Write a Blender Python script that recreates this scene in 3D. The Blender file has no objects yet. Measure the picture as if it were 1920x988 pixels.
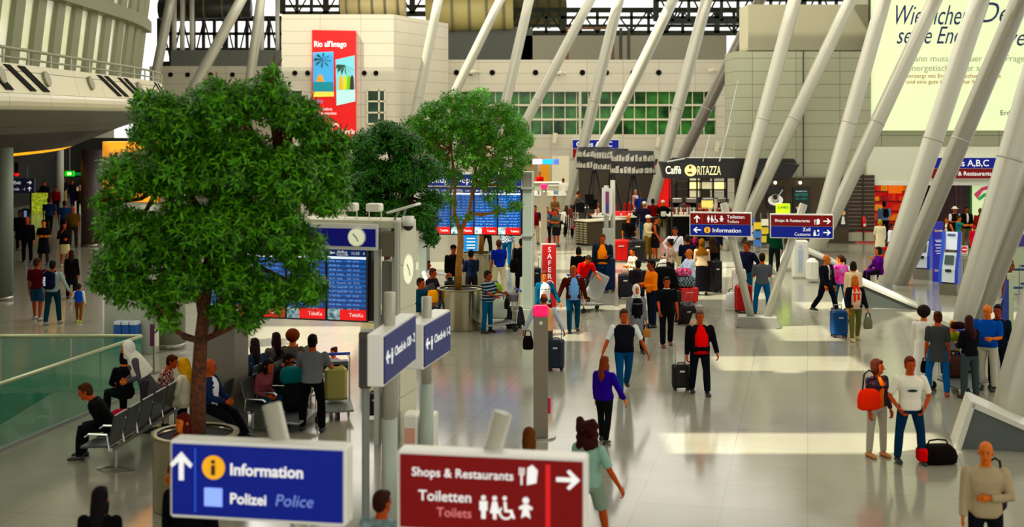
import bpy, math, random
import numpy as np
from mathutils import Vector, Matrix
random.seed(7)
PI = math.pi
F = 2500.0      # focal length in pixels of the 1920-wide frame
HZ = 215.0      # eye-level line
EYE = 5.6       # eye height above the concourse floor
sc = bpy.context.scene
COL = sc.collection

# ------------------------------------------------------------------ camera, light, exposure
cam_d = bpy.data.cameras.new('camera'); cam = bpy.data.objects.new('camera', cam_d); COL.objects.link(cam)
cam.location = (0, 0, EYE); cam.rotation_euler = (PI/2, 0, 0)
cam_d.sensor_width = 36.0; cam_d.lens = F/1920*36.0
cam_d.shift_x = 0.0; cam_d.shift_y = -(494-HZ)/1920
cam_d.clip_start = 0.2; cam_d.clip_end = 400
cam_d.dof.use_dof = True; cam_d.dof.focus_distance = 32.0; cam_d.dof.aperture_fstop = 1.1
sc.camera = cam
w = bpy.data.worlds.new('world'); sc.world = w; w.use_nodes = True
bg = w.node_tree.nodes['Background']; bg.inputs[0].default_value = (1.0, 0.985, 0.94, 1); bg.inputs[1].default_value = 1.35
SUN_DIR = Vector((0.50, 0.22, -0.84)).normalized()
sd = bpy.data.lights.new('sun', 'SUN'); sd.energy = 8.5; sd.angle = 0.012; sd.color = (1.0, 0.94, 0.78)
so = bpy.data.objects.new('sun', sd); COL.objects.link(so)
so.rotation_euler = SUN_DIR.to_track_quat('-Z', 'Y').to_euler(); so.location = (-10, 10, 30)
def area(name, loc, sx, sy, power, col=(1, .96, .88), rot=(0, 0, 0)):
    d = bpy.data.lights.new(name, 'AREA'); d.shape = 'RECTANGLE'; d.size = sx; d.size_y = sy; d.energy = power; d.color = col
    o = bpy.data.objects.new(name, d); COL.objects.link(o); o.location = loc; o.rotation_euler = rot
    return o
area('overhead_fill', (9, 24, 15.6), 12, 20, 900)  # unseen area lamps added under the roof as soft overhead fill
area('overhead_fill.001', (5, 50, 15.6), 20, 24, 4000)
area('overhead_fill.002', (-2, 82, 15.6), 34, 26, 4600)
area('side_fill', (-12.5, 42, 12.5), 7, 46, 2200, (1, .97, .9), (0, -math.radians(72), 0))  # unseen side lamp added so the slanting tubes are lit from the left
sc.view_settings.view_transform = 'Standard'; sc.view_settings.look = 'None'
sc.view_settings.exposure = 0.12; sc.view_settings.gamma = 1.0; sc.view_settings.use_curve_mapping = False
sc.cycles.use_denoising = True
sc.cycles.max_bounces = 6; sc.cycles.diffuse_bounces = 3; sc.cycles.glossy_bounces = 3; sc.cycles.transmission_bounces = 5
sc.cycles.transparent_max_bounces = 8; sc.cycles.sample_clamp_indirect = 6.0
sc.cycles.caustics_reflective = False; sc.cycles.caustics_refractive = False

# ------------------------------------------------------------------ helpers: places in the hall
def gs(py): return (py-HZ)/EYE                      # scale (px per metre) of a floor point at image row py
def pt(px, py, s): return Vector(((px-960)/s, F/s, EYE-(py-HZ)/s))
def ground(px, py):
    s = gs(py); return Vector(((px-960)/s, F/s, 0))
HALL = math.radians(12.5)

# ------------------------------------------------------------------ materials
MATS = {}
def lin(c):
    if isinstance(c, str):
        c = c.lstrip('#'); c = tuple(int(c[i:i+2], 16)/255 for i in (0, 2, 4))
        return tuple(x/12.92 if x <= .04045 else ((x+.055)/1.055)**2.4 for x in c)
    return tuple(c[:3])
def deep(c):                                        # paint and cloth are richly coloured here
    l = .3*c[0]+.59*c[1]+.11*c[2]; k = .72+.28*min(1.0, l/.35)
    return tuple(max(0.0, min(1.0, (l+(x-l)*1.22)*k)) for x in c)
def mat(color, rough=.6, metal=0.0, emit=0.0, pattern=None, c2=None, scale=1.0, bump=0.0, key=None, spec=.5):
    k = (str(color), rough, metal, emit, pattern, str(c2), scale, bump, key, spec)
    if k in MATS: return MATS[k]
    m = bpy.data.materials.new('mat_%03d' % len(MATS)); m.use_nodes = True
    nt = m.node_tree; n = nt.nodes; L = nt.links; b = n['Principled BSDF']
    c = deep(lin(color))
    b.inputs['Base Color'].default_value = (*c, 1); b.inputs['Roughness'].default_value = rough
    b.inputs['Metallic'].default_value = metal; b.inputs['Specular IOR Level'].default_value = spec
    tc = n.new('ShaderNodeTexCoord')
    mp = n.new('ShaderNodeMapping'); L.new(tc.outputs['Object'], mp.inputs['Vector']); mp.inputs['Scale'].default_value = (scale,)*3
    col_out = None
    def mix(fac, a, bb):
        x = n.new('ShaderNodeMix'); x.data_type = 'RGBA'
        L.new(fac, x.inputs['Factor']); x.inputs['A'].default_value = (*a, 1); x.inputs['B'].default_value = (*bb, 1)
        return x.outputs['Result']
    cc = deep(lin(c2)) if c2 is not None else tuple(x*.75 for x in c)
    if pattern in ('stripe_z', 'stripe_x'):
        wv = n.new('ShaderNodeTexWave'); wv.wave_type = 'BANDS'; wv.bands_direction = 'Z' if pattern == 'stripe_z' else 'X'
        wv.inputs['Scale'].default_value = 4.0; L.new(mp.outputs[0], wv.inputs['Vector'])
        r = n.new('ShaderNodeMath'); r.operation = 'GREATER_THAN'; r.inputs[1].default_value = .72; L.new(wv.outputs['Fac'], r.inputs[0])
        col_out = mix(r.outputs[0], c, cc)
    elif pattern == 'check':
        ck = n.new('ShaderNodeTexChecker'); ck.inputs['Scale'].default_value = 18; L.new(mp.outputs[0], ck.inputs['Vector'])
        col_out = mix(ck.outputs['Fac'], c, cc)
    elif pattern == 'speck':
        v = n.new('ShaderNodeTexVoronoi'); v.inputs['Scale'].default_value = 14; L.new(mp.outputs[0], v.inputs['Vector'])
        r = n.new('ShaderNodeMath'); r.operation = 'LESS_THAN'; r.inputs[1].default_value = .33; L.new(v.outputs['Distance'], r.inputs[0])
        col_out = mix(r.outputs[0], c, cc)
    elif pattern == 'noise':
        v = n.new('ShaderNodeTexNoise'); v.inputs['Scale'].default_value = 5; v.inputs['Detail'].default_value = 5; L.new(mp.outputs[0], v.inputs['Vector'])
        r = n.new('ShaderNodeMapRange'); r.inputs[1].default_value = .35; r.inputs[2].default_value = .65; L.new(v.outputs['Fac'], r.inputs[0])
        col_out = mix(r.outputs[0], c, cc)
    elif pattern == 'panel':                                   # cladding joints: thin dark lines
        br = n.new('ShaderNodeTexBrick'); br.offset = 0.0
        br.inputs['Color1'].default_value = (*c, 1); br.inputs['Color2'].default_value = (*[x*.96 for x in c], 1); br.inputs['Mortar'].default_value = (*cc, 1)
        br.inputs['Scale'].default_value = 1.0; br.inputs['Mortar Size'].default_value = .012; br.inputs['Mortar Smooth'].default_value = 0
        br.inputs['Brick Width'].default_value = 2.6; br.inputs['Row Height'].default_value = .78
        sx = n.new('ShaderNodeSeparateXYZ'); cb = n.new('ShaderNodeCombineXYZ'); ad = n.new('ShaderNodeMath'); ad.operation = 'ADD'
        L.new(mp.outputs[0], sx.inputs[0]); L.new(sx.outputs['X'], ad.inputs[0]); L.new(sx.outputs['Y'], ad.inputs[1])
        L.new(ad.outputs[0], cb.inputs['X']); L.new(sx.outputs['Z'], cb.inputs['Y']); L.new(cb.outputs[0], br.inputs['Vector'])
        col_out = br.outputs['Color']
    elif pattern == 'island':
        g = n.new('ShaderNodeNewGeometry'); cr = n.new('ShaderNodeValToRGB')
        cr.color_ramp.elements[0].color = (*c, 1); cr.color_ramp.elements[1].color = (*cc, 1)
        L.new(g.outputs['Random Per Island'], cr.inputs['Fac']); col_out = cr.outputs['Color']
    if col_out is not None: L.new(col_out, b.inputs['Base Color'])
    if emit > 0:
        b.inputs['Emission Strength'].default_value = emit
        if col_out is not None: L.new(col_out, b.inputs['Emission Color'])
        else: b.inputs['Emission Color'].default_value = (*c, 1)
    if bump > 0:
        nz = n.new('ShaderNodeTexNoise'); nz.inputs['Scale'].default_value = 30; nz.inputs['Detail'].default_value = 4; L.new(mp.outputs[0], nz.inputs['Vector'])
        bp = n.new('ShaderNodeBump'); bp.inputs['Strength'].default_value = bump; bp.inputs['Distance'].default_value = .01
        L.new(nz.outputs['Fac'], bp.inputs['Height']); L.new(bp.outputs[0], b.inputs['Normal'])
    MATS[k] = m
    return m
def cloth(c, pattern=None, c2=None, scale=1.0): return mat(c, .9, 0, 0, pattern, c2, scale, .25, None, .06)
def glass_mat(color, alpha=.35, rough=.05):
    k = ('glass', color, alpha)
    if k in MATS: return MATS[k]
    m = bpy.data.materials.new('glass_%d' % len(MATS)); m.use_nodes = True
    nt = m.node_tree; n = nt.nodes; L = nt.links; b = n['Principled BSDF']
    b.inputs['Base Color'].default_value = (*lin(color), 1); b.inputs['Roughness'].default_value = rough
    b.inputs['Specular IOR Level'].default_value = .6; b.inputs['Alpha'].default_value = alpha
    MATS[k] = m; return m

# ------------------------------------------------------------------ helpers: meshes
def rot_to(d):
    return Vector(d).normalized().to_track_quat('Z', 'Y').to_matrix()
class MB:
    def __init__(self): self.v = []; self.f = []; self.mi = []; self.cur = 0
    def add(self, vs, fs):
        o = len(self.v); self.v += [tuple(x) for x in vs]
        self.f += [tuple(i+o for i in f) for f in fs]; self.mi += [self.cur]*len(fs); return self
    def m(self, i): self.cur = i; return self
    def box(self, c, s, rot=None, bev=0.0):
        hx, hy, hz = s[0]/2, s[1]/2, s[2]/2
        if bev > 0:
            b = min(bev, hx*.9, hy*.9, hz*.9); vs = []; fs = []
            pr = [(-hx+b, -hy), (hx-b, -hy), (hx, -hy+b), (hx, hy-b), (hx-b, hy), (-hx+b, hy), (-hx, hy-b), (-hx, -hy+b)]
            k = 1-b/max(hx, hy)
            for z, q in ((-hz, k), (-hz+b, 1), (hz-b, 1), (hz, k)):
                vs += [(x*q, y*q, z) for x, y in pr]
            for r in range(3):
                for i in range(8): fs.append((r*8+i, r*8+(i+1) % 8, (r+1)*8+(i+1) % 8, (r+1)*8+i))
            fs.append(tuple(range(7, -1, -1))); fs.append(tuple(range(24, 32)))
        else:
            vs = [(x, y, z) for z in (-hz, hz) for y in (-hy, hy) for x in (-hx, hx)]
            fs = [(0, 2, 3, 1), (4, 5, 7, 6), (0, 1, 5, 4), (2, 6, 7, 3), (0, 4, 6, 2), (1, 3, 7, 5)]
        R = rot if rot is not None else Matrix.Identity(3)
        c = Vector(c)
        return self.add([R @ Vector(v) + c for v in vs], fs)
    def b2(self, x0, x1, y0, y1, z0, z1, bev=0.0):
        return self.box(((x0+x1)/2, (y0+y1)/2, (z0+z1)/2), (abs(x1-x0), abs(y1-y0), abs(z1-z0)), None, bev)
    def loft(self, rings, cap=True):
        n = len(rings[0]); vs = []; fs = []
        for r in rings: vs += r
        for k in range(len(rings)-1):
            for i in range(n): fs.append((k*n+i, k*n+(i+1) % n, (k+1)*n+(i+1) % n, (k+1)*n+i))
        if cap:
            fs.append(tuple(range(n-1, -1, -1))); fs.append(tuple(range((len(rings)-1)*n, len(rings)*n)))
        return self.add(vs, fs)
    def tube(self, pts, rad, n=10, cap=True):
        P = [Vector(p) for p in pts]
        if not isinstance(rad, (list, tuple)): rad = [rad]*len(P)
        rings = []; prev = None
        for i, p in enumerate(P):
            d = (P[min(i+1, len(P)-1)] - P[max(i-1, 0)]); d = d.normalized() if d.length > 1e-9 else Vector((0, 0, 1))
            if prev is None: u = d.orthogonal().normalized()
            else:
                u = prev - d*prev.dot(d); u = u.normalized() if u.length > 1e-6 else d.orthogonal().normalized()
            prev = u; q = d.cross(u)
            rings.append([p + (u*math.cos(a)+q*math.sin(a))*rad[i] for a in (2*PI*k/n for k in range(n))])
        return self.loft(rings, cap)
    def cyl(self, c, r, z0, z1, n=24, r2=None):
        r2 = r if r2 is None else r2
        return self.loft([[(c[0]+math.cos(2*PI*k/n)*q, c[1]+math.sin(2*PI*k/n)*q, z) for k in range(n)] for q, z in ((r, z0), (r2, z1))])
    def lathe(self, c, prof, n=32, cap=False):
        return self.loft([[(c[0]+math.cos(2*PI*k/n)*r, c[1]+math.sin(2*PI*k/n)*r, c[2]+z) for k in range(n)] for r, z in prof], cap)
    def ell(self, c, r, n=12, m=8, R=None):
        c = Vector(c); R = R if R is not None else Matrix.Identity(3); rings = []
        for j in range(m+1):
            t = PI*(.03+.94*j/m); z = -math.cos(t); q = math.sin(t)
            rings.append([c + R @ Vector((r[0]*q*math.cos(2*PI*k/n), r[1]*q*math.sin(2*PI*k/n), r[2]*z)) for k in range(n)])
        return self.loft(rings)
    def prism(self, pts, y0, y1):                       # outline in XZ, thickness along Y
        n = len(pts); vs = [(x, y0, z) for x, z in pts] + [(x, y1, z) for x, z in pts]
        fs = [tuple(range(n)), tuple(range(2*n-1, n-1, -1))] + [(i, n+i, n+(i+1) % n, (i+1) % n) for i in range(n)]
        return self.add(vs, fs)
    def disc(self, c, r, t, n=28):                      # a coin facing -Y, front face at y=c[1]
        return self.prism([(c[0]+math.cos(2*PI*k/n)*r, c[2]+math.sin(2*PI*k/n)*r) for k in range(n)], c[1], c[1]+t)
    def mesh(self, name='m'):
        me = bpy.data.meshes.new(name); me.from_pydata(self.v, [], self.f)
        if max(self.mi or [0]) > 0: me.polygons.foreach_set('material_index', self.mi)
        return me
    def build(self, name, mats, parent=None, smooth=False, loc=None):
        me = self.mesh(name)
        for m_ in (mats if isinstance(mats, (list, tuple)) else [mats]): me.materials.append(m_)
        if smooth: me.polygons.foreach_set('use_smooth', [True]*len(me.polygons))
        me.update()
        o = bpy.data.objects.new(name, me); COL.objects.link(o)
        if parent is not None: o.parent = parent
        if loc is not None: o.location = loc
        return o
def fix_normals(o):
    import bmesh
    bm = bmesh.new(); bm.from_mesh(o.data); bmesh.ops.recalc_face_normals(bm, faces=bm.faces); bm.to_mesh(o.data); bm.free(); return o
def thing(name, label, cat, loc=(0, 0, 0), rz=0.0, group=None):
    o = bpy.data.objects.new(name, None); COL.objects.link(o); o.empty_display_size = .2
    o.location = loc; o.rotation_euler = (0, 0, rz); o['label'] = label; o['category'] = cat
    if group: o['group'] = group
    return o
def tag(o, label, cat, group=None, kind=None):
    o['label'] = label; o['category'] = cat
    if group: o['group'] = group
    if kind: o['kind'] = kind
    return o
def struct(o): o['kind'] = 'structure'; return o
def copy_tree(o, parent=None):
    c = o.copy(); COL.objects.link(c)
    if parent is not None: c.parent = parent
    for ch in list(o.children): copy_tree(ch, c)
    return c
def text(body, size, m, parent, loc, rz=0.0, align='LEFT', name='lettering', shear=0.0, bold=0.0, sx=1.0, rot=None, space=1.0, line=1.0):
    cu = bpy.data.curves.new(name, 'FONT'); cu.body = body; cu.size = size; cu.align_x = align; cu.extrude = .002
    cu.offset = bold*.35; cu.shear = shear; cu.space_character = space; cu.space_line = line; cu.resolution_u = 3
    cu.materials.append(m)
    o = bpy.data.objects.new(name, cu); COL.objects.link(o); o.parent = parent; o.location = loc
    o.rotation_euler = rot if rot else (PI/2, 0, rz); o.scale = (sx, 1, 1)
    return o

# colours in common use
M_WHITE = mat('#e9e8dc', .45); M_CREAM = mat('#dcd6bd', .6); M_SIGNW = mat('#f2f1e8', .4); M_DARK = mat('#0b0b0c', .85, 0, 0, None, None, 1, 0, None, .1)
M_STEEL = mat('#9b9a93', .28, .85); M_GREY = mat('#8d918b', .5); M_LGREY = mat('#b9bab0', .45); M_BLACK = mat('#050506', .35)
M_STRUT = mat('#b3b1a2', .32, .2); M_CHROME = mat('#c2c0b8', .18, 1.0); M_RUB = mat('#111111', .8)
M_BLUE = mat('#06289a', .5, 0, .1, None, None, 1, 0, None, .2); M_RED = mat('#860108', .5, 0, .1, None, None, 1, 0, None, .2); M_TXT = mat('#f4f4f4', .4, 0, .35); M_YEL = mat('#ffb800', .4, 0, .3)
M_LBLUE = mat('#3a63e0', .4, 0, .3); M_LRED = mat('#d80d16', .4, 0, .3)

# ================================================================== THE SETTING
def floor_mat():
    m = bpy.data.materials.new('polished_floor'); m.use_nodes = True; nt = m.node_tree; n = nt.nodes; L = nt.links; b = n['Principled BSDF']
    tc = n.new('ShaderNodeTexCoord'); mp = n.new('ShaderNodeMapping'); mp.inputs['Rotation'].default_value = (0, 0, HALL)
    L.new(tc.outputs['Object'], mp.inputs['Vector'])
    br = n.new('ShaderNodeTexBrick'); br.offset = 0.0; br.inputs['Scale'].default_value = 1; br.inputs['Brick Width'].default_value = 1.2
    br.inputs['Row Height'].default_value = 1.2; br.inputs['Mortar Size'].default_value = .012; br.inputs['Mortar Smooth'].default_value = .1
    br.inputs['Color1'].default_value = (.33, .318, .232, 1); br.inputs['Color2'].default_value = (.352, .34, .25, 1); br.inputs['Mortar'].default_value = (.27, .26, .19, 1)
    L.new(mp.outputs[0], br.inputs['Vector'])
    nz = n.new('ShaderNodeTexNoise'); nz.inputs['Scale'].default_value = 60; nz.inputs['Detail'].default_value = 6; L.new(mp.outputs[0], nz.inputs['Vector'])
    mx = n.new('ShaderNodeMix'); mx.data_type = 'RGBA'; mx.blend_type = 'MULTIPLY'; mx.inputs['Factor'].default_value = .25
    L.new(br.outputs['Color'], mx.inputs['A']); L.new(nz.outputs['Fac'], mx.inputs['B']); L.new(mx.outputs['Result'], b.inputs['Base Color'])
    n2 = n.new('ShaderNodeTexNoise'); n2.inputs['Scale'].default_value = 1.3; n2.inputs['Detail'].default_value = 3; L.new(mp.outputs[0], n2.inputs['Vector'])
    mr = n.new('ShaderNodeMapRange'); mr.inputs[3].default_value = .08; mr.inputs[4].default_value = .19; L.new(n2.outputs['Fac'], mr.inputs[0])
    L.new(mr.outputs[0], b.inputs['Roughness']); b.inputs['Specular IOR Level'].default_value = .95
    return m
M_FLOOR = floor_mat()
o = MB().b2(-34, 34, -6, 118, -.3, 0).build('floor', M_FLOOR); struct(o)
# unseen hall roof, its openings cut to throw the sunlit floor patches
RZ = 16.0
off = -SUN_DIR*(RZ/-SUN_DIR.z); 
def sunpatch(x0, x1, y0, y1):                       # sunlit piece of floor given by its corners in the photo
    a = ground(x0, y1); b = ground(x1, y1); c = ground(x0, y0); d = ground(x1, y0)
    X0 = (a.x+c.x)/2; X1 = (b.x+d.x)/2; Y0 = a.y; Y1 = c.y
    return (X0+off.x, X1+off.x, Y0+off.y, Y1+off.y)
holes = [sunpatch(1040, 1190, 512, 530), sunpatch(1320, 1440, 500, 520), sunpatch(1010, 1100, 618, 640), sunpatch(1440, 1500, 690, 700), sunpatch(1330, 1615, 668, 696), sunpatch(1235, 1775, 812, 852), sunpatch(1170, 1440, 548, 562), sunpatch(1490, 1700, 566, 580),
         sunpatch(1560, 1790, 424, 442), sunpatch(1000, 1200, 470, 500), sunpatch(425, 665, 612, 720), sunpatch(1690, 1925, 585, 600), sunpatch(1440, 1560, 610, 640),
         (-26, -4, 62, 66), (-20, 6, 72, 76), (-24, 0, 83, 88), (-18, 2, 44, 46.5), (-14, -5, 34, 35.2)]
xs = sorted({-36.0, 36.0, *[h[0] for h in holes], *[h[1] for h in holes]}); ys = sorted({-8.0, 114.0, *[h[2] for h in holes], *[h[3] for h in holes]})
rb = MB()
for i in range(len(xs)-1):
    for j in range(len(ys)-1):
        cx, cy = (xs[i]+xs[i+1])/2, (ys[j]+ys[j+1])/2
        if any(h[0] < cx < h[1] and h[2] < cy < h[3] for h in holes): continue
        rb.b2(xs[i], xs[i+1], ys[j], ys[j+1], RZ, RZ+.25)
struct(rb.build('ceiling', mat('#c8c4b4', .8)))

# far wall with the window band
M_WALL = mat('#cbc5b3', .55, 0, 0, 'panel', '#8c8672', 1.0)
M_WALL2 = mat('#b4b19b', .55, 0, 0, 'panel', '#5e5e50', 1.0)
M_WALL3 = mat('#a3a48c', .5, 0, 0, 'panel', '#4c4f42', 1.35)
YF = 96.0; SF = F/YF
def fx(px): return (px-960)/SF
def fz(py): return EYE-(py-HZ)/SF
fw = MB(); fw.b2(fx(796), fx(1392), YF, YF+1.0, fz(172), fz(112)); fw.b2(fx(796), fx(1392), YF, YF+1.0, 0, fz(252)); fw.b2(fx(1343), fx(1392), YF, YF+1.0, fz(252), fz(172))
fw.b2(fx(1085), fx(1090), YF-.02, YF+.02, fz(252), fz(172))
struct(fw.build('wall_far', M_WALL))
g = MB(); g.b2(fx(796), fx(1343), YF+.45, YF+.6, fz(252), fz(172))
wn = thing('window_1', '', 'x'); del wn['label']; del wn['category']; struct(wn)
g.build('pane', mat('#4f8a4a', .12, 0, .06, 'noise', '#14321c', .16), wn)
fr = MB()
for k in range(25):
    x = fx(820)+k*(fx(1343)-fx(820))/24; fr.b2(x-.03, x+.03, YF+.3, YF+.45, fz(252), fz(172))
for y in (197, 224): fr.b2(fx(796), fx(1343), YF+.2, YF+.46, fz(y)-.07, fz(y)+.07)
fr.build('window_frame', M_CREAM, wn)
# round openings in the upper wall: dark discs sunk in rings
for k, px in enumerate((816, 856, 882, 923, 1004, 1046, 1092, 1137, 1187, 1235)):
    q = MB(); q.disc((fx(px), YF-.06, fz(136)), .2, .08, 16)
    tag(q.build('wall_nozzle', M_DARK), 'dark round air nozzle in the upper far wall', 'air nozzle', 'air nozzles along the far wall')
for k, (px, py) in enumerate(((900, 136), (1060, 138), (1205, 136), (1345, 133))):
    t = thing('spotlight', 'small cream spotlight arm on the upper far wall', 'spotlight', (fx(px), YF, fz(py)), 0, 'spotlights on the upper far wall')
    q = MB(); q.tube([(0, 0, 0), (-.3, -.5, .08)], .06, 8); q.build('arm', M_CREAM, t); q = MB(); q.tube([(-.3, -.5, .08), (-.75, -.6, .0)], [.12, .17], 10); q.build('lamp_head', M_CREAM, t)
for k, (px, py) in enumerate(((1040, 259), (1232, 266), (1343, 275))):
    t = thing('wall_speaker', ['slim cream panel speaker on the far wall nearest the leafy tree', 'slim cream panel speaker below the middle of the window band', 'slim cream panel speaker on the far wall above the cafe awning'][k], 'speaker', (fx(px), YF, fz(py)), 0, 'panel speakers below the window band')
    q = MB(); q.box((0, -.45, 0), (.28, .2, .75), Matrix.Rotation(.18, 3, 'Y'), .03); q.build('speaker_panel', M_CREAM, t); MB().tube([(0, 0, 0), (0, -.4, 0)], .05, 8).build('bracket', M_GREY, t)
# dark parapets and plant rooms set back above the far wall
struct(MB().b2(fx(800), fx(1000), YF+3, YF+8, fz(116), fz(48)).build('trim_1', mat('#55584f', .6)))
struct(MB().b2(fx(975), fx(1375), YF+3, YF+6, fz(116), fz(62)).build('trim_2', mat('#8f8b7a', .6)))
struct(MB().b2(fx(300), fx(560), YF+3, YF+7, fz(130), fz(90)).build('trim_3', mat('#70726a', .6)))
struct(MB().b2(fx(280), fx(600), YF, YF+1, 0, fz(124)).build('wall_rear', M_WALL))
for px in (320, 352, 395, 436):
    q = MB(); q.disc((fx(px), YF-.06, fz(140)), .17, .08, 16); tag(q.build('wall_nozzle', M_DARK), 'dark round air nozzle in the rear wall behind the first tree', 'air nozzle', 'air nozzles behind the first tree')
# white block carrying the poster
s1 = 29.4; yb = F/s1
def bx(px): return (px-960)/s1
def bz(py): return EYE-(py-HZ)/s1
blk = MB(); x0, x1 = bx(528), bx(738); a = math.radians(20)
dx, dy = math.sin(a)*9, math.cos(a)*9
z1 = bz(27)
q = MB(); q.add([(x0, yb, 0), (x1, yb, 0), (x1+dx, yb+dy, 0), (x0+dx-2, yb+dy, 0), (x0, yb, z1), (x1, yb, z1), (x1+dx, yb+dy, z1), (x0+dx-2, yb+dy, z1)],
      [(0, 1, 5, 4), (1, 2, 6, 5), (2, 3, 7, 6), (3, 0, 4, 7), (4, 5, 6, 7)])
struct(q.build('wall_block', M_WALL))
wn = thing('window_2', '', 'x'); del wn['label']; del wn['category']; struct(wn)
MB().b2(bx(690), bx(722), yb-.06, yb, bz(231), bz(169)).build('pane', mat('#274a33', .12, 0, 0, 'noise', '#0d2414', .5), wn)
q = MB()
for px in (689, 711, 722): q.b2(bx(px)-.05, bx(px)+.05, yb-.14, yb-.05, bz(232), bz(168))
for py in (169, 190, 211, 232): q.b2(bx(689), bx(722), yb-.14, yb-.05, bz(py)-.05, bz(py)+.05)
q.build('window_frame', M_CREAM, wn)
wn = thing('window_3', '', 'x'); del wn['label']; del wn['category']; struct(wn)
MB().b2(bx(545), bx(568), yb-.06, yb, bz(231), bz(169)).build('pane', mat('#33563d', .15), wn)
q = MB()
for px in (545, 568): q.b2(bx(px)-.05, bx(px)+.05, yb-.14, yb-.05, bz(232), bz(168))
for py in (169, 200, 232): q.b2(bx(545), bx(568), yb-.14, yb-.05, bz(py)-.05, bz(py)+.05)
q.build('window_frame', M_CREAM, wn)
for px in (553, 577, 683, 705):
    q = MB(); q.disc((bx(px), yb-.07, bz(137)), .16, .08, 16); tag(q.build('wall_nozzle', M_DARK), 'dark round air nozzle beside the red travel poster', 'air nozzle', 'air nozzles beside the poster')
# red travel poster
t = thing('travel_poster', 'tall red travel poster with two tilted beach pictures on the white block', 'poster', (bx(586), yb-.12, bz(262)))
W_, H_ = bx(668)-bx(586), bz(58)-bz(262)
def pp(px, py): return ((px-586)/s1, (262-py)/s1)
q = MB(); q.prism([(0, 0), (W_, -.1), (W_, H_), (0, H_+.05)], -.1, .1); fix_normals(q.build('banner', mat('#e0140c', .5, 0, .25), t))
def poly(pts, y, m, par, name='picture', th=.02):
    q = MB(); q.prism([pp(*p) for p in pts], y, y+th); return fix_normals(q.build(name, m, par))
pic = poly([(588, 99), (626, 97), (627, 180), (588, 182)], -.13, mat('#5aa7dd', .5, 0, .35), t)
poly([(588, 154), (626, 154), (627, 172), (588, 172)], -.15, mat('#0d8f9c', .5, 0, .3), pic, 'sea'); poly([(588, 172), (627, 172), (627, 181), (588, 182)], -.15, mat('#f0dd7a', .5, 0, .3), pic, 'sand')
poly([(594, 153), (599, 140), (604, 140), (609, 153)], -.16, mat('#f5a51c', .5, 0, .3), pic, 'hut')
for ang in range(0, 360, 45):
    c, s_ = math.cos(math.radians(ang)), math.sin(math.radians(ang)); poly([(606, 112), (606+14*c-3*s_, 112+12*s_+3*c), (606+17*c, 114+14*s_)], -.165, mat('#2c5a3a', .6), pic, 'palm_frond')
pic = poly([(630, 112), (666, 104), (667, 190), (632, 198)], -.13, mat('#8fd3de', .5, 0, .35), t)
poly([(632, 170), (667, 168), (667, 190), (632, 198)], -.15, mat('#bfeae4', .5, 0, .35), pic, 'surf')
for i, (x, c) in enumerate(((640, '#f2b71c'), (648, '#d9d92a'), (655, '#7ac12d'), (661, '#3b2a1a'))): poly([(x-4, 168), (x-3, 146), (x, 140), (x+3, 146), (x+4, 168)], -.16-.005*i, mat(c, .6, 0, .25), pic, 'parasol')
for ang in range(20, 200, 30):
    c, s_ = math.cos(math.radians(ang)), math.sin(math.radians(ang)); poly([(648, 122), (648+15*c-3*s_, 122+15*s_*.8+3*c), (648+18*c, 126+16*s_)], -.165, mat('#2c5a3a', .6), pic, 'palm_frond')
M_PW = mat('#ffffff', .5, 0, .5)
text('Rio all\'Imago', .52, M_PW, t, (.12, -.125, pp(0, 88)[1]), sx=.78, bold=.012)
text('NEU', .3, mat('#8fa6f5', .5, 0, .4), t, (.1, -.125, pp(0, 193)[1])); text('Jetzt online\nund kostenlos', .26, M_PW, t, (.1, -.125, pp(0, 207)[1]))
text('airberlin', .46, M_PW, t, (pp(638, 0)[0], -.125, pp(0, 251)[1]), sx=.62, bold=.01)
q = MB(); q.lathe((0, 0, 0), [(.24, 0), (.3, 0), (.3, .02), (.24, .02), (.24, 0)], 24); o = q.build('logo_ring', M_PW, t); o.rotation_euler = (PI/2, 0, 0); o.location = (pp(632, 0)[0]-.05, -.12, pp(0, 244)[1]); o.scale = (.8, 1.5, 1)
# machinery beyond the wall tops: dark trusses, ducts and white posts against the daylight
def truss(px0, px1, py0, py1, s, label, n, colr='#2b2d22', vert=True):
    Y = F/s; x0, x1 = (px0-960)/s, (px1-960)/s; za, zb = EYE-(py1-HZ)/s, EYE-(py0-HZ)/s
    t = thing('roof_truss', label, 'roof truss', ((x0+x1)/2, Y, za), 0)
    hw = (x1-x0)/2; H = zb-za; m = mat(colr, .6)
    for k, z in enumerate((0, H*.33, H*.66, H)): MB().box((0, (k % 2)*.5, z), (2*hw, .3, .22 if k % 3 else .4)).build('chord', m, t)
    for k in range(n+1):
        x = -hw+2*hw*k/n; MB().box((x, 0, H/2), (.22 if k % 3 else .42, .3, H)).build('strut', m, t)
    d = MB()
    for k in range(n):
        xa, xb = -hw+2*hw*k/n, -hw+2*hw*(k+1)/n
        d.tube([(xa, .2, 0 if k % 2 else H), (xb, .2, H if k % 2 else 0)], .07, 6)
    d.build('bracing', m, t)
    return t
truss(300, 545, 34, 120, 24.0, 'dark steel lattice with pipes behind the rear wall', 12)
truss(960, 1600, 18, 62, 23.6, 'long dark steel lattice above the far wall windows', 20, '#39402c')
truss(1230, 1660, -20, 40, 24.4, 'dark green lattice behind the tiled wall top', 14, '#2b3524')
truss(530, 800, -20, 26, 24.2, 'dark lattice above the white poster block', 10, '#454634')
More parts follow.
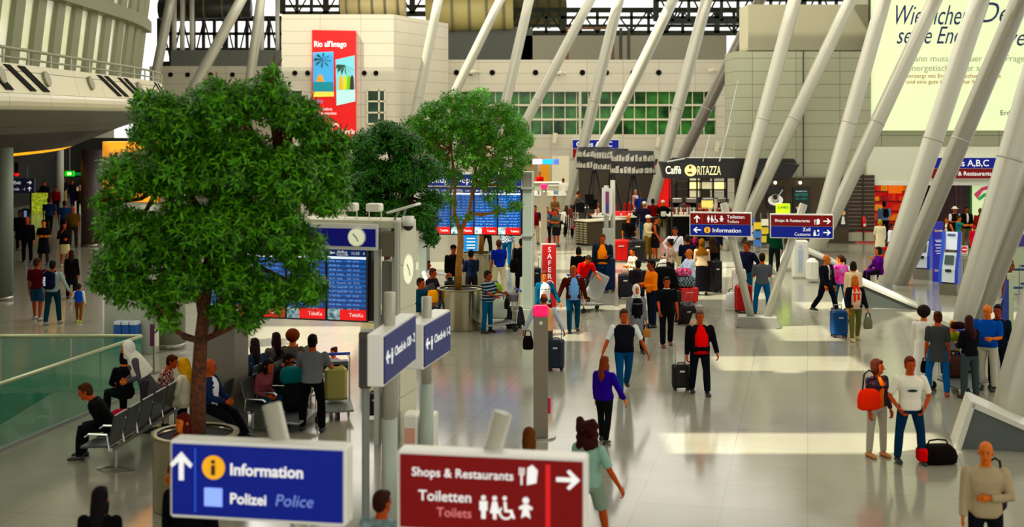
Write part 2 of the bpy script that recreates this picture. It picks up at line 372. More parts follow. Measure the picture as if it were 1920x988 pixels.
def duct(p0, p1, r, col, label, s0=24.5):
    a, b = pt(*p0, s0), pt(*p1, s0); L_ = (b-a)
    t = thing('ventilation_duct', label, 'duct', a)
    q = MB(); q.tube([(0, 0, 0), L_], r, 20); q.build('duct_tube', mat(col, .45), t, True)
    q = MB()
    for k in range(5): c = L_*((k+.5)/5); d = L_.normalized()*.08; q.tube([c-d, c+d], r*1.06, 20)
    q.build('duct_flange', mat('#7c7760', .5), t, True)
duct((800, 22), (962, 18), 1.5, '#b9ad7a', 'fat cream ventilation duct above the dark plant room', 25.2)
duct((955, 26), (1062, 24), 1.2, '#8f855a', 'dull yellow ventilation duct right of the cream one', 23.0)
duct((640, 14), (760, 8), 1.0, '#cdbf92', 'pale curved duct lying above the poster block', 25.5)
duct((300, 18), (470, 14), .8, '#3d3f38', 'dark pipe crossing above the rear wall', 24.6)
for k, (px, w_) in enumerate(((327, 9), (342, 9), (360, 9), (490, 11), (520, 8))):
    p = pt(px, 120, 25.0); q = MB(); q.cyl((0, 0), w_/25/2, 0, 5.2, 12)
    tag(q.build('steel_post', mat('#e8e6da', .5), None, True, p), 'white post behind the rear wall beside the lattice', 'post', 'white posts behind the rear wall')
for k, (pa, pb, c) in enumerate(((1064, 1090, '#6b4a2e'), (1165, 1180, '#3c3a2c'))):
    p = Vector((fx(pa), YF+.5, fz(112))); t = thing('pipe_stand', ['brown pipe portal standing on the far parapet', 'dark pipe portal on the parapet beside the brown one'][k], 'pipe frame', p)
    q = MB(); w_ = (pb-pa+ (60 if k == 0 else 0))/SF; h = 2.3; q.tube([(0, 0, 0), (0, 0, h), (w_, 0, h), (w_, 0, 0)], .12, 8); q.build('pipe', mat(c, .6), t)
# right-hand tiled wall, upper block and its cap
SR = 43.0; YR = F/SR
def rx(px): return (px-960)/SR
def rz(py): return EYE-(py-HZ)/SR
struct(MB().b2(rx(1383), rx(1640), YR+.6, YR+3.5, rz(335), rz(95)).build('wall_right', M_WALL3))
struct(MB().b2(rx(1412), rx(1640), YR+1.2, YR+3.5, rz(92), rz(4)).build('wall_upper', mat('#8e8a74', .6)))
struct(MB().b2(rx(1640), rx(1990), YR+.9, YR+3.5, rz(300), rz(-60)).build('wall_side', mat('#9b9c84', .55, 0, 0, 'panel', '#55584a', 1.0)))
struct(MB().b2(rx(1630), rx(1990), YR+.3, YR+.9, rz(348), rz(276)).build('wall_band', mat('#dfe0cb', .5)))
struct(MB().b2(rx(1630), rx(1990), YR+.25, YR+.95, rz(348), rz(342)).build('trim_4', M_WHITE))
q = MB(); q.tube([(rx(1511), YR+.5, rz(330)), (rx(1511), YR+.5, rz(95))], .03, 6); struct(q.build('trim_5', mat('#3a3d33', .5)))
# billboard
t = thing('billboard', 'huge pale backlit billboard with blue handwriting behind the slanting tubes', 'billboard', (rx(1640), YR+.7, rz(245)))
bw, bh = rx(1985)-rx(1640), rz(-50)-rz(245)
MB().b2(0, bw, 0, .2, 0, bh).build('backlit_face', mat('#e3ecc4', .5, 0, .42), t)
MB().b2(-.06, 0, -.05, .2, 0, bh).build('frame_edge', mat('#3a3f30', .5), t)
HW = mat('#1b2a6e', .6); GT = mat('#aeb49a', .6)
def bp(px, py): return ((px-1640)/SR, -.01, (245-py)/SR)
text('Wie sicher', 1.25, HW, t, bp(1680, 44), shear=.4, sx=.6); text('De', 1.3, HW, t, bp(1846, 40), shear=.4, sx=.8)
text('seine Energ', 1.1, HW, t, bp(1688, 80), shear=.4, sx=.68); text('ver', 1.1, HW, t, bp(1897, 84), shear=.4, sx=.8)
text('dann muss sich fuer neue Fragen', .4, GT, t, bp(1715, 114)); text('energetisch sicher sein', .4, GT, t, bp(1710, 132))
text('versorgt mit Erdgas aus sicherer Quelle', .26, mat('#c07a50', .6), t, bp(1708, 145)); text('und eine gute Infrastruktur fuer alle', .26, mat('#c07a50', .6), t, bp(1708, 156))
text('Erdgas', .32, mat('#3c4030', .6), t, bp(1886, 216))
# gate sign over the shops
t = thing('gate_sign', 'blue and red overhead sign reading Gates A,B,C above the shops', 'sign', (rx(1745), YR+.05, rz(336)))
MB().b2(0, rx(1876)-rx(1745), 0, .25, 0, .95, .02).build('sign_box', M_SIGNW, t)
MB().b2(.05, rx(1876)-rx(1745)-.05, -.03, 0, .48, .93).build('blue_face', M_BLUE, t); MB().b2(.05, rx(1876)-rx(1745)-.05, -.03, 0, .03, .46).build('red_face', M_RED, t)
text('Gates A,B,C', .4, M_TXT, t, (.55, -.04, .57), bold=.008); text('Shops & Restaurants', .26, M_TXT, t, (.5, -.04, .16), bold=.006)
t = thing('gate_sign', 'small blue and red overhead sign on the far wall above the striped lamps', 'sign', (fx(1072), YF-.25, fz(296)))
MB().b2(0, 3.4, 0, .25, 0, 1.35, .02).build('sign_box', M_SIGNW, t); MB().b2(.05, 3.35, -.03, 0, .7, 1.3).build('blue_face', M_BLUE, t); MB().b2(.05, 3.35, -.03, 0, .03, .66).build('red_face', M_RED, t)
text('Gates A,B,C', .52, M_TXT, t, (.3, -.04, .82), bold=.01); text('Shops', .45, M_TXT, t, (.3, -.04, .18))
# room behind the shop fronts
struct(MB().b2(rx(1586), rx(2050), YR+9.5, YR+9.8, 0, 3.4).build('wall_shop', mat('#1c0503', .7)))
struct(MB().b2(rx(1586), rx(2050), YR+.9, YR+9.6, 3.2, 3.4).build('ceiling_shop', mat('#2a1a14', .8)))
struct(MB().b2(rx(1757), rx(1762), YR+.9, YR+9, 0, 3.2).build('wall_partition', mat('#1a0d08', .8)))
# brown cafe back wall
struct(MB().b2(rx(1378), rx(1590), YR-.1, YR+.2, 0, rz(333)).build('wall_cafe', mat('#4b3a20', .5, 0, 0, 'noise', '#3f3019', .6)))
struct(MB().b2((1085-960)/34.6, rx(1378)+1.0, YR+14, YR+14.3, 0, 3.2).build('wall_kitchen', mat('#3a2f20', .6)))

# ------------------------------------------------------------------ left gallery (mezzanine) swept along the hall
def mz(X, Y): return (X-.06*Y, Y)
YM0, YM1 = 24.0, 64.0
def sweep(prof, name, m, par=None, y0=YM0, y1=YM1, n=16, closed=True):
    rings = []
    for k in range(n+1):
        Y = y0+(y1-y0)*k/n; bend = 0.0 if Y < 52 else -((Y-52)/12)**2*1.2
        rings.append([(X-.06*Y+bend, Y, z) for X, z in prof])
    q = MB(); q.loft(rings, closed); return fix_normals(q.build(name, m, par))
struct(sweep([(-11.45, 6.2), (-11.75, 7.04), (-12.2, 7.04), (-12.0, 6.2)], 'trim_6', mat('#c9c3a6', .5, 0, 0, 'panel', '#7d7a66', .8)))
tube_prof = [(-11.55+.24*math.cos(a), 5.97+.25*math.sin(a)) for a in (2*PI*k/12 for k in range(12))]
o = struct(sweep(tube_prof, 'trim_7', mat('#bdb79c', .35, 0, 0, 'panel', '#6c6955', .7)))
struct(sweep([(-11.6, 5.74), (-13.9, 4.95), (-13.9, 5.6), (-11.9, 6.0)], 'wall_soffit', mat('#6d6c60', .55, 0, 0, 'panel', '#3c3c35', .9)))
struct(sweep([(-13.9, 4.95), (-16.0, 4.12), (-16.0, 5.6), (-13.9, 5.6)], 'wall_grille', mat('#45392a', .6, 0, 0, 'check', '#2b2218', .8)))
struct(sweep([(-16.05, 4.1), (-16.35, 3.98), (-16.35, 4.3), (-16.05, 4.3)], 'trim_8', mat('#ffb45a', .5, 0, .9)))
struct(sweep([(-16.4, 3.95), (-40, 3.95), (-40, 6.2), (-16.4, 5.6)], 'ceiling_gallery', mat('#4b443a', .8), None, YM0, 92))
struct(sweep([(-12.2, 6.5), (-40, 6.5), (-40, 7.0), (-12.2, 7.0)], 'floor_gallery', mat('#8c8874', .7)))
# slotted and round vents on the fascia
def on_fascia(Y, z): 
    X = -11.45-(z-6.2)*.357; return Vector((X-.06*Y, Y, z))
def fascia_y(px): return 28250.0/(960-px-150)*.998
for k, (pa, pb, w_) in enumerate(((-22, 12, 14), (17, 58, 11), (43, 82, 12), (190, 222, 7), (203, 235, 7), (228, 257, 5), (239, 266, 6), (307, 331, 3), (318, 340, 3))):
    q = MB(); vs = []
    for px, z in ((pa, 6.98), (pa+w_, 6.98), (pb+w_, 6.27), (pb, 6.27)):
        Y = (28625+840*(z-6.2)*.42)/(810-px); bend = 0 if Y < 52 else ((Y-52)/12)**2*1.2; v = on_fascia(Y, z); v.x -= bend; vs.append(v)
    q.add([v+Vector((.035, 0, .01)) for v in vs]+[v-Vector((.1, 0, 0)) for v in vs], [(0, 1, 2, 3), (7, 6, 5, 4), (0, 4, 5, 1), (1, 5, 6, 2), (2, 6, 7, 3), (3, 7, 4, 0)])
    tag(fix_normals(q.build('slot_vent', M_DARK)), 'dark slanted slot vent in the cream gallery fascia', 'vent', 'slot vents along the gallery')
for k, px in enumerate((22, 105, 186, 275)):
    Y = fascia_y(px); c = on_fascia(Y, 6.65); q = MB(); q.tube([c, c+Vector((.1, 0, .03))], .24, 16)
    tag(q.build('round_vent', mat('#8d8a74', .5)), 'grey round vent in the cream gallery fascia', 'vent', 'round vents along the gallery')
# gallery rail
t = thing('gallery_rail', 'pale metal handrail along the gallery edge', 'railing', (0, 0, 7.04))
def rail_part(X, z, r, name):
    q = MB(); q.tube([(X-.06*Y-(0 if Y < 52 else ((Y-52)/12)**2*1.2), Y, z) for Y in (24, 30, 36, 42, 48, 52, 56, 60, 63)], r, 8); q.build(name, mat('#85866c', .5), t, True)
rail_part(-11.75, .42, .05, 'handrail'); rail_part(-11.75, .16, .035, 'lower_rail')
for k in range(17):
    Y = 25+k*2.3; Xb = -11.75-.06*Y-(0 if Y < 52 else ((Y-52)/12)**2*1.2); MB().tube([(Xb, Y, 0), (Xb, Y, .42)], .04, 6).build('baluster', M_LGREY, t)
# glazed upper storey above the gallery
struct(sweep([(-13.0, 7.0), (-12.4, 12.5), (-12.6, 12.5), (-13.2, 7.0)], 'window_4', mat('#dfe2b8', .25, 0, .22, 'noise', '#fbf8e6', .12), None, 24, 62))
for k in range(17):
    Y = 25+k*2.2; bend = 0 if Y < 52 else ((Y-52)/12)**2*1.2
    q = MB(); q.add([(-13.0-.06*Y-bend+dx_, Y+dy_, 7.0) for dx_, dy_ in ((0, 0), (.16, .05), (.16, .8), (0, .8))]+[(-12.3-.06*Y-bend+dx_, Y+dy_, 12.5) for dx_, dy_ in ((0, 0), (.12, .05), (.12, .8), (0, .8))],
        [(0, 1, 5, 4), (1, 2, 6, 5), (2, 3, 7, 6), (3, 0, 4, 7), (4, 5, 6, 7), (3, 2, 1, 0)])
    struct(q.build('trim_%d' % (20+k), mat('#84866c', .55)))
struct(sweep([(-12.2, 9.4), (-12.2, 9.9), (-13.2, 9.9), (-13.2, 9.4)], 'trim_9', mat('#6f7350', .5), None, 24, 62))
# lower hall under the gallery
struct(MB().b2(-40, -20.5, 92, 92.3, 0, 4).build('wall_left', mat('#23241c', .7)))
struct(MB().b2(-34.3, -34, -8, 114, 0, 16).build('wall_light_block', mat('#8a8672', .8)))  # unseen wall added to block sky light and darken the left side
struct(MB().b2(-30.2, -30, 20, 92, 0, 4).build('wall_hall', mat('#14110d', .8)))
for k, (px, py, s_, w_, h_, c, e) in enumerate(((75, 385, 33, 34, 50, '#7f9a2e', .35), (150, 372, 30, 26, 46, '#b7b79a', .3), (120, 326, 28.5, 70, 8, '#1f8a48', .5), (48, 412, 44, 10, 38, '#86a0c8', .35))):
    p = pt(px, py, s_); q = MB(); q.b2(-w_/s_/2, w_/s_/2, 0, .1, -h_/s_/2, h_/s_/2)
    t = thing('lit_display', ['yellow green lit display window deep in the left hall', 'pale lit shop window at the back of the left hall', 'long green lit panel under the left hall ceiling', 'slim pale blue lit panel in the left hall'][k], 'display window', p)
    q.build('lit_panel', mat(c, .4, 0, e, 'noise', '#d8e070' if k == 0 else c, 1.2), t)
    f_ = MB()
    for x in (-w_/s_/2, w_/s_/2): f_.b2(x-.04, x+.04, -.05, .12, -h_/s_/2, h_/s_/2)
    for z in (-h_/s_/2, h_/s_/2): f_.b2(-w_/s_/2, w_/s_/2, -.05, .12, z-.04, z+.04)
    f_.build('frame', M_DARK, t)
def column(px, s_, r, z1, colr, label, grp=None):
    p = pt(px, HZ+EYE*s_, s_); t = thing('round_column', label, 'column', (p.x, p.y, 0), 0, grp)
    MB().cyl((0, 0), r, 0, z1, 40).build('shaft', mat(colr, .5), t, True)
    MB().cyl((0, 0), r*1.02, 0, .12, 40).build('base_ring', M_STEEL, t, True)
column(8, 62, .26, 4.6, '#6f7667', 'grey green round column at the near end of the left hall')
column(112, 33, .22, 4.0, '#9c9c90', 'slim pale round column among the walkers in the left hall')
column(172, 44, .44, 4.1, '#4b3f3c', 'thick dark round column beside the yellow pylon')
column(320, 78, .35, 3.95, '#8b8d7e', 'broad pale round column behind the seated family')
# exit sign etc. in the left hall
p = pt(24, 362, 44); t = thing('exit_sign', 'navy hanging sign reading Exit and Arrivals in the left hall', 'sign', (p.x-.7, p.y, p.z))
MB().b2(0, 1.62, 0, .15, 0, .62, .02).build('sign_box', mat('#060b33', .4, 0, .2), t)
text('- Exit', .2, M_TXT, t, (.62, -.02, .38), bold=.006); text('Arrivals', .17, M_TXT, t, (.45, -.02, .12)); text('-1', .16, M_TXT, t, (1.12, -.02, .12))
MB().tube([(.3, .07, .6), (.3, .07, 1.1)], .02, 6).build('hanger', M_GREY, t); MB().tube([(1.3, .07, .6), (1.3, .07, 1.1)], .02, 6).build('hanger', M_GREY, t)
def arrow(par, x, z, sz, ang, y=-.03, m=None, name='arrow'):
    q = MB(); w = sz*.09
    def R(a, b): c, s_ = math.cos(ang), math.sin(ang); return (x+a*c-b*s_, z+a*s_+b*c)
    q.prism([R(-sz/2, -w), (R(sz*.3, -w)), R(sz*.3, w), R(-sz/2, w)], y, y+.012)
    q.prism([R(sz/2, 0), R(sz*.06, sz*.42), R(-.06*sz, sz*.34), R(sz*.24, 0), R(-.06*sz, -sz*.34), R(sz*.06, -sz*.42)], y, y+.012)
    return fix_normals(q.build(name, m or M_TXT, par))
arrow(t, 1.42, .45, .2, 0); arrow(t, 1.42, .18, .2, PI/2)
p = pt(130, 330, 36); t = thing('emergency_sign', 'small green lit emergency exit box in the left hall', 'sign', p)
MB().tube([(0, .06, .25), (0, .06, 4.0-p.z)], .02, 6).build('hanger', M_GREY, t); MB().b2(-.25, .25, 0, .12, -.02, .26, .02).build('lamp_box', mat('#14a028', .4, 0, 1.4), t); MB().b2(-.1, .1, -.01, 0, .05, .2).build('pictogram', mat('#c9ffb0', .4, 0, 1.6), t)
p = pt(31, 327, 44); t = thing('ceiling_lamp', 'small red ceiling lamp above the navy exit sign', 'lamp', p); MB().ell((0, 0, 0), (.1, .1, .08), 12, 8).build('bulb', mat('#d00010', .4, 0, 1.2), t, True); MB().cyl((0, 0), .07, .06, .5, 12).build('mount', M_DARK, t)
# glass balustrade round the stair opening
t = thing('glass_balustrade', 'green glass balustrade round the stair opening on the left', 'railing', (0, 0, 0))
GL = glass_mat('#1f8a63', .42)
cn = ground(265, 734); lf = Vector((-13.2, cn.y+.05, 0)); nr = Vector((-9.2, 18.2, 0)); 
def run(a, b, n, nm):
    a, b = Vector(a), Vector(b); d = (b-a)/n; ang = math.atan2(d.y, d.x); R = Matrix.Rotation(ang, 3, 'Z')
    for k in range(n):
        c = a+d*(k+.5); MB().box((c.x, c.y, .56), (d.length-.03, .02, 1.06), R).build('glass_panel', GL, t)
    q = MB(); q.tube([a+Vector((0, 0, 1.12)), b+Vector((0, 0, 1.12))], .035, 8); q.build(nm, mat('#a7ae8a', .35, .4), t, True)
    c = (a+b)/2; MB().box((c.x, c.y, .03), ((b-a).length, .09, .06), R).build('base_rail', M_GREY, t)
run(lf, cn, 4, 'handrail'); run(cn, (-9.2, 19.0, 0), 5, 'handrail')
# dark stair floor inside
o = MB().b2(-13.2, -9.25, 18.5, 26.8, .004, .012).build('floor_stairwell', mat('#1d3a28', .3)); struct(o)

# ================================================================== SLANTING ROOF TUBES AND THEIR PLINTHS
def strut(name_lab, base, top, s, s_top=None, dark=None, r=None):
    s_top = s_top or s
    a = pt(base[0], base[1], s); b = pt(top[0], top[1], s_top)
    r = r or .39
    t = thing('roof_strut', name_lab, 'strut', a)
    d = b-a; q = MB(); q.tube([(0, 0, 0), d*.03, d*.12, d*.5, d*.9, d*1.12], [r*.62, r*.8, r*.93, r*1.03, r, r*.95], 28); q.build('tube', dark or M_STRUT, t, True)
    u = d.normalized(); q = MB(); q.tube([u*.0-u*.1, u*.22], [r*.8, r*.86], 20); q.build('foot_collar', M_GREY, t, True)
    q = MB(); q.tube([d*.52-u*.03, d*.52+u*.03], r*1.06, 28); q.build('weld_ring', mat('#a9a69a', .4), t, True)
    return t
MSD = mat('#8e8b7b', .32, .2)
strut('slanting white tube at the far right edge rising from the near wedge plinth', (1880, 805), (2120, 0), 108, None, None, .33)
strut('left tube of the pair rising behind the shopping family at the right', (1800, 620), (1980, 0), 72.5, None, None, .32)
strut('right tube of the pair rising behind the shopping family at the right', (1822, 622), (2062, 0), 70.5, None, MSD, .32)
strut('left tube of the pair behind the seated woman in purple', (1655, 545), (1837, 0), 58.5, None, None, .31)
strut('right tube of the pair behind the seated woman in purple', (1680, 548), (1913, 0), 57, None, MSD, .31)
strut('left tube of the pair in front of the brown roller shutter', (1522, 478), (1657, 0), 47, None, None, .3)
strut('right tube of the pair in front of the brown roller shutter', (1528, 478), (1753, 0), 46, None, None, .3)
strut('left tube of the pair rising behind the toilets sign', (1366, 464), (1490, 0), 44.6, None, None, .28)
strut('right tube of the pair rising behind the toilets sign', (1374, 464), (1595, 0), 43.8, None, None, .28)
strut('left tube of the pair standing beside the cafe name board', (1211, 425), (1325, 0), 38, None, None, .29)
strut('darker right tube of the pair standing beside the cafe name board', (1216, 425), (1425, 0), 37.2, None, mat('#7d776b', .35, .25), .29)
strut('left tube of the pair rising behind the striped lamp shades', (1064, 395), (1160, 0), 34, None, None, .3)
strut('right tube of the pair rising behind the striped lamp shades', (1070, 395), (1262, 0), 33.2, None, None, .3)
strut('left tube rising between the third tree and the window band', (903, 390), (992, 0), 31, None, None, .3)
strut('right tube rising between the third tree and the window band', (900, 390), (1107, 0), 30.4, None, None, .3)
strut('left tube in front of the dark side of the poster block', (744, 378), (822, 0), 29, None, None, .3)
strut('right tube in front of the dark side of the poster block', (752, 378), (938, 0), 28.3, None, None, .3)
strut('upright tube at the rear wall, right one of three', (440, 360), (489, 0), 27, None, None, .33)
strut('leaning middle tube at the rear wall', (258, 360), (452, 0), 27.5, None, None, .36)
strut('upright tube at the rear wall beside the gallery end', (248, 360), (320, 0), 27, None, None, .33)
strut('short tube peeping over the glazed gallery front', (225, 120), (262, -30), 27.6, None, None, .3)
def wedge(label, tl, tr, bl_y, s, depth=1.1):
    a = pt(tl[0], tl[1], s); b = pt(tr[0], tr[1], s); zt = a.z
    t = thing('strut_plinth', label, 'plinth', (a.x, a.y, 0), -math.radians(13)); L_ = b.x-a.x
    q = MB(); q.prism([(-.2, 0), (L_, 0), (L_, max(b.z, .04)), (.05, zt-.06)], 0, depth); fix_normals(q.build('plinth_body', mat('#565c56', .45), t))
    q = MB(); q.prism([(0, zt-.1), (L_+.02, max(b.z, .04)-.03), (L_+.02, max(b.z, .04)+.03), (.02, zt)], -.05, depth+.05); fix_normals(q.build('top_slab', mat('#c9c8ba', .4), t))
    q = MB(); q.prism([(-.27, 0), (-.17, 0), (.06, zt-.03), (-.02, zt)], -.05, depth+.05); fix_normals(q.build('end_slab', mat('#c9c8ba', .4), t))
wedge('large grey wedge plinth with white edges nearest on the right', (1822, 752), (2010, 838), 848, 112, .75)
wedge('grey wedge plinth on which the woman in purple sits', (1598, 520), (1716, 577), 588, 64.5)
wedge('low grey wedge plinth by the white door cut-out', (1500, 463), (1606, 512), 515, 53.6)
wedge('grey wedge plinth mostly hidden behind the group with luggage', (1752, 594), (1862, 652), 655, 77)

# ================================================================== WAYFINDING SIGNS
def pictos(par, kinds, x, z, h, y=-.03, m=None):
    m = m or M_TXT
    for kd in kinds:
        q = MB()
        if kd in 'mw':
            q.disc((x, y, z+h*.88), h*.1, .01, 14)
            if kd == 'm': q.prism([(x-h*.17, z+h*.74), (x-h*.17, z+h*.35), (x-h*.09, z+h*.35), (x-h*.09, z), (x+h*.09, z), (x+h*.09, z+h*.35), (x+h*.17, z+h*.35), (x+h*.17, z+h*.74)], y, y+.01)
            else: q.prism([(x-h*.1, z+h*.74), (x-h*.2, z+h*.25), (x-h*.07, z+h*.25), (x-h*.07, z), (x+h*.07, z), (x+h*.07, z+h*.25), (x+h*.2, z+h*.25), (x+h*.1, z+h*.74)], y, y+.01)
            adv = .48
        elif kd == 'c':      # wheelchair
            q.disc((x-h*.05, y, z+h*.9), h*.09, .01, 12); q.prism([(x-h*.1, z+h*.75), (x+h*.02, z+h*.75), (x+h*.05, z+h*.42), (x+h*.25, z+h*.42), (x+h*.4, z+h*.08), (x+h*.3, z+h*.05), (x+h*.18, z+h*.32), (x-h*.06, z+h*.32)], y, y+.01)
            n = 18; a0 = PI*.75; R0, R1 = h*.3, h*.22
            ring = [(x+math.cos(a0+k*1.4*PI/n)*R0, z+h*.3+math.sin(a0+k*1.4*PI/n)*R0) for k in range(n+1)]+[(x+math.cos(a0+k*1.4*PI/n)*R1, z+h*.3+math.sin(a0+k*1.4*PI/n)*R1) for k in range(n, -1, -1)]
            q.prism(ring, y, y+.01); adv = .85
        elif kd == 'b':      # baby
            q.disc((x, y, z+h*.85), h*.14, .01, 12); q.prism([(x-h*.3, z+h*.55), (x-h*.1, z+h*.68), (x+h*.1, z+h*.68), (x+h*.3, z+h*.55), (x+h*.25, z+h*.45), (x+h*.12, z+h*.5), (x+h*.2, z+h*.1), (x, z+h*.22), (x-h*.2, z+h*.1), (x-h*.12, z+h*.5), (x-h*.25, z+h*.45)], y, y+.01); adv = .7
        elif kd == 'g':      # shop and cutlery
            for k in range(3): q.prism([(x-h*.42+k*h*.1, z+h*.45), (x-h*.37+k*h*.1, z+h*.45), (x-h*.37+k*h*.1, z+h*.8), (x-h*.42+k*h*.1, z+h*.8)], y, y+.01)
            q.prism([(x-h*.34, z), (x-h*.26, z), (x-h*.26, z+h*.5), (x-h*.34, z+h*.5)], y, y+.01)
            q.prism([(x-h*.05, z), (x+h*.4, z+h*.12), (x+h*.46, z+h*.7), (x+h*.2, z+h*.95), (x-h*.02, z+h*.8)], y, y+.01); adv = 1.0
        else:                # customs officer and suitcase
            q.disc((x-h*.2, y, z+h*.7), h*.12, .01, 12); q.disc((x+h*.3, y, z+h*.75), h*.16, .01, 12); q.prism([(x-h*.4, z), (x-h*.05, z), (x, z+h*.3), (x-h*.1, z+h*.55), (x-h*.35, z+h*.55)], y, y+.01)
            q.prism([(x+h*.05, z+h*.05), (x+h*.45, z+h*.05), (x+h*.45, z+h*.45), (x+h*.38, z+h*.45), (x+h*.38, z+h*.12), (x+h*.05, z+h*.12)], y, y+.01); adv = 1.0
        o = q.build('pictogram', m, par); x += h*adv
def info_dot(par, x, z, r):
    q = MB(); q.disc((x, -.03, z), r, .012, 28); fix_normals(q.build('info_symbol', M_YEL, par))
    q = MB(); q.disc((x, -.045, z+r*.5), r*.17, .012, 12); q.prism([(x-r*.15, z-r*.6), (x+r*.15, z-r*.6), (x+r*.15, z+r*.2), (x-r*.15, z+r*.2)], -.045, -.033); q.build('info_letter', mat('#2a2400', .5), par)
def panel(par, x0, z0, W, H, yaw, faces):
    """a sign box; faces = [(z0, z1, material)]; returns an Empty-free part carrying sub-parts in its own frame"""
    q = MB(); q.b2(0, W, 0, .2, 0, H, .015); o = q.build('sign_panel', M_SIGNW, par); o.location = (x0, 0, z0); o.rotation_euler = (0, 0, yaw)
    for a, b, m in faces: MB().b2(.03, W-.03, -.02, .0, a, b).build('coloured_face', m, o)
    return o
YAW = -math.radians(10)
# --- mid pair
def vpost(t, feet, caps, zb, r, zcap, m=M_STRUT):
    for (fx_, cx_) in zip(feet, caps):
        d = Vector((cx_-fx_, 0, zcap-zb)); q = MB(); q.tube([(fx_, .1, zb), Vector((fx_, .1, zb))+d], r, 20); q.build('leaning_leg', m, t, True)
s = 71.0; b = ground(1420, 613)
t = thing('wayfinding_signpost', 'two sign panels on leaning legs, toilets and information left, shops and customs right', 'signpost', (b.x, b.y, 0), YAW)
q = MB(); q.prism([(-.55, .02), (-.4, 0), (.45, 0), (.58, .02), (.5, .28), (-.5, .28)], -.25, .35); fix_normals(q.build('base', mat('#8f8f85', .4), t))
vpost(t, [-.13, .2], [-.88, 1.2], .1, .1, 3.25)
o = panel(t, (1295-1420)/70.5, 3.02-.64, 1.63, .64, 0, [(.03, .315, M_BLUE), (.325, .61, M_RED)]); o.location.y = -.12
arrow(o, .2, .465, .2, PI/2); arrow(o, .2, .17, .2, PI); pictos(o, 'mwcb', .5, .37, .19)
text('Toiletten', .125, M_TXT, o, (.98, -.03, .485), bold=.003); text('Toilets', .115, M_TXT, o, (.98, -.03, .365)); info_dot(o, .47, .17, .085); text('Information', .16, M_TXT, o, (.6, -.03, .115), bold=.005)
MB().b2(.325, .335, -.026, -.02, .36, .59).build('divider', M_LRED, o); MB().b2(.325, .335, -.026, -.02, .06, .28).build('divider', M_LBLUE, o)
o = panel(t, (1443-1420)/70.5, 3.02-.66, 1.63, .64, 0, [(.03, .315, M_BLUE), (.325, .61, M_RED)]); o.location.y = -.12
arrow(o, 1.46, .465, .19, 0); arrow(o, 1.46, .17, .19, 0); text('Shops & Restaurants', .108, M_TXT, o, (1.02, -.03, .435), align='RIGHT', bold=.003); pictos(o, 'g', 1.2, .37, .17)
text('Zoll', .125, M_TXT, o, (1.04, -.03, .2), align='RIGHT', bold=.004); text('Customs', .115, M_TXT, o, (1.04, -.03, .08), align='RIGHT'); pictos(o, 'z', 1.18, .08, .18)
MB().b2(1.33, 1.34, -.026, -.02, .36, .59).build('divider', M_LRED, o); MB().b2(1.33, 1.34, -.026, -.02, .06, .28).build('divider', M_LBLUE, o)
# --- near pair
s = 216.0; b = pt(705, HZ+EYE*s, s)
t = thing('wayfinding_signpost', 'blurred blue information and police sign with red shops sign, closest to the camera', 'signpost', (b.x, b.y, 0), YAW)
q = MB(); q.prism([(-.55, .02), (-.4, 0), (.45, 0), (.58, .02), (.5, .28), (-.5, .28)], -.25, .35); fix_normals(q.build('base', mat('#8f8f85', .4), t))
c_, s_ = math.cos(YAW), math.sin(YAW)
vpost(t, [-.25, .25], [-.99, 1.1], .1, .085, 3.03)
o = panel(t, -1.85, 2.73-.68, 1.62, .68, 0, [(.03, .65, M_BLUE)]); o.location.y = -.12
arrow(o, .12, .46, .25, PI/2); info_dot(o, .42, .46, .105); text('Information', .142, M_TXT, o, (.57, -.03, .405), bold=.01)
MB().b2(.335, .5, -.03, -.02, .12, .28).build('police_symbol', mat('#8ea6ff', .4, 0, .6), o); text('Polizei', .13, M_TXT, o, (.57, -.03, .155), bold=.008); text('Police', .145, mat('#7f93d8', .4, 0, .3), o, (.98, -.03, .155), shear=.2)
MB().b2(.245, .255, -.03, -.02, .06, .62).build('divider', M_LBLUE, o)
o = panel(t, .22, 2.73-.68, 1.63, .68, 0, [(.03, .65, M_RED)]); o.location.y = -.12
arrow(o, 1.48, .5, .2, 0); text('Shops & Restaurants', .106, M_TXT, o, (1.02, -.03, .475), align='RIGHT', bold=.003); pictos(o, 'g', 1.14, .44, .18)
text('Toiletten', .125, M_TXT, o, (.66, -.03, .27), align='RIGHT', bold=.003); text('Toilets', .11, mat('#e08a8a', .4, 0, .3), o, (.66, -.03, .14), align='RIGHT'); pictos(o, 'mwcb', .76, .14, .2)
MB().b2(1.29, 1.33, -.03, -.02, .06, .62).build('divider', M_LRED, o)
# --- two check-in signs seen from the side, each on an upright post
def side_sign(label, px, s, L_, txt, yaw, ztop, thick=.2, polecap=.4, px_pole=None, wide=True, zs=1.7):
    p = pt(px, HZ, s); t = thing('check_in_sign', label, 'sign', (p.x, p.y, 0), yaw)
    o = MB().b2(0, L_, 0, thick, ztop-.64, ztop, .012).build('sign_panel', M_SIGNW, t)
    MB().b2(.03, L_-.03, -.02, 0, ztop-.61, ztop-.03).build('coloured_face', mat('#14246e', .5, 0, .08), o)
    text(txt, .17, M_TXT, o, (.5, -.03, ztop-.35), bold=.004); arrow(o, .17, ztop-.3, .2, PI); 
    pictos(o, 'm', .38, ztop-.42, .2)
    xp = L_*.42
    MB().tube([(xp, thick/2, zs), (xp, thick/2, ztop+polecap)], .075, 18).build('post', M_STRUT, t, True); MB().tube([(xp, thick/2, 0), (xp, thick/2, zs)], .1, 18).build('post_sleeve', mat('#a9b0a4', .4), t, True)
    MB().cyl((xp, thick/2), .25, 0, .05, 20).build('foot_plate', M_STEEL, t)
    return t
def yaw_between(px0, s0, px1, s1):
    a, b = pt(px0, HZ, s0), pt(px1, HZ, s1); return math.atan2(b.y-a.y, b.x-a.x), (b-a).length
